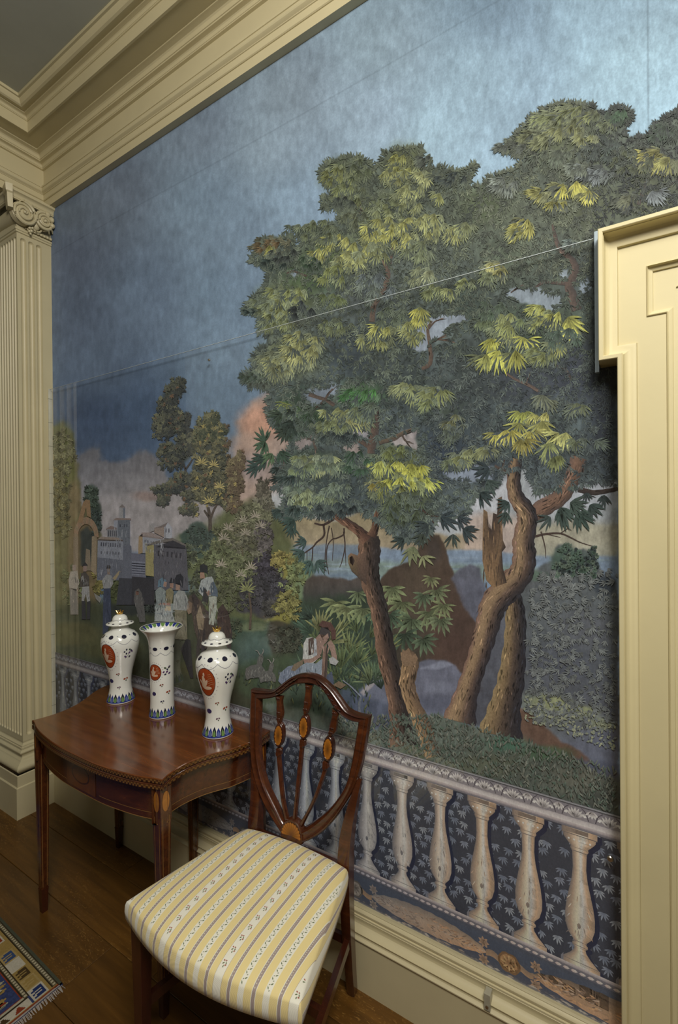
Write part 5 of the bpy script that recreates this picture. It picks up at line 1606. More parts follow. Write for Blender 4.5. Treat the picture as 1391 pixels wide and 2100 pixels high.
# limbs high among the leaves
for path, cc in (([(763, 660, 11), (768, 625, 11), (785, 599, 11), (796, 567, 10), (793, 545, 9)], [(116, 88, 68), (86, 66, 54)]), ([(793, 548, 7), (784, 535, 6), (778, 525, 4)], [(120, 84, 62), (84, 60, 50)]), ([(796, 552, 6), (802, 535, 5), (806, 508, 3)], [(110, 78, 60), (80, 58, 48)]),
                 ([(762, 930, 15), (763, 912, 18), (770, 880, 16), (772, 840, 14)], [(114, 82, 64), (84, 62, 52), (56, 50, 50)]), ([(756, 915, 9), (735, 902, 8), (715, 892, 7), (702, 880, 4)], [(96, 68, 52), (60, 46, 42)]), ([(778, 908, 8), (805, 900, 9), (828, 888, 8), (850, 880, 6)], [(116, 92, 62), (64, 50, 44)]), ([(825, 892, 4), (832, 904, 3), (842, 906, 2)], [(84, 62, 50), (60, 48, 42)]),
                 ([(634, 808, 9), (650, 814, 7), (668, 820, 7), (686, 832, 6)], [(104, 78, 62), (64, 52, 48)]), ([(668, 818, 5), (676, 805, 4), (684, 798, 3)], [(96, 70, 56), (62, 48, 44)]), ([(664, 822, 5), (655, 832, 4), (648, 836, 3)], [(90, 66, 54), (62, 48, 44)]), ([(866, 757, 7), (880, 748, 9), (884, 735, 8), (881, 700, 7), (878, 675, 6), (886, 658, 4)], [(124, 90, 66), (80, 58, 48)]), ([(881, 703, 5), (898, 696, 4), (916, 686, 2)], [(112, 82, 62), (80, 58, 48)]), ([(898, 696, 3), (915, 698, 3), (926, 700, 2)], [(112, 82, 62), (80, 58, 48)]), ([(878, 676, 4), (892, 660, 3), (902, 656, 2)], [(112, 82, 62), (80, 58, 48)]),
                 ([(1184, 636, 22), (1174, 605, 20), (1168, 588, 18), (1180, 560, 16), (1178, 540, 14), (1160, 520, 12), (1146, 505, 10), (1138, 480, 7), (1134, 460, 5)], [(126, 92, 76), (92, 68, 58), (58, 48, 48)]), ([(1162, 582, 8), (1140, 580, 7), (1118, 578, 7), (1100, 588, 4)], [(112, 84, 70), (76, 58, 52)]), ([(1075, 585, 5), (1060, 592, 4), (1048, 600, 2)], [(110, 84, 70), (80, 60, 54)]), ([(1310, 420, 8), (1322, 385, 7), (1335, 350, 5)], [(76, 62, 52), (60, 52, 48)]), ([(1355, 390, 4), (1375, 380, 3), (1391, 366, 3)], [(76, 62, 52), (60, 52, 48)]),
                 ([(720, 412, 4), (726, 420, 4), (738, 420, 4), (740, 440, 4), (742, 450, 3)], [(92, 72, 54), (70, 56, 46)]), ([(588, 560, 4), (602, 556, 4), (612, 560, 4), (630, 566, 4)], [(84, 64, 50), (64, 50, 42)]), ([(576, 784, 4), (588, 788, 3), (588, 778, 3)], [(80, 62, 50), (62, 50, 42)]), ([(630, 900, 4), (642, 898, 4), (644, 888, 3)], [(76, 58, 48), (60, 48, 42)]), ([(642, 898, 5), (646, 915, 5), (648, 924, 4)], [(76, 58, 48), (60, 48, 42)]), ([(562, 960, 4), (580, 958, 4), (584, 945, 3)], [(76, 58, 48), (60, 48, 42)]),
                 ([(1036, 764, 4), (1058, 778, 5), (1085, 790, 6), (1105, 802, 7)], [(130, 98, 80), (88, 68, 60)]), ([(1080, 786, 3), (1084, 774, 2)], [(130, 98, 80), (100, 76, 64)]), ([(1128, 738, 4), (1145, 752, 4), (1162, 760, 5), (1172, 780, 6)], [(104, 82, 72), (76, 62, 58)]), ([(1015, 955, 5), (1028, 962, 6), (1045, 968, 7)], [(90, 66, 54), (64, 50, 44)]), ([(1030, 962, 4), (1034, 950, 3)], [(90, 66, 54), (64, 50, 44)])):
    tree1.trunk(path, [mixc(c_, (92, 84, 74), .45) for c_ in cc], 3)
tree1.build_later = True

leafy = Ink('painted_foliage')
GAPS = [[(846, 712), (850, 685), (870, 655), (905, 642), (950, 643), (962, 655), (925, 668), (905, 690), (885, 700), (872, 722), (855, 722)], [(618, 806), (655, 798), (695, 786), (690, 805), (655, 832), (630, 826)], [(800, 898), (858, 878), (862, 925), (810, 912)], [(1030, 602), (1060, 588), (1150, 604), (1158, 625), (1090, 630)], [(718, 886), (735, 876), (760, 884), (752, 900)], [(600, 905), (640, 888), (640, 910), (615, 925)], [(700, 915), (730, 905), (745, 925), (720, 940)], [(905, 962), (1010, 958), (1005, 985), (915, 980)]]
# limb corridors kept mostly free of leaves
LIMBS = [(763, 660, 785, 599), (785, 599, 796, 550), (762, 930, 772, 850), (756, 915, 702, 884), (778, 908, 850, 880), (632, 806, 688, 834), (884, 745, 880, 665), (1184, 640, 1168, 590), (1168, 590, 1180, 545), (1180, 545, 1136, 465), (1165, 582, 1105, 582), (1036, 764, 1105, 802), (1059, 950, 1054, 990), (1186, 945, 1150, 1015), (881, 703, 916, 686)]
def near_limb(x, y, d):
    for xa, ya, xb, yb in LIMBS:
        L = (xb - xa) ** 2 + (yb - ya) ** 2
        t = min(1, max(0, ((x - xa) * (xb - xa) + (y - ya) * (yb - ya)) / L))
        if (x - xa - t * (xb - xa)) ** 2 + (y - ya - t * (yb - ya)) ** 2 < d * d: return True
    return False
VISF = [p for p in FOL if p[0] < 1500]
def tone(x, y):
    """local mass tone (dark, mid) of the crowns"""
    t = min(1, max(0, (y - 330) / 560))
    dark = mixc((76, 83, 68), (62, 72, 69), t); mid = mixc((122, 130, 96), (112, 124, 106), t)
    if x > 1020 and y > 560:
        mid = mixc(mid, (104, 118, 98), .5)
    if x > 880 and 730 < y < 1000:
        dark = mixc(dark, (62, 69, 74), .6); mid = mixc(mid, (106, 116, 110), .6)
    if y < 560 and x > 980:
        dark = mixc(dark, (88, 94, 80), .6); mid = mixc(mid, (132, 138, 108), .5)
    if x > 1215: dark = mixc(dark, (44, 50, 54), .6); mid = mixc(mid, (66, 74, 72), .6)
    return dark, mid
cnt = 0
while cnt < 9500:          # broken tone of small dabs and leaflets over the whole mass
    x, y = RND.uniform(495, 1395), RND.uniform(205, 1110)
    if not inside(FOL, x, y) or near_limb(x, y, 7): continue
    if any(inside(g, x, y) for g in GAPS): continue
    if x > 1262 and y > 440: continue
    cnt += 1
    dk, md = tone(x, y)
    nse = math.sin(x * .045 + 3) * math.cos(y * .05) + math.sin(x * .11 + y * .07)
    c = mixc(dk, md, min(1, max(0, .45 + .28 * nse + RND.uniform(-.35, .35))))
    s = RND.uniform(7, 17) * (.8 if x < 700 else 1)
    a = DOWN + RND.uniform(-1.1, 1.1) + (.35 if x < 650 else 0)
    leafy.fan(x, y, s, a, RND.uniform(.9, 1.8), 3, c, wid=.17, dark=.8, jit=.18)
# ragged fringe around the outline
n = len(FOL)
for i in range(n):
    (xa, ya), (xb, yb) = FOL[i], FOL[(i + 1) % n]
    if max(xa, xb) > 1391 or (min(xa, xb) > 1262 and min(ya, yb) > 440): continue
    L = math.hypot(xb - xa, yb - ya)
    for k in range(int(L / 4.2)):
        t = RND.random(); x, y = xa + (xb - xa) * t, ya + (yb - ya) * t
        nx, ny = (yb - ya) / L, -(xb - xa) / L            # outward for this winding
        a = math.atan2(ny, nx) + RND.uniform(-.6, .6)
        if y > 380: a = a * .65 + (DOWN if abs(a - DOWN) < 2.2 else a) * .35
        dk, md = tone(x, y)
        c = mixc(dk, md, RND.uniform(.0, .7))
        leafy.fan(x - nx * 6, y - ny * 6, RND.uniform(11, 20), a, .9, 3, c, wid=.20, dark=.9)
for g in GAPS:              # leaves reaching into the glimpses of sky
    for i in range(len(g)):
        (xa, ya), (xb, yb) = g[i], g[(i + 1) % len(g)]
        gx_, gy_ = sum(p[0] for p in g) / len(g), sum(p[1] for p in g) / len(g)
        for k in range(max(2, int(math.hypot(xb - xa, yb - ya) / 7))):
            t = RND.random(); x, y = xa + (xb - xa) * t, ya + (yb - ya) * t
            a = math.atan2(gy_ - y, gx_ - x) + RND.uniform(-.5, .5)
            dk, md = tone(x, y)
            leafy.fan(x - 5 * math.cos(a), y - 5 * math.sin(a), RND.uniform(8, 14), a, .8, 3, mixc(dk, md, RND.uniform(0, .5)), wid=.2, dark=.9)
# leaf fans in half light, in clumps
def clump(cx, cy, rx, ry, n, size, col, ang=DOWN, spread=1.5, var=.20, ink=leafy, leaves=7, wid=.108, dark=.66):
    col = (col[0] * .94, col[1] * 1.0, col[2] * 1.06)
    dk, md = tone(cx, cy)
    soft = mixc(mixc(dk, md, .7), col, .34)
    for k in range(int(n * 1.7)):
        t = RND.uniform(0, 2 * math.pi); q = math.sqrt(RND.random()) * 1.25
        x, y = cx + rx * q * math.cos(t), cy + ry * q * math.sin(t) + size * .1
        if near_limb(x, y, 6): continue
        j = 1 + RND.uniform(-.2, .2)
        ink.fan(x, y, size * RND.uniform(.7, 1.05), ang + RND.uniform(-.6, .6), spread * 1.2, 5, tuple(v * j for v in soft), wid=.13, dark=.8)
    for k in range(n):
        t = RND.uniform(0, 2 * math.pi); q = math.sqrt(RND.random())
        x, y = cx + rx * q * math.cos(t), cy + ry * q * math.sin(t)
        if near_limb(x, y, 5): continue
        j = 1 + RND.uniform(-var, var * .6)
        c = mixc(soft, tuple(v * j * 1.05 for v in col), RND.uniform(.72, 1.08))
        if RND.random() < .6: ink.fan(x + RND.uniform(-3, 3), y + size * .12, size * 1.05, ang + RND.uniform(-.5, .5), spread * 1.3, 5, mixc(dk, md, .12), wid=.16, dark=.95)
        ink.fan(x, y, size * RND.uniform(.8, 1.2), ang + RND.uniform(-.35, .35) + .3 * (cx - x) / (rx + 1), spread * RND.uniform(.95, 1.3), leaves, c, wid=wid, dark=dark)
OL, YL, BY, GG, DG, GN = (142, 144, 84), (188, 178, 84), (222, 204, 72), (128, 134, 108), (58, 72, 52), (84, 108, 62)
for a in ((705, 355, 34, 22, 10, 24, (150, 146, 74), 2.0, 1.1), (720, 395, 36, 18, 8, 22, (132, 132, 74), 2.0, 1.1), (740, 350, 20, 24, 6, 20, (96, 100, 62), 1.6, 1.4), (735, 440, 30, 20, 8, 18, (104, 104, 70), 2.0, 1.2), (700, 415, 26, 14, 8, 18, (66, 68, 56), 1.9, 1.2), (830, 330, 24, 18, 8, 24, (176, 166, 76), 2.1, 1.0), (815, 355, 26, 16, 8, 22, (164, 156, 82), 2.0, 1.2), (850, 400, 34, 26, 10, 22, (170, 164, 92), 1.9, 1.3), (800, 430, 30, 20, 8, 22, (150, 148, 86), 1.8, 1.4),
          (830, 470, 60, 30, 22, 26, (190, 178, 84), 1.9, 1.3), (780, 470, 30, 30, 9, 24, (200, 186, 82), 1.9, 1.3), (690, 490, 24, 14, 6, 26, (196, 182, 82), 2.0, 1.0), (655, 515, 20, 12, 5, 24, (188, 176, 80), 2.0, 1.1), (730, 510, 34, 16, 8, 26, (196, 184, 84), 1.9, 1.2), (720, 530, 36, 16, 8, 26, (176, 168, 90), 1.8, 1.4), (770, 510, 26, 16, 6, 28, (164, 160, 92), 1.7, 1.4), (860, 510, 26, 20, 8, 26, (140, 142, 92), 1.8, 1.4), (625, 470, 30, 14, 10, 20, (72, 78, 56), 2.2, 1.3), (660, 470, 40, 20, 10, 20, (110, 112, 70), 2.0, 1.2), (685, 555, 30, 20, 9, 24, (142, 142, 70), 1.9, 1.2),
          (560, 500, 36, 14, 12, 20, (112, 84, 50), 2.7, .9), (555, 510, 10, 10, 3, 22, (180, 164, 70), 2.0, .9), (585, 520, 26, 16, 10, 20, (66, 68, 58), 1.9, 1.2), (565, 540, 24, 10, 6, 18, (56, 66, 56), 2.3, 1.2), (640, 535, 30, 14, 10, 18, (60, 76, 50), 1.9, 1.2),
          (590, 600, 34, 16, 12, 26, (156, 154, 82), 2.1, 1.1), (575, 625, 34, 18, 12, 24, (160, 156, 84), 2.2, 1.1), (545, 625, 24, 12, 8, 20, (118, 120, 76), 2.4, 1.1), (570, 655, 30, 16, 10, 20, (136, 136, 78), 2.0, 1.2), (625, 630, 22, 22, 8, 22, (58, 60, 56), 2.0, 1.3), (680, 610, 22, 12, 6, 20, (126, 132, 72), 1.9, 1.3), (515, 637, 14, 5, 4, 16, (64, 76, 66), 3.0, .7),
          (630, 690, 34, 16, 12, 26, (168, 160, 88), 2.1, 1.2), (580, 735, 34, 20, 14, 28, (170, 162, 92), 2.0, 1.2), (620, 715, 34, 22, 14, 28, (176, 166, 92), 2.0, 1.2), (560, 755, 30, 14, 8, 24, (150, 146, 92), 1.9, 1.3), (690, 665, 30, 14, 8, 20, (128, 130, 80), 1.9, 1.3), (515, 772, 18, 10, 8, 16, (66, 78, 58), 2.7, 1.2), (535, 790, 24, 8, 6, 14, (84, 86, 68), 1.9, 1.2),
          (770, 690, 30, 14, 7, 26, (176, 168, 88), 1.9, 1.3), (795, 665, 20, 10, 4, 26, (196, 184, 84), 2.1, 1.2), (835, 660, 18, 10, 4, 24, (180, 172, 88), 2.0, 1.3), (845, 685, 20, 10, 5, 24, (176, 168, 88), 1.9, 1.3), (865, 640, 12, 12, 4, 28, (206, 188, 70), 1.7, 1.3), (800, 640, 30, 20, 5, 22, (122, 128, 92), 1.8, 1.4), (770, 590, 34, 26, 9, 22, (104, 108, 100), 1.8, 1.4), (870, 560, 26, 14, 6, 22, (166, 164, 108), 1.9, 1.3), (760, 570, 26, 20, 6, 24, (112, 116, 108), 1.9, 1.3),
          (590, 835, 24, 12, 6, 22, (78, 100, 58), 2.0, 1.6), (588, 830, 10, 8, 2, 26, (150, 152, 64), 1.6, 2.6), (600, 855, 34, 24, 14, 22, (44, 58, 46), 2.2, 1.3), (640, 850, 26, 16, 8, 20, (52, 72, 46), 2.0, 1.4), (740, 805, 34, 12, 12, 24, (76, 124, 60), 2.3, .9), (765, 800, 10, 10, 3, 28, (90, 146, 66), 2.0, 1.0), (700, 845, 34, 12, 8, 26, (158, 154, 84), 1.9, 1.4), (730, 855, 28, 10, 6, 28, (174, 164, 90), 1.2, 1.3), (745, 840, 24, 12, 6, 24, (128, 132, 80), 1.9, 1.3), (765, 835, 14, 12, 4, 28, (116, 124, 92), 1.9, 1.2), (675, 870, 36, 10, 9, 22, (136, 138, 80), 1.9, 1.3), (690, 890, 40, 8, 12, 18, (48, 56, 52), 1.7, 1.3), (610, 885, 24, 10, 8, 18, (50, 66, 48), 1.8, 1.4),
          (830, 790, 22, 10, 6, 28, (170, 166, 96), 1.9, 1.4), (860, 800, 24, 12, 8, 28, (164, 162, 92), 1.8, 1.4), (890, 800, 26, 12, 8, 28, (162, 160, 88), 1.8, 1.4), (880, 820, 14, 8, 4, 24, (150, 152, 84), 1.7, 1.2), (930, 860, 20, 12, 5, 22, (128, 122, 72), 1.8, 1.4), (925, 885, 24, 14, 6, 20, (96, 100, 76), 1.8, 1.4),
          (640, 935, 30, 10, 9, 26, (150, 152, 92), 1.7, 1.4), (660, 945, 34, 14, 9, 28, (168, 164, 100), 1.6, 1.2), (620, 955, 26, 14, 7, 24, (136, 144, 90), 1.8, 1.3), (605, 990, 24, 12, 6, 24, (112, 122, 92), 1.7, 1.3), (640, 1010, 36, 10, 9, 24, (152, 154, 100), 1.7, 1.2), (670, 1015, 24, 10, 6, 22, (140, 146, 98), 1.6, 1.2), (695, 1000, 24, 14, 7, 22, (130, 138, 104), 1.8, 1.2), (615, 1025, 20, 8, 5, 24, (160, 162, 100), 1.7, 1.0), (680, 945, 24, 14, 6, 24, (124, 132, 94), 1.7, 1.3), (590, 970, 24, 16, 8, 22, (40, 54, 48), 2.6, 1.1), (600, 1045, 34, 10, 12, 22, (48, 62, 54), 2.4, 1.2), (680, 1040, 50, 12, 18, 18, (50, 58, 56), 1.7, 1.3),
          (820, 955, 34, 12, 8, 30, (208, 196, 72), 1.7, 1.3), (850, 960, 26, 14, 7, 32, (218, 204, 66), 1.4, 1.3), (775, 955, 26, 12, 6, 28, (186, 180, 76), 1.9, 1.2), (775, 985, 20, 8, 5, 22, (188, 158, 54), 1.9, 1.3), (830, 980, 34, 14, 9, 30, (210, 200, 72), 1.6, 1.2), (800, 1000, 36, 16, 10, 22, (140, 136, 62), 1.8, 1.2), (800, 920, 40, 10, 8, 22, (124, 126, 64), 1.8, 1.4), (830, 1040, 44, 30, 18, 22, (86, 92, 60), 1.7, 1.2), (740, 940, 26, 26, 8, 24, (64, 92, 60), 1.8, 1.4), (870, 985, 14, 10, 4, 30, (206, 200, 74), .9, 1.0),
          (1000, 655, 20, 10, 5, 24, (130, 138, 84), 1.9, 1.3), (1045, 650, 20, 10, 5, 30, (170, 166, 88), 1.8, 1.5), (1075, 660, 12, 8, 3, 26, (140, 146, 84), 1.8, 1.3), (1110, 632, 20, 8, 5, 30, (196, 186, 80), 2.3, .9), (1130, 650, 18, 10, 4, 30, (204, 192, 80), 1.9, 1.2), (1100, 660, 14, 10, 3, 24, (176, 172, 84), 2.2, 1.0), (1170, 655, 10, 6, 2, 44, (222, 206, 80), 1.1, 1.6), (1140, 640, 12, 6, 3, 30, (206, 194, 80), 2.3, .8), (1010, 690, 8, 6, 2, 40, (214, 200, 72), 1.7, 1.4), (1050, 685, 10, 6, 2, 42, (178, 170, 92), 1.7, 2.0), (1080, 695, 10, 6, 2, 42, (216, 202, 76), 1.4, 2.0), (1025, 722, 8, 5, 2, 42, (214, 200, 72), 1.7, 1.5), (1055, 722, 8, 5, 2, 42, (212, 196, 72), 1.6, 1.3), (995, 728, 10, 6, 2, 40, (190, 180, 78), 2.1, 1.1), (1035, 670, 20, 8, 4, 26, (172, 168, 84), 2.0, 1.2), (1120, 720, 26, 10, 7, 30, (166, 164, 86), 2.1, 1.1), (1140, 705, 14, 8, 4, 26, (188, 178, 88), 1.9, 1.3), (1105, 730, 16, 8, 4, 28, (170, 166, 84), 2.3, .9), (1160, 690, 30, 20, 8, 24, (92, 108, 82), 1.8, 1.4),
          (1070, 845, 14, 4, 3, 32, (190, 184, 72), 1.9, 1.7), (1095, 848, 12, 6, 3, 30, (206, 190, 84), 1.6, 1.4), (1125, 850, 10, 6, 2, 34, (212, 192, 90), 2.2, .9), (1075, 868, 10, 6, 2, 38, (208, 192, 76), 1.7, 1.7), (1015, 888, 8, 5, 2, 38, (210, 190, 74), 1.7, 1.7), (1045, 885, 8, 5, 2, 40, (214, 190, 72), 1.5, 1.6), (1110, 865, 8, 5, 2, 38, (196, 182, 84), 1.5, 1.8), (1092, 882, 8, 5, 2, 36, (206, 184, 78), 1.2, 1.5), (1075, 900, 8, 5, 2, 36, (206, 176, 64), 1.4, 1.4), (1155, 888, 8, 5, 2, 40, (188, 176, 90), 1.9, 1.5), (1130, 910, 10, 6, 3, 38, (156, 154, 80), 1.6, 1.6), (1145, 935, 10, 6, 3, 34, (152, 150, 74), 1.6, 1.2), (1185, 900, 14, 8, 3, 26, (136, 138, 90), 1.6, 1.4), (1180, 830, 16, 8, 4, 26, (138, 138, 84), 1.6, 1.5), (1120, 815, 16, 8, 4, 34, (124, 122, 88), 1.4, 1.6), (1225, 905, 8, 5, 2, 28, (120, 126, 98), .8, 1.2), (950, 930, 20, 10, 5, 28, (156, 152, 84), 1.7, 1.4), (985, 918, 20, 10, 5, 28, (150, 146, 84), 1.8, 1.4), (1000, 920, 14, 8, 3, 24, (140, 136, 84), 1.6, 1.3), (935, 945, 20, 8, 4, 22, (128, 132, 84), 1.8, 1.3),
          (1180, 232, 40, 16, 14, 30, (150, 148, 82), 2.3, .9), (1140, 240, 34, 14, 12, 30, (138, 138, 80), 2.5, .8), (1160, 260, 34, 12, 10, 28, (160, 154, 86), 2.3, .9), (1105, 285, 30, 14, 10, 28, (146, 142, 86), 2.6, .8), (1060, 300, 34, 12, 10, 22, (104, 104, 86), 2.7, .8), (1205, 280, 20, 10, 6, 24, (170, 162, 88), 1.9, 1.2), (1245, 245, 30, 16, 10, 24, (130, 132, 84), 2.2, 1.0), (1270, 235, 20, 12, 8, 18, (84, 110, 72), 2.0, 1.3), (1150, 320, 50, 16, 14, 22, (112, 116, 88), 2.0, 1.2), (1230, 300, 40, 26, 14, 18, (88, 96, 80), 1.9, 1.4),
          (1150, 380, 14, 8, 4, 34, (216, 196, 74), 2.3, .9), (1185, 378, 10, 8, 4, 34, (218, 198, 72), 1.7, 1.1), (1120, 395, 16, 6, 4, 30, (196, 180, 86), 2.6, .8), (1205, 395, 10, 6, 3, 28, (212, 192, 74), 1.6, 1.2), (1150, 412, 16, 6, 4, 28, (204, 186, 78), 2.1, 1.0), (1075, 460, 16, 14, 6, 30, (206, 186, 76), 2.1, 1.0), (1060, 475, 14, 8, 4, 26, (184, 172, 82), 2.4, .9), (1040, 375, 24, 10, 8, 28, (150, 150, 126), 2.2, 1.1), (1225, 350, 30, 10, 8, 30, (146, 146, 134), 2.6, .9), (1190, 345, 24, 10, 5, 24, (140, 142, 116), 2.4, 1.0), (1350, 320, 24, 14, 8, 36, (204, 184, 82), 2.5, .9), (1375, 335, 20, 12, 6, 30, (190, 176, 84), 2.1, 1.1), (1345, 395, 12, 6, 4, 30, (168, 168, 158), 1.0, 1.5), (1290, 410, 24, 14, 8, 24, (126, 122, 84), 2.4, .9), (1300, 330, 40, 30, 14, 20, (104, 106, 68), 2.1, 1.2), (1360, 270, 30, 16, 10, 20, (84, 98, 72), 2.2, 1.2),
          (935, 470, 16, 10, 5, 28, (190, 180, 92), 1.8, 1.3), (960, 462, 14, 8, 4, 26, (150, 148, 88), 1.8, 1.3), (885, 450, 24, 14, 8, 26, (186, 178, 96), 1.8, 1.3), (895, 400, 16, 8, 4, 22, (172, 166, 84), 2.0, 1.2), (870, 360, 16, 12, 4, 26, (180, 172, 100), 1.9, 1.2), (930, 360, 30, 12, 10, 22, (70, 76, 68), 2.4, 1.0), (875, 325, 14, 12, 6, 20, (84, 84, 70), 2.4, .9), (1020, 545, 18, 10, 6, 30, (196, 180, 96), 2.1, 1.2), (1000, 560, 14, 10, 4, 26, (150, 152, 96), 1.9, 1.3), (900, 590, 24, 12, 6, 24, (158, 158, 90), 1.9, 1.4), (925, 598, 16, 8, 4, 22, (172, 168, 92), 2.0, 1.2), (880, 560, 16, 12, 4, 24, (168, 164, 108), 2.0, 1.2), (1170, 495, 16, 4, 4, 26, (138, 146, 126), 2.6, .7), (960, 575, 16, 10, 4, 22, (170, 168, 90), 1.8, 1.3), (1010, 630, 26, 14, 7, 22, (104, 118, 84), 1.9, 1.3)):
    clump(*a[:7], a[7], a[8])
# drooping dark sprays under the crowns, bigger single leaves
for (x, y, s, a, c, n) in ((880, 1075, 40, 2.6, (56, 66, 64), 6), (905, 1060, 44, .4, (52, 64, 66), 6), (870, 1095, 36, 2.0, (62, 70, 58), 5), (850, 1120, 44, 1.9, (110, 116, 78), 5), (840, 1130, 38, 1.3, (120, 124, 82), 4), (868, 1140, 34, 1.0, (132, 134, 88), 4), (830, 1105, 36, 2.6, (50, 62, 58), 5), (940, 1060, 36, .5, (58, 68, 70), 6), (950, 1085, 40, .5, (54, 66, 66), 7), (930, 1095, 34, 1.6, (58, 70, 62), 5), (1000, 985, 40, .9, (66, 80, 72), 7), (1005, 960, 44, 2.8, (52, 64, 66), 6), (985, 1010, 40, .7, (50, 64, 62), 6), (1045, 1030, 34, 2.5, (54, 70, 64), 6), (1040, 1050, 34, 1.9, (58, 72, 64), 6), (1150, 1040, 50, 1.2, (60, 76, 66), 8), (1185, 1050, 52, .9, (54, 72, 62), 8), (1170, 1030, 44, .4, (66, 82, 70), 7), (1210, 1035, 40, .8, (52, 66, 60), 6), (1130, 1060, 34, 2.4, (58, 70, 64), 5), (1240, 1015, 30, 1.6, (50, 60, 58), 6), (1205, 1010, 24, 1.7, (52, 62, 60), 5),
                          (605, 1065, 36, 2.4, (48, 68, 60), 7), (600, 1080, 30, 1.6, (50, 70, 62), 6), (630, 1110, 30, 3.0, (58, 78, 72), 6), (625, 1130, 36, 2.5, (60, 82, 74), 6), (640, 1150, 40, 2.2, (64, 88, 78), 6), (650, 1150, 34, .8, (62, 84, 76), 6), (545, 905, 36, 2.0, (58, 84, 60), 7), (545, 905, 34, 4.4, (54, 78, 58), 6), (575, 925, 34, 1.0, (50, 72, 56), 7), (548, 940, 40, 2.7, (48, 70, 60), 7), (530, 955, 34, 2.8, (46, 66, 60), 6), (560, 930, 34, 2.2, (70, 94, 62), 6), (590, 880, 36, 2.3, (46, 60, 48), 7), (580, 850, 34, 2.8, (50, 66, 50), 6), (600, 868, 38, 2.1, (42, 56, 48), 7)):
    leafy.fan(x, y, s, a, 1.7, n, c, wid=.16, dark=.85)

# flecks of leaf in the blue-grey thicket and the bank
for k in range(520):
    x, y = RND.uniform(1086, 1264), RND.uniform(1165, 1480)
    if y < 1165 + max(0, 1120 - x) * 1.2: continue
    v = RND.uniform(.86, 1.16) * (1.12 - .16 * (y - 1165) / 300)
    leafy.fan(x, y, RND.uniform(10, 19), RND.choice([.2, 2.9, 1.3]) + RND.uniform(-.6, .6), 1.3, 4, (97 * v, 100 * v, 95 * v), wid=.16, dark=.86)
for k in range(80):
    x, y = RND.uniform(1140, 1225), RND.uniform(1120, 1180)
    leafy.fan(x, y, RND.uniform(8, 13), RND.uniform(0, 6.28), 1.8, 4, RND.choice([(58, 78, 62), (76, 96, 78), (84, 98, 80), (48, 58, 56)]), wid=.5, dark=.8)
for k in range(300):
    x = RND.uniform(1075, 1262); y = 1425 + (x - 1075) * .34 + RND.uniform(-10, 50)
    leafy.dab(x, y, RND.uniform(5, 11), RND.uniform(3, 6), RND.uniform(0, 3), RND.choice([(118, 120, 92), (106, 110, 90), (96, 100, 92), (126, 126, 94), (90, 94, 94)]))
for k in range(1500):      # grass of the foreground
    x = RND.uniform(700, 1262); lo = 1510 + (x - 700) * .285; hi = 1470 + max(0, x - 900) * .30
    y = RND.uniform(min(hi, lo - 10), lo)
    v = RND.uniform(.82, 1.15)
    b_ = RND.choice([(86, 93, 79), (78, 88, 74), (90, 91, 76), (70, 86, 70), (100, 101, 86)])
    leafy.leaf(x, y, RND.uniform(7, 16), RND.uniform(2, 4.5), -DOWN + RND.uniform(-.9, .9), tuple(q * v * .8 for q in b_), tuple(q * v for q in b_))
for k in range(260):
    x, y = RND.uniform(470, 760), RND.uniform(1385, 1490)
    if y > 1395 + (x - 470) * .38: continue
    b_ = RND.choice([(64, 76, 50), (96, 100, 56), (56, 66, 52), (48, 58, 48)])
    leafy.leaf(x, y, RND.uniform(8, 18), 3, -DOWN + RND.uniform(-.6, .6), tuple(q * .7 for q in b_), b_)

# ---- feathery tree and shrubbery in the left middle distance
far = Ink('painted_grove')
LOB = [(366, 792, 16, 18), (352, 812, 18, 20), (340, 832, 18, 18), (352, 848, 22, 18), (332, 868, 20, 22), (352, 872, 24, 22), (375, 862, 16, 18), (378, 880, 16, 14), (335, 890, 20, 12), (436, 858, 14, 14), (420, 872, 20, 18), (455, 880, 16, 14), (432, 892, 24, 16), (410, 892, 18, 18), (380, 905, 22, 16), (345, 925, 22, 18), (365, 935, 26, 22), (352, 950, 24, 14), (395, 915, 18, 16), (425, 915, 24, 18), (455, 912, 18, 14), (420, 950, 26, 24), (450, 945, 24, 24), (482, 960, 16, 22), (495, 945, 9, 20), (470, 985, 30, 22), (440, 985, 30, 26), (405, 985, 24, 20), (375, 985, 24, 16), (360, 1000, 20, 14), (335, 1005, 22, 12), (335, 1025, 14, 12), (400, 1015, 26, 18), (430, 1020, 28, 18), (460, 1015, 30, 22), (485, 995, 18, 20), (390, 1045, 20, 14), (480, 1035, 20, 16)]
far.line([(432, 1100), (432, 1065), (428, 1040)], 8, 6, (62, 54, 46)); far.line([(430, 1060), (420, 1046)], 5, 3, (62, 54, 46)); far.line([(432, 1066), (440, 1045), (446, 1035)], 5, 3, (66, 56, 48)); far.line([(385, 980), (380, 958), (376, 945)], 5, 3, (56, 52, 48)); far.line([(382, 962), (392, 948), (398, 938)], 4, 2, (60, 54, 48)); far.line([(345, 912), (340, 900)], 3, 2, (56, 52, 48))
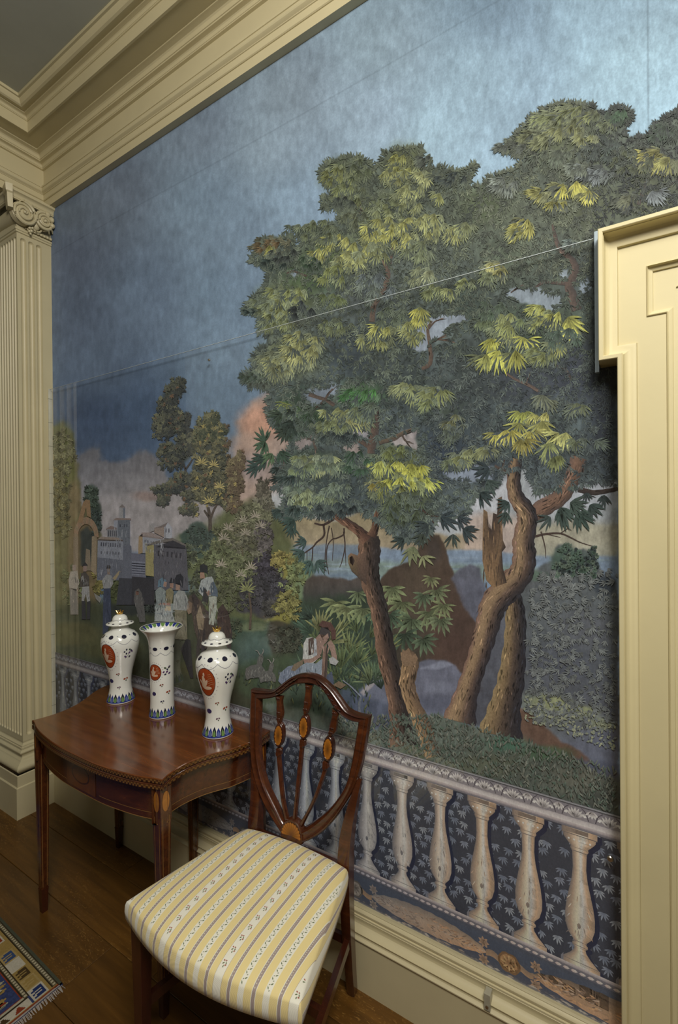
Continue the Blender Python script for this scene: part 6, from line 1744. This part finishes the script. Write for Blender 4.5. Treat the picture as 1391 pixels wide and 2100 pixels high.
for k in range(2300):
    lx, ly, rx, ry = RND.choice(LOB)
    t = RND.uniform(0, 6.28); q = math.sqrt(RND.random())
    x, y = lx + rx * q * math.cos(t), ly + ry * q * math.sin(t)
    lit = (-(x - lx) / rx - (y - ly) / ry * 1.2) * .5 + RND.uniform(-.5, .5)
    base = (52, 55, 52)
    if x > 395: base = (64, 66, 52)
    if y < 905 and x > 395: base = (54, 62, 48)
    if x > 465: base = (82, 68, 52)
    c = mixc(base, (112, 110, 76) if x < 395 else (132, 122, 78), max(0, min(1, .22 + .55 * lit)))
    if RND.random() < .04: c = (98, 74, 54)
    if RND.random() < .04 and x > 400: c = (140, 124, 66)
    far.fan(x, y, RND.uniform(5, 9), RND.uniform(0, 6.28), 2.2, 4, c, wid=.36, dark=.9)
for (cx, cy, rx, ry, n, c) in ((545, 1030, 18, 24, 60, (96, 92, 74)), (540, 1000, 12, 20, 30, (84, 78, 64)), (520, 1065, 34, 28, 110, (98, 98, 70)), (485, 1095, 34, 26, 90, (96, 92, 66)), (455, 1110, 34, 26, 80, (86, 88, 58)), (510, 1120, 44, 30, 110, (88, 86, 66)), (545, 1100, 18, 30, 50, (78, 72, 68)), (440, 1150, 50, 34, 130, (84, 90, 58)), (490, 1165, 44, 34, 110, (88, 92, 60)), (420, 1200, 30, 34, 60, (62, 66, 50)), (480, 1220, 44, 34, 90, (72, 74, 50)), (410, 1105, 26, 30, 70, (54, 66, 58)), (385, 1140, 20, 26, 40, (66, 72, 54)), (545, 1165, 22, 26, 60, (54, 50, 56)), (560, 1200, 30, 26, 90, (56, 54, 58)), (525, 1215, 30, 30, 80, (56, 54, 56)), (560, 1245, 24, 14, 40, (60, 58, 54)), (600, 1180, 24, 40, 60, (104, 112, 66)), (590, 1240, 26, 30, 60, (116, 110, 56)), (580, 1150, 24, 20, 40, (128, 116, 58)), (450, 1290, 60, 20, 40, (60, 66, 46)), (590, 1310, 26, 26, 60, (58, 60, 46)), (130, 930, 24, 50, 90, (82, 80, 52)), (125, 1040, 22, 70, 80, (80, 76, 48)), (188, 1020, 12, 24, 40, (52, 62, 50)), (198, 1070, 8, 30, 30, (46, 54, 48)), (245, 1210, 30, 24, 60, (66, 70, 40)), (205, 1195, 12, 20, 24, (92, 84, 40)), (150, 1200, 20, 40, 40, (70, 72, 44)), (300, 1230, 30, 24, 40, (42, 46, 40))):
    for k in range(n):
        t = RND.uniform(0, 6.28); q = math.sqrt(RND.random()); v = RND.uniform(.72, 1.28)
        far.fan(cx + rx * q * math.cos(t), cy + ry * q * math.sin(t), RND.uniform(7, 13), RND.uniform(0, 6.28), 2.0, 4, tuple(v * z for z in c), wid=.34, dark=.8)
for (x, y) in ((470, 1085), (505, 1095), (460, 1105), (500, 1070), (455, 1160), (515, 1165), (495, 1180), (535, 1080), (525, 1060), (430, 1030), (452, 1000), (415, 950), (440, 955)):      # pale sprays
    far.fan(x, y, 17, -DOWN, 3.4, 8, (150, 138, 116) if y > 1040 else (168, 150, 84), wid=.14, dark=.8)
far.fan(508, 1210, 24, -DOWN, 3.6, 10, (120, 122, 70), wid=.14, dark=.8); far.line([(514, 1290), (516, 1250), (512, 1215)], 5, 3, (70, 58, 46)); far.line([(500, 1140), (497, 1120)], 3, 2, (74, 66, 46))

# ---- town, horseman, villagers and the resting shepherd
fig = Ink('painted_figures'); fig.age = (.62, 2.0)
def P(c, *pts): fig.poly(list(pts), c)
W1, W2, RF, DKB = (104, 106, 112), (82, 86, 92), (104, 84, 72), (60, 62, 68)
P((112, 108, 104), (246, 1064), (246, 1041), (258, 1041), (258, 1064)); P((96, 84, 76), (245, 1041), (252, 1034), (259, 1041)); P((84, 88, 94), (254, 1062), (254, 1042), (258, 1042), (258, 1062))
P((106, 108, 114), (235, 1120), (235, 1066), (268, 1064), (268, 1124)); P((88, 92, 98), (243, 1120), (243, 1067), (268, 1064), (268, 1124)); P(RF, (233, 1067), (240, 1062), (270, 1063), (270, 1066))
for k in range(4): P((52, 54, 62), (247 + 4.6 * k, 1081), (247 + 4.6 * k, 1075), (249 + 4.6 * k, 1075), (249 + 4.6 * k, 1081))
P((96, 94, 94), (221, 1104), (221, 1084), (242, 1084), (242, 1104)); P((98, 78, 68), (218, 1085), (229, 1078), (242, 1083), (242, 1086))
for k in range(5): P((62, 62, 66), (223 + 4 * k, 1100), (223 + 4 * k, 1088), (225 + 4 * k, 1088), (225 + 4 * k, 1100))
P((96, 98, 104), (200, 1190), (202, 1106), (254, 1108), (254, 1190)); P((108, 90, 74), (200, 1108), (208, 1100), (246, 1103), (256, 1110)); P((84, 86, 94), (200, 1190), (201, 1143), (254, 1148), (254, 1190))
for k in range(9): P((58, 58, 66), (208 + 4.8 * k, 1120 + .3 * k), (208 + 4.8 * k, 1112 + .3 * k), (210.4 + 4.8 * k, 1112 + .3 * k), (210.4 + 4.8 * k, 1120 + .3 * k))
for k in range(7): P((66, 66, 72), (208 + 6 * k, 1136 + .3 * k), (208 + 6 * k, 1130 + .3 * k), (210.4 + 6 * k, 1130 + .3 * k), (210.4 + 6 * k, 1136 + .3 * k))
P((74, 76, 84), (254, 1190), (254, 1118), (262, 1114), (271, 1120), (271, 1190)); P((78, 78, 88), (271, 1190), (271, 1134), (301, 1137), (301, 1186)); P((92, 94, 104), (272, 1178), (272, 1150), (299, 1152), (299, 1180))
for k in range(5): P((60, 60, 72), (272, 1154 + 5 * k), (299, 1156 + 5 * k), (299, 1158 + 5 * k), (272, 1156 + 5 * k))
P((126, 98, 58), (285, 1136), (286, 1100), (294, 1094), (294, 1134)); P((112, 112, 114), (294, 1134), (294, 1098), (336, 1104), (336, 1138)); P((118, 100, 90), (288, 1100), (292, 1092), (312, 1092), (336, 1103), (336, 1106))
P((116, 110, 104), (308, 1092), (308, 1074), (318, 1073), (318, 1088)); P((118, 98, 82), (318, 1092), (318, 1082), (342, 1076), (342, 1104)); P((128, 128, 130), (338, 1104), (338, 1080), (346, 1072), (354, 1082), (354, 1104)); P((96, 82, 74), (316, 1085), (336, 1076), (346, 1071), (340, 1080))
for x in (341, 347): P((66, 66, 74), (x, 1092), (x, 1084), (x + 2, 1084), (x + 2, 1092))
for k in range(6): P((62, 62, 70), (298 + 6 * k, 1112 + k), (298 + 6 * k, 1107 + k), (300 + 6 * k, 1107 + k), (300 + 6 * k, 1112 + k))
P((118, 106, 52), (300, 1180), (300, 1114), (317, 1118), (317, 1182)); P((70, 68, 72), (317, 1210), (317, 1116), (384, 1124), (388, 1210)); P((88, 80, 70), (300, 1116), (328, 1108), (356, 1103), (382, 1116), (384, 1122), (356, 1109), (328, 1114), (302, 1120)); P((48, 46, 50), (320, 1122), (356, 1108), (382, 1120), (382, 1126))
for k in range(6): P((48, 46, 50), (325 + 9 * k, 1140 + k), (325 + 9 * k, 1129 + k), (329 + 9 * k, 1129 + k), (329 + 9 * k, 1140 + k))
P((44, 42, 44), (271, 1240), (272, 1182), (318, 1186), (318, 1240)); P((48, 48, 52), (240, 1240), (246, 1185), (272, 1186), (272, 1240))
# ruin arch
for k in range(14):
    a0, a1 = math.pi * k / 14, math.pi * (k + 1) / 14
    P((108 + 10 * (k % 2), 84, 54), *[(178 + r * math.cos(math.pi + a), 1102 + r * 1.6 * math.sin(math.pi + a)) for r, a in ((26, a0), (26, a1), (17, a1), (17, a0))])
P((104, 84, 58), (152, 1260), (152, 1102), (162, 1100), (162, 1260)); P((112, 92, 62), (188, 1170), (190, 1100), (200, 1098), (199, 1180)); P((100, 84, 60), (175, 1170), (178, 1125), (186, 1128), (188, 1170))
P((116, 82, 44), (160, 1072), (172, 1030), (178, 1024), (186, 1026), (188, 1062), (180, 1058), (178, 1040), (170, 1072))
# dancer, man in breeches and companions at the far left
P((104, 102, 96), (213, 1205), (212, 1188), (220, 1178), (230, 1180), (234, 1196), (228, 1206), (216, 1207)); P((44, 50, 66), (214, 1207), (228, 1206), (230, 1270), (220, 1300), (212, 1300), (213, 1240)); P((104, 82, 62), (222, 1178), (221, 1164), (227, 1164), (227, 1178)); P((48, 44, 42), (219, 1166), (222, 1158), (229, 1160), (228, 1166)); P((118, 98, 62), (232, 1186), (246, 1170), (249, 1172), (238, 1190))
P((112, 108, 100), (169, 1232), (170, 1202), (184, 1200), (186, 1232), (180, 1234), (177, 1212), (174, 1232)); P((60, 52, 44), (164, 1204), (168, 1176), (176, 1172), (184, 1182), (184, 1202)); P((110, 106, 98), (167, 1184), (172, 1180), (178, 1200), (172, 1200)); P((110, 84, 70), (172, 1172), (172, 1160), (179, 1160), (179, 1172)); P((40, 38, 38), (169, 1161), (176, 1152), (182, 1160)); P((42, 40, 42), (169, 1270), (169, 1232), (176, 1232), (178, 1270)); P((42, 40, 42), (180, 1270), (180, 1234), (187, 1232), (186, 1270))
P((120, 108, 90), (142, 1190), (146, 1172), (160, 1170), (164, 1196), (158, 1212), (144, 1206)); P((92, 84, 72), (144, 1206), (160, 1208), (162, 1260), (146, 1260)); P((118, 96, 80), (150, 1170), (150, 1158), (158, 1158), (158, 1170))
P((70, 66, 60), (276, 1232), (278, 1212), (286, 1206), (292, 1216), (298, 1250), (300, 1276), (288, 1276), (280, 1244)); P((110, 70, 52), (280, 1220), (280, 1212), (286, 1212), (286, 1220)); P((96, 92, 80), (194, 1216), (210, 1226), (206, 1236), (198, 1228))
# three people at the table
P((96, 104, 96), (318, 1268), (322, 1232), (320, 1212), (330, 1202), (342, 1212), (346, 1232), (360, 1240), (352, 1268)); P((66, 92, 104), (325, 1204), (326, 1190), (334, 1184), (343, 1190), (338, 1204)); P((132, 94, 72), (336, 1202), (338, 1192), (344, 1194), (342, 1204)); P((104, 92, 54), (340, 1238), (342, 1210), (352, 1204), (358, 1214), (354, 1238)); P((128, 88, 66), (350, 1206), (350, 1194), (357, 1194), (357, 1206)); P((40, 40, 44), (348, 1196), (352, 1184), (359, 1188), (358, 1196))
P((112, 112, 102), (356, 1250), (358, 1222), (368, 1210), (380, 1212), (388, 1230), (384, 1252)); P((126, 92, 70), (362, 1210), (362, 1196), (370, 1196), (371, 1210)); P((38, 38, 42), (358, 1196), (362, 1180), (372, 1176), (378, 1184), (376, 1206), (370, 1200)); P((92, 84, 56), (360, 1310), (360, 1250), (384, 1252), (386, 1312)); P((120, 122, 112), (318, 1274), (322, 1246), (352, 1246), (360, 1274)); P((128, 84, 66), (326, 1240), (330, 1236), (350, 1236), (352, 1242)); P((148, 126, 88), (340, 1252), (340, 1243), (352, 1243), (352, 1252)); P((116, 124, 122), (316, 1256), (340, 1258), (362, 1253), (340, 1262))
# horse and rider
P((64, 50, 40), (386, 1236), (390, 1222), (398, 1218), (412, 1230), (424, 1250), (440, 1262), (446, 1300), (430, 1330), (412, 1330), (400, 1290), (396, 1262)); P((58, 42, 36), (446, 1300), (448, 1250), (458, 1238), (470, 1256), (478, 1296), (474, 1340), (450, 1345)); P((112, 84, 58), (384, 1250), (388, 1232), (396, 1236), (394, 1256), (388, 1260)); P((50, 40, 38), (394, 1222), (400, 1216), (410, 1232), (404, 1258), (398, 1240)); P((120, 98, 66), (404, 1262), (412, 1240), (420, 1270), (418, 1292), (408, 1290))
P((124, 128, 120), (408, 1212), (414, 1190), (424, 1184), (436, 1182), (440, 1190), (442, 1206), (434, 1222), (418, 1224)); P((66, 80, 92), (430, 1220), (434, 1196), (440, 1192), (448, 1210), (448, 1224)); P((62, 74, 80), (408, 1212), (416, 1200), (426, 1210), (416, 1216)); P((132, 134, 112), (430, 1280), (430, 1224), (446, 1222), (446, 1250), (440, 1282)); P((134, 92, 66), (412, 1186), (412, 1174), (420, 1172), (422, 1186)); P((36, 38, 40), (406, 1173), (411, 1171), (411, 1160), (418, 1156), (427, 1160), (428, 1178), (422, 1174)); P((46, 44, 44), (416, 1232), (420, 1206), (430, 1214), (428, 1236)); P((130, 92, 70), (424, 1214), (430, 1210), (434, 1218), (428, 1222))
for x in (404, 414, 452, 468): P((52, 44, 40), (x, 1330), (x + 5, 1290), (x + 9, 1290), (x + 5, 1390), (x, 1390))
P((38, 36, 36), (392, 1390), (372, 1330), (384, 1310), (392, 1312), (398, 1390)); 
# goats
for (gx_, gy_, k_) in ((528, 1376, 1.0), (552, 1386, .8)):
    P((80, 77, 68), *[(gx_ + k_ * u, gy_ + k_ * w) for u, w in ((-24, 6), (-22, -6), (-12, -12), (0, -14), (2, -26), (6, -34), (11, -36), (14, -28), (13, -20), (10, -12), (16, -4), (20, 6), (18, 16), (10, 12), (-12, 14), (-20, 18))])
    P((104, 99, 86), *[(gx_ + k_ * u, gy_ + k_ * w) for u, w in ((4, -22), (6, -33), (11, -35), (13, -27), (10, -19))])
    fig.line([(gx_ + 6 * k_, gy_ - 34 * k_), (gx_ + 2 * k_, gy_ - 41 * k_), (gx_ - 3 * k_, gy_ - 43 * k_)], 2, 1, (118, 110, 96)); fig.line([(gx_ + 11 * k_, gy_ - 35 * k_), (gx_ + 14 * k_, gy_ - 42 * k_), (gx_ + 12 * k_, gy_ - 46 * k_)], 2, 1, (118, 110, 96))
    for q in range(26):
        c = RND.choice([(64, 62, 56), (96, 92, 80), (110, 104, 90)])
        fig.leaf(gx_ + k_ * RND.uniform(-20, 14), gy_ + k_ * RND.uniform(-10, 8), RND.uniform(5, 9), 1.8, DOWN + RND.uniform(-.6, .6), c, c)
# shepherd resting on his staff
P((86, 52, 42), (655, 1282), (662, 1272), (680, 1276), (690, 1292), (690, 1310), (682, 1312), (680, 1294)); P((60, 54, 52), (656, 1296), (660, 1286), (674, 1286), (680, 1300), (676, 1312), (664, 1312), (660, 1306)); P((132, 96, 76), (642, 1340), (644, 1314), (656, 1300), (672, 1302), (676, 1310), (664, 1324), (660, 1342)); P((148, 108, 86), (662, 1308), (674, 1298), (676, 1308), (668, 1314))
P((158, 154, 140), (622, 1352), (624, 1320), (630, 1308), (642, 1306), (650, 1320), (652, 1352), (640, 1362)); P((94, 72, 60), (634, 1344), (634, 1310), (644, 1306), (648, 1340)); P((150, 152, 150), (644, 1346), (646, 1308), (650, 1310), (652, 1344)); P((138, 98, 78), (624, 1352), (640, 1350), (656, 1340), (660, 1346), (642, 1358), (626, 1360)); P((142, 104, 82), (672, 1318), (680, 1312), (688, 1324), (692, 1344), (694, 1360), (684, 1360), (680, 1336)); P((146, 142, 132), (676, 1350), (684, 1346), (696, 1356), (690, 1364), (678, 1360))
P((112, 122, 130), (612, 1398), (616, 1366), (630, 1358), (650, 1360), (662, 1350), (668, 1380), (662, 1400)); P((92, 102, 118), (572, 1396), (576, 1380), (592, 1366), (612, 1362), (618, 1370), (608, 1402), (580, 1404)); P((108, 86, 58), (598, 1374), (604, 1362), (626, 1350), (622, 1362), (606, 1376)); P((120, 86, 66), (660, 1392), (664, 1330), (668, 1322), (672, 1330), (668, 1394)); P((78, 60, 50), (666, 1394), (670, 1328), (674, 1330), (672, 1394)); P((66, 74, 92), (668, 1410), (672, 1384), (682, 1376), (686, 1396), (684, 1420)); P((110, 84, 54), (684, 1404), (696, 1396), (712, 1404), (700, 1412))
fig.line([(704, 1394), (722, 1408), (742, 1428)], 2, 3.5, (104, 110, 118)); fig.line([(742, 1428), (738, 1450), (742, 1475)], 4, 6, (88, 93, 100))

for (x0, x1, y0, y1, n, dk, lt) in ((213, 231, 1182, 1205, 14, (74, 72, 70), (124, 120, 112)), (214, 229, 1210, 1290, 16, (34, 38, 50), (58, 64, 80)), (169, 186, 1202, 1230, 10, (84, 80, 76), (128, 122, 112)), (165, 184, 1178, 1202, 10, (44, 40, 38), (96, 90, 82)), (144, 162, 1174, 1255, 22, (74, 68, 60), (118, 106, 88)), (319, 345, 1206, 1266, 26, (60, 66, 66), (124, 128, 118)), (341, 356, 1208, 1236, 10, (70, 62, 42), (116, 102, 68)), (358, 387, 1214, 1250, 22, (70, 70, 68), (134, 132, 120)), (361, 385, 1254, 1308, 20, (62, 56, 42), (104, 94, 66)), (320, 356, 1248, 1272, 18, (84, 86, 84), (138, 138, 126)), (410, 440, 1188, 1222, 22, (70, 76, 78), (146, 146, 134)), (431, 446, 1226, 1280, 16, (88, 90, 76), (148, 146, 120)), (398, 444, 1232, 1325, 36, (52, 42, 36), (104, 80, 58)), (448, 476, 1250, 1340, 24, (46, 34, 32), (92, 62, 48)), (278, 298, 1216, 1270, 16, (52, 50, 48), (84, 80, 72)), (612, 664, 1362, 1398, 26, (72, 80, 88), (146, 150, 152)), (574, 612, 1368, 1402, 20, (66, 72, 86), (126, 132, 142)), (624, 650, 1312, 1352, 18, (112, 108, 98), (176, 170, 154)), (644, 676, 1304, 1340, 16, (100, 72, 60), (160, 120, 96)), (318, 384, 1126, 1206, 50, (54, 52, 56), (88, 84, 84)), (202, 254, 1112, 1188, 40, (74, 76, 82), (112, 112, 114)), (236, 268, 1068, 1120, 24, (80, 84, 88), (118, 118, 120)), (295, 336, 1104, 1136, 18, (92, 92, 94), (126, 124, 122))):
    for k in range(n):
        c = RND.choice([dk, lt, mixc(dk, lt, .5)])
        x, y = RND.uniform(x0, x1), RND.uniform(y0, y1 - (y1 - y0) * .2)
        fig.leaf(x, y, min(y1 - y, RND.uniform(6, 16)), RND.uniform(1.0, 2.4), DOWN + RND.uniform(-.25, .25), c, c)
# ---- balustrade painted along the foot of the paper (wall metres)
bal = Ink('painted_balustrade'); bal.age = (.95, 2.0)
def wp(*pts, c): bal.poly(list(pts), c)
def wq(x0, x1, z0, z1, c0, c1=None):
    c1 = c1 or c0
    n = max(2, int((x1 - x0) / .15) + 1)
    xs = np.linspace(x0, x1, n)
    bal.strip([(x, z0) for x in xs], [(x, z1) for x in xs], c0, c1)
XL, XRt = 0.0, 4.2
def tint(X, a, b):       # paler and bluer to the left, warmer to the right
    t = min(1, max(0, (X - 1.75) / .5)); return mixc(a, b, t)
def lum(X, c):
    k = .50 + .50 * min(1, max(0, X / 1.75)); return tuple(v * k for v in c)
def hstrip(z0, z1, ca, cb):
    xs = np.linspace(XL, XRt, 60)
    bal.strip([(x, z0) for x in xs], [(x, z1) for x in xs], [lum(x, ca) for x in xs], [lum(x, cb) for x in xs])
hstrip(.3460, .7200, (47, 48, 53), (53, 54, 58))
# leaf sprigs on the dark ground between balusters
SP_, XB0 = .1212, 2.494
for r in range(13):
    x = .012 + (.017 if r % 2 else 0)
    while x < 2.8:
        xx, zz = x + RND.uniform(-.006, .006), .376 + .0265 * r + RND.uniform(-.006, .006)
        x += .0335
        if RND.random() < .13: continue
        c = lum(xx, RND.choice([(126, 126, 124), (112, 114, 118), (98, 101, 106)]))
        tl = RND.uniform(-.4, .4)
        for k in range(6):
            a = -DOWN + (k - 2.5) * .50 + tl + RND.uniform(-.06, .06)
            bal.leaf(xx, zz, (.0245 - .0040 * abs(k - 2.5)) * RND.uniform(.9, 1.08), .0047, a, mixc(c, (62, 66, 78), .45), c)
def zcol(base, dz): return base
PROF = [(.699, .040), (.682, .040), (.680, .037), (.672, .036), (.664, .030), (.652, .0195), (.646, .0205), (.640, .0165), (.600, .0150), (.570, .0180), (.540, .0240), (.510, .0300), (.480, .0335), (.455, .0330), (.432, .0265), (.418, .0150), (.413, .0135), (.410, .0175), (.404, .0175), (.400, .0125), (.392, .0140), (.380, .0230), (.370, .0340), (.364, .0400), (.362, .0440), (.352, .0440)]
k = 0
for k in range(-6, 21):
    xc = XB0 - SP_ * k
    if xc < .03 or xc > 3.2: continue
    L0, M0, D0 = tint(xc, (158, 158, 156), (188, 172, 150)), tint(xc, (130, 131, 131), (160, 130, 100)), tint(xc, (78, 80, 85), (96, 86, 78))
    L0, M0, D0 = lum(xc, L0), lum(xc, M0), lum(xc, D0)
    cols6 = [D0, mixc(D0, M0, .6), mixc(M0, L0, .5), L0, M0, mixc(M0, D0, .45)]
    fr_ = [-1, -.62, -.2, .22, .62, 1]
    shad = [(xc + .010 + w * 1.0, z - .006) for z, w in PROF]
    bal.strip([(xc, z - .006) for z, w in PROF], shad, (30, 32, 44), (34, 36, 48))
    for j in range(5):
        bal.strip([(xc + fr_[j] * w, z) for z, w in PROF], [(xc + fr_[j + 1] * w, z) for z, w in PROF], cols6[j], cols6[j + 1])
    # block edges, dark recess under the abacus, acanthus lines on the bulb
    wq(xc - .036, xc + .020, .684, .695, mixc(D0, M0, .3)); wq(xc - .040, xc + .040, .6795, .6815, D0); wq(xc - .018, xc + .018, .6395, .6415, D0); wq(xc - .0165, xc + .0165, .6485, .6500, mixc(D0, M0, .4)); wq(xc - .0175, xc + .0175, .4035, .4050, D0); wq(xc - .016, xc + .016, .4145, .416, D0); wq(xc - .043, xc + .043, .3615, .3630, D0)
    for q in range(16):
        u = RND.uniform(-.8, .8); z = RND.uniform(.43, .54); w = np.interp(z, [p[0] for p in PROF[::-1]], [p[1] for p in PROF[::-1]])
        bal.leaf(xc + u * w, z, .018, .0026, DOWN * (-1) + u * .8, RND.choice([D0, mixc(M0, D0, .6), mixc(L0, (190, 176, 160), .4)]), RND.choice([D0, M0]))
    bal.leaf(xc + .004, .535, .040, .008, DOWN, mixc(L0, (210, 196, 178), .5), L0)
    for q in range(5): bal.dab(xc - .024 + .012 * q, .668, .006, .006, .8, mixc(L0, (196, 180, 160), .3))
    bal.leaf(xc - .002, .462, .016, .010, -DOWN, mixc(D0, M0, .3), D0)
    bal.poly([(xc - .044, .352), (xc - .044, .362), (xc - .038, .372), (xc - .038, .352)], mixc(D0, (90, 94, 104), .5))
# carved rail
hstrip(.7190, .7600, (112, 104, 102), (104, 98, 98))
hstrip(.7560, .7590, (122, 120, 116), (116, 114, 112)); hstrip(.7530, .7560, (76, 72, 72), (70, 66, 66))
hstrip(.7090, .7215, (168, 158, 148), (146, 136, 130)); hstrip(.7020, .7090, (128, 116, 112), (158, 146, 138)); hstrip(.6960, .7020, (84, 80, 82), (112, 104, 102))
x = .01; k = 0
while x < 3.0:
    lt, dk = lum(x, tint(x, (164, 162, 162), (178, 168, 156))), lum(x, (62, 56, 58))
    if k % 2 == 0:
        for q in range(7):
            bal.leaf(x, .7235, .027, .0075, DOWN + (q - 3) * .32, mixc(dk, lt, .5), lt)
        bal.line([(x - .030, .7235), (x - .024, .742), (x - .014, .7515)], .0022, .0018, dk); bal.line([(x + .030, .7235), (x + .024, .742), (x + .014, .7515)], .0022, .0018, dk)
    else:
        for q in range(5):
            bal.leaf(x, .7510, .020, .0070, -DOWN + (q - 2) * .42, mixc(dk, lt, .6), lt)
        for s in (-1, 1): bal.dab(x + s * .016, .733, .010, .008, .4 * s, lt)
    x += .0375; k += 1
# lower rail with its row of beads, then the scrolled frieze on blue
hstrip(.3440, .3520, (116, 106, 104), (150, 138, 128)); hstrip(.3290, .3440, (72, 70, 74), (92, 86, 86)); hstrip(.3180, .3290, (60, 63, 70), (58, 60, 66))
x = .012
while x < 3.0:
    lt = lum(x, tint(x, (140, 138, 142), (168, 148, 134)))
    bal.leaf(x, .3350, .0165, .0085, .10, mixc(lt, (90, 80, 78), .3), lt); x += .0185
hstrip(.2620, .3190, (54, 58, 66), (58, 62, 70)); hstrip(.2300, .2620, (64, 63, 66), (54, 57, 66))
def frieze(xa, xb):
    m = (xa + xb) / 2; n = 26
    ts = np.linspace(0, 1, n)
    top = [(xa + (xb - xa) * t, .2780 + .034 * math.sin(math.pi * t) ** .6 + .0015 * math.sin(t * 60)) for t in ts]
    mid = [(xa + (xb - xa) * t, .2755) for t in ts]
    bot = [(xa + (xb - xa) * t, .2730 - .026 * math.sin(math.pi * t) ** .6 + .0012 * math.sin(t * 50)) for t in ts]
    c0 = [lum(p[0], tint(p[0], (92, 90, 88), (108, 92, 76))) for p in top]; c1 = [lum(p[0], tint(p[0], (112, 108, 104), (146, 116, 88))) for p in mid]; c2 = [lum(p[0], tint(p[0], (100, 96, 92), (142, 108, 80))) for p in bot]
    bal.strip(top, mid, c0, c1); bal.strip(mid, bot, c1, c2)
    for q in range(150):
        t = RND.uniform(.04, .96); xx = xa + (xb - xa) * t; e = math.sin(math.pi * t) ** .7
        zz = .2755 + RND.uniform(-.85, .9) * .024 * e
        s = 1 if xx > m else -1
        c = lum(xx, tint(xx, RND.choice([(124, 120, 114), (84, 82, 82), (104, 100, 96)]), RND.choice([(168, 122, 82), (128, 94, 68), (100, 80, 64), (150, 126, 104)])))
        bal.leaf(xx, zz, RND.uniform(.010, .022), .0040, (0 if s > 0 else math.pi) + RND.uniform(-.7, .7), c, mixc(c, (90, 76, 64), .3))
    for xx, zz in ((xa + .006, .300), (xb - .006, .300), (xa + .006, .252), (xb - .006, .252)):
        cc = lum(xx, tint(xx, (104, 100, 96), (132, 104, 80)))
        for q in range(7): bal.leaf(xx, zz, .016, .009, q * .9, mixc(cc, (70, 60, 54), .4), cc)
for k in range(-1, 6):
    xr = 2.322 - .482 * k
    frieze(xr - .482 + .062, xr - .062)
    cc = lum(xr, tint(xr, (112, 108, 102), (152, 112, 74)))
    bal.strip([(xr - .062 + .124 * t, .283 + .006 * math.sin(t * 12)) for t in np.linspace(0, 1, 14)], [(xr - .062 + .124 * t, .266 + .005 * math.sin(t * 12)) for t in np.linspace(0, 1, 14)], lum(xr, (104, 86, 70)), lum(xr, (126, 98, 72)))
    for r_, sh in ((.030, .62), (.024, 1.0), (.015, .78), (.008, 1.2)):
        bal.poly([(xr + r_ * math.cos(2 * math.pi * q / 20), .2755 + r_ * (.92 + .08 * math.cos(6 * 2 * math.pi * q / 20)) * math.sin(2 * math.pi * q / 20)) for q in range(20)], tuple(v * sh for v in cc))
    for q in range(8): bal.leaf(xr, .2755, .022, .008, q * math.pi / 4, tuple(v * .7 for v in cc), tuple(min(255, v * 1.15) for v in cc))
hstrip(.2300, .2400, (96, 90, 84), (84, 80, 78))
for q in range(260):
    xx = RND.uniform(0, 2.9); bal.dab(xx, RND.uniform(.236, .246), RND.uniform(.01, .03), .006, 0, lum(xx, RND.choice([(112, 98, 86), (84, 78, 74), (128, 118, 106), (70, 68, 70)])))

# ---- assemble
INKM = vcol_mat('distemper_strokes', .62, .22, mottle=.14, mscale=60.0, grain=.26)
PAPERM = vcol_mat('distemper_paper', .62, .22, mottle=.12, mscale=34.0, bumpy=.14, grain=.13)
CV = np.clip(CV, 6, 250)
cvl = pigment(CV, GX, GZ)
R_, C_ = GSH
verts = np.c_[GX, np.zeros_like(GX), GZ].astype(np.float32)
ii = (np.arange(R_ - 1)[:, None] * C_ + np.arange(C_ - 1)[None, :]).ravel()
quads = np.c_[ii, ii + 1, ii + C_ + 1, ii + C_].astype(np.int32)
me = bpy.data.meshes.new('scenic_wallpaper')
me.vertices.add(len(verts)); me.vertices.foreach_set('co', verts.ravel())
me.loops.add(quads.size); me.loops.foreach_set('vertex_index', quads.ravel())
me.polygons.add(len(quads)); me.polygons.foreach_set('loop_start', np.arange(0, quads.size, 4, dtype=np.int32))
me.update(calc_edges=True)
paint_mesh(me, cvl)
paper = add('scenic_wallpaper', me, PAPERM)
tag(paper, 'scenic wallpaper of tall trees, lake and villagers above a painted stone balustrade', 'wallpaper')
under.build(paper); far.build(paper); fig.build(paper); tree1.build(paper); leafy.build(paper); bal.build(paper, wall=True, mat=vcol_mat('distemper_balustrade', .62, .22, mottle=.12, mscale=40.0, grain=.12))
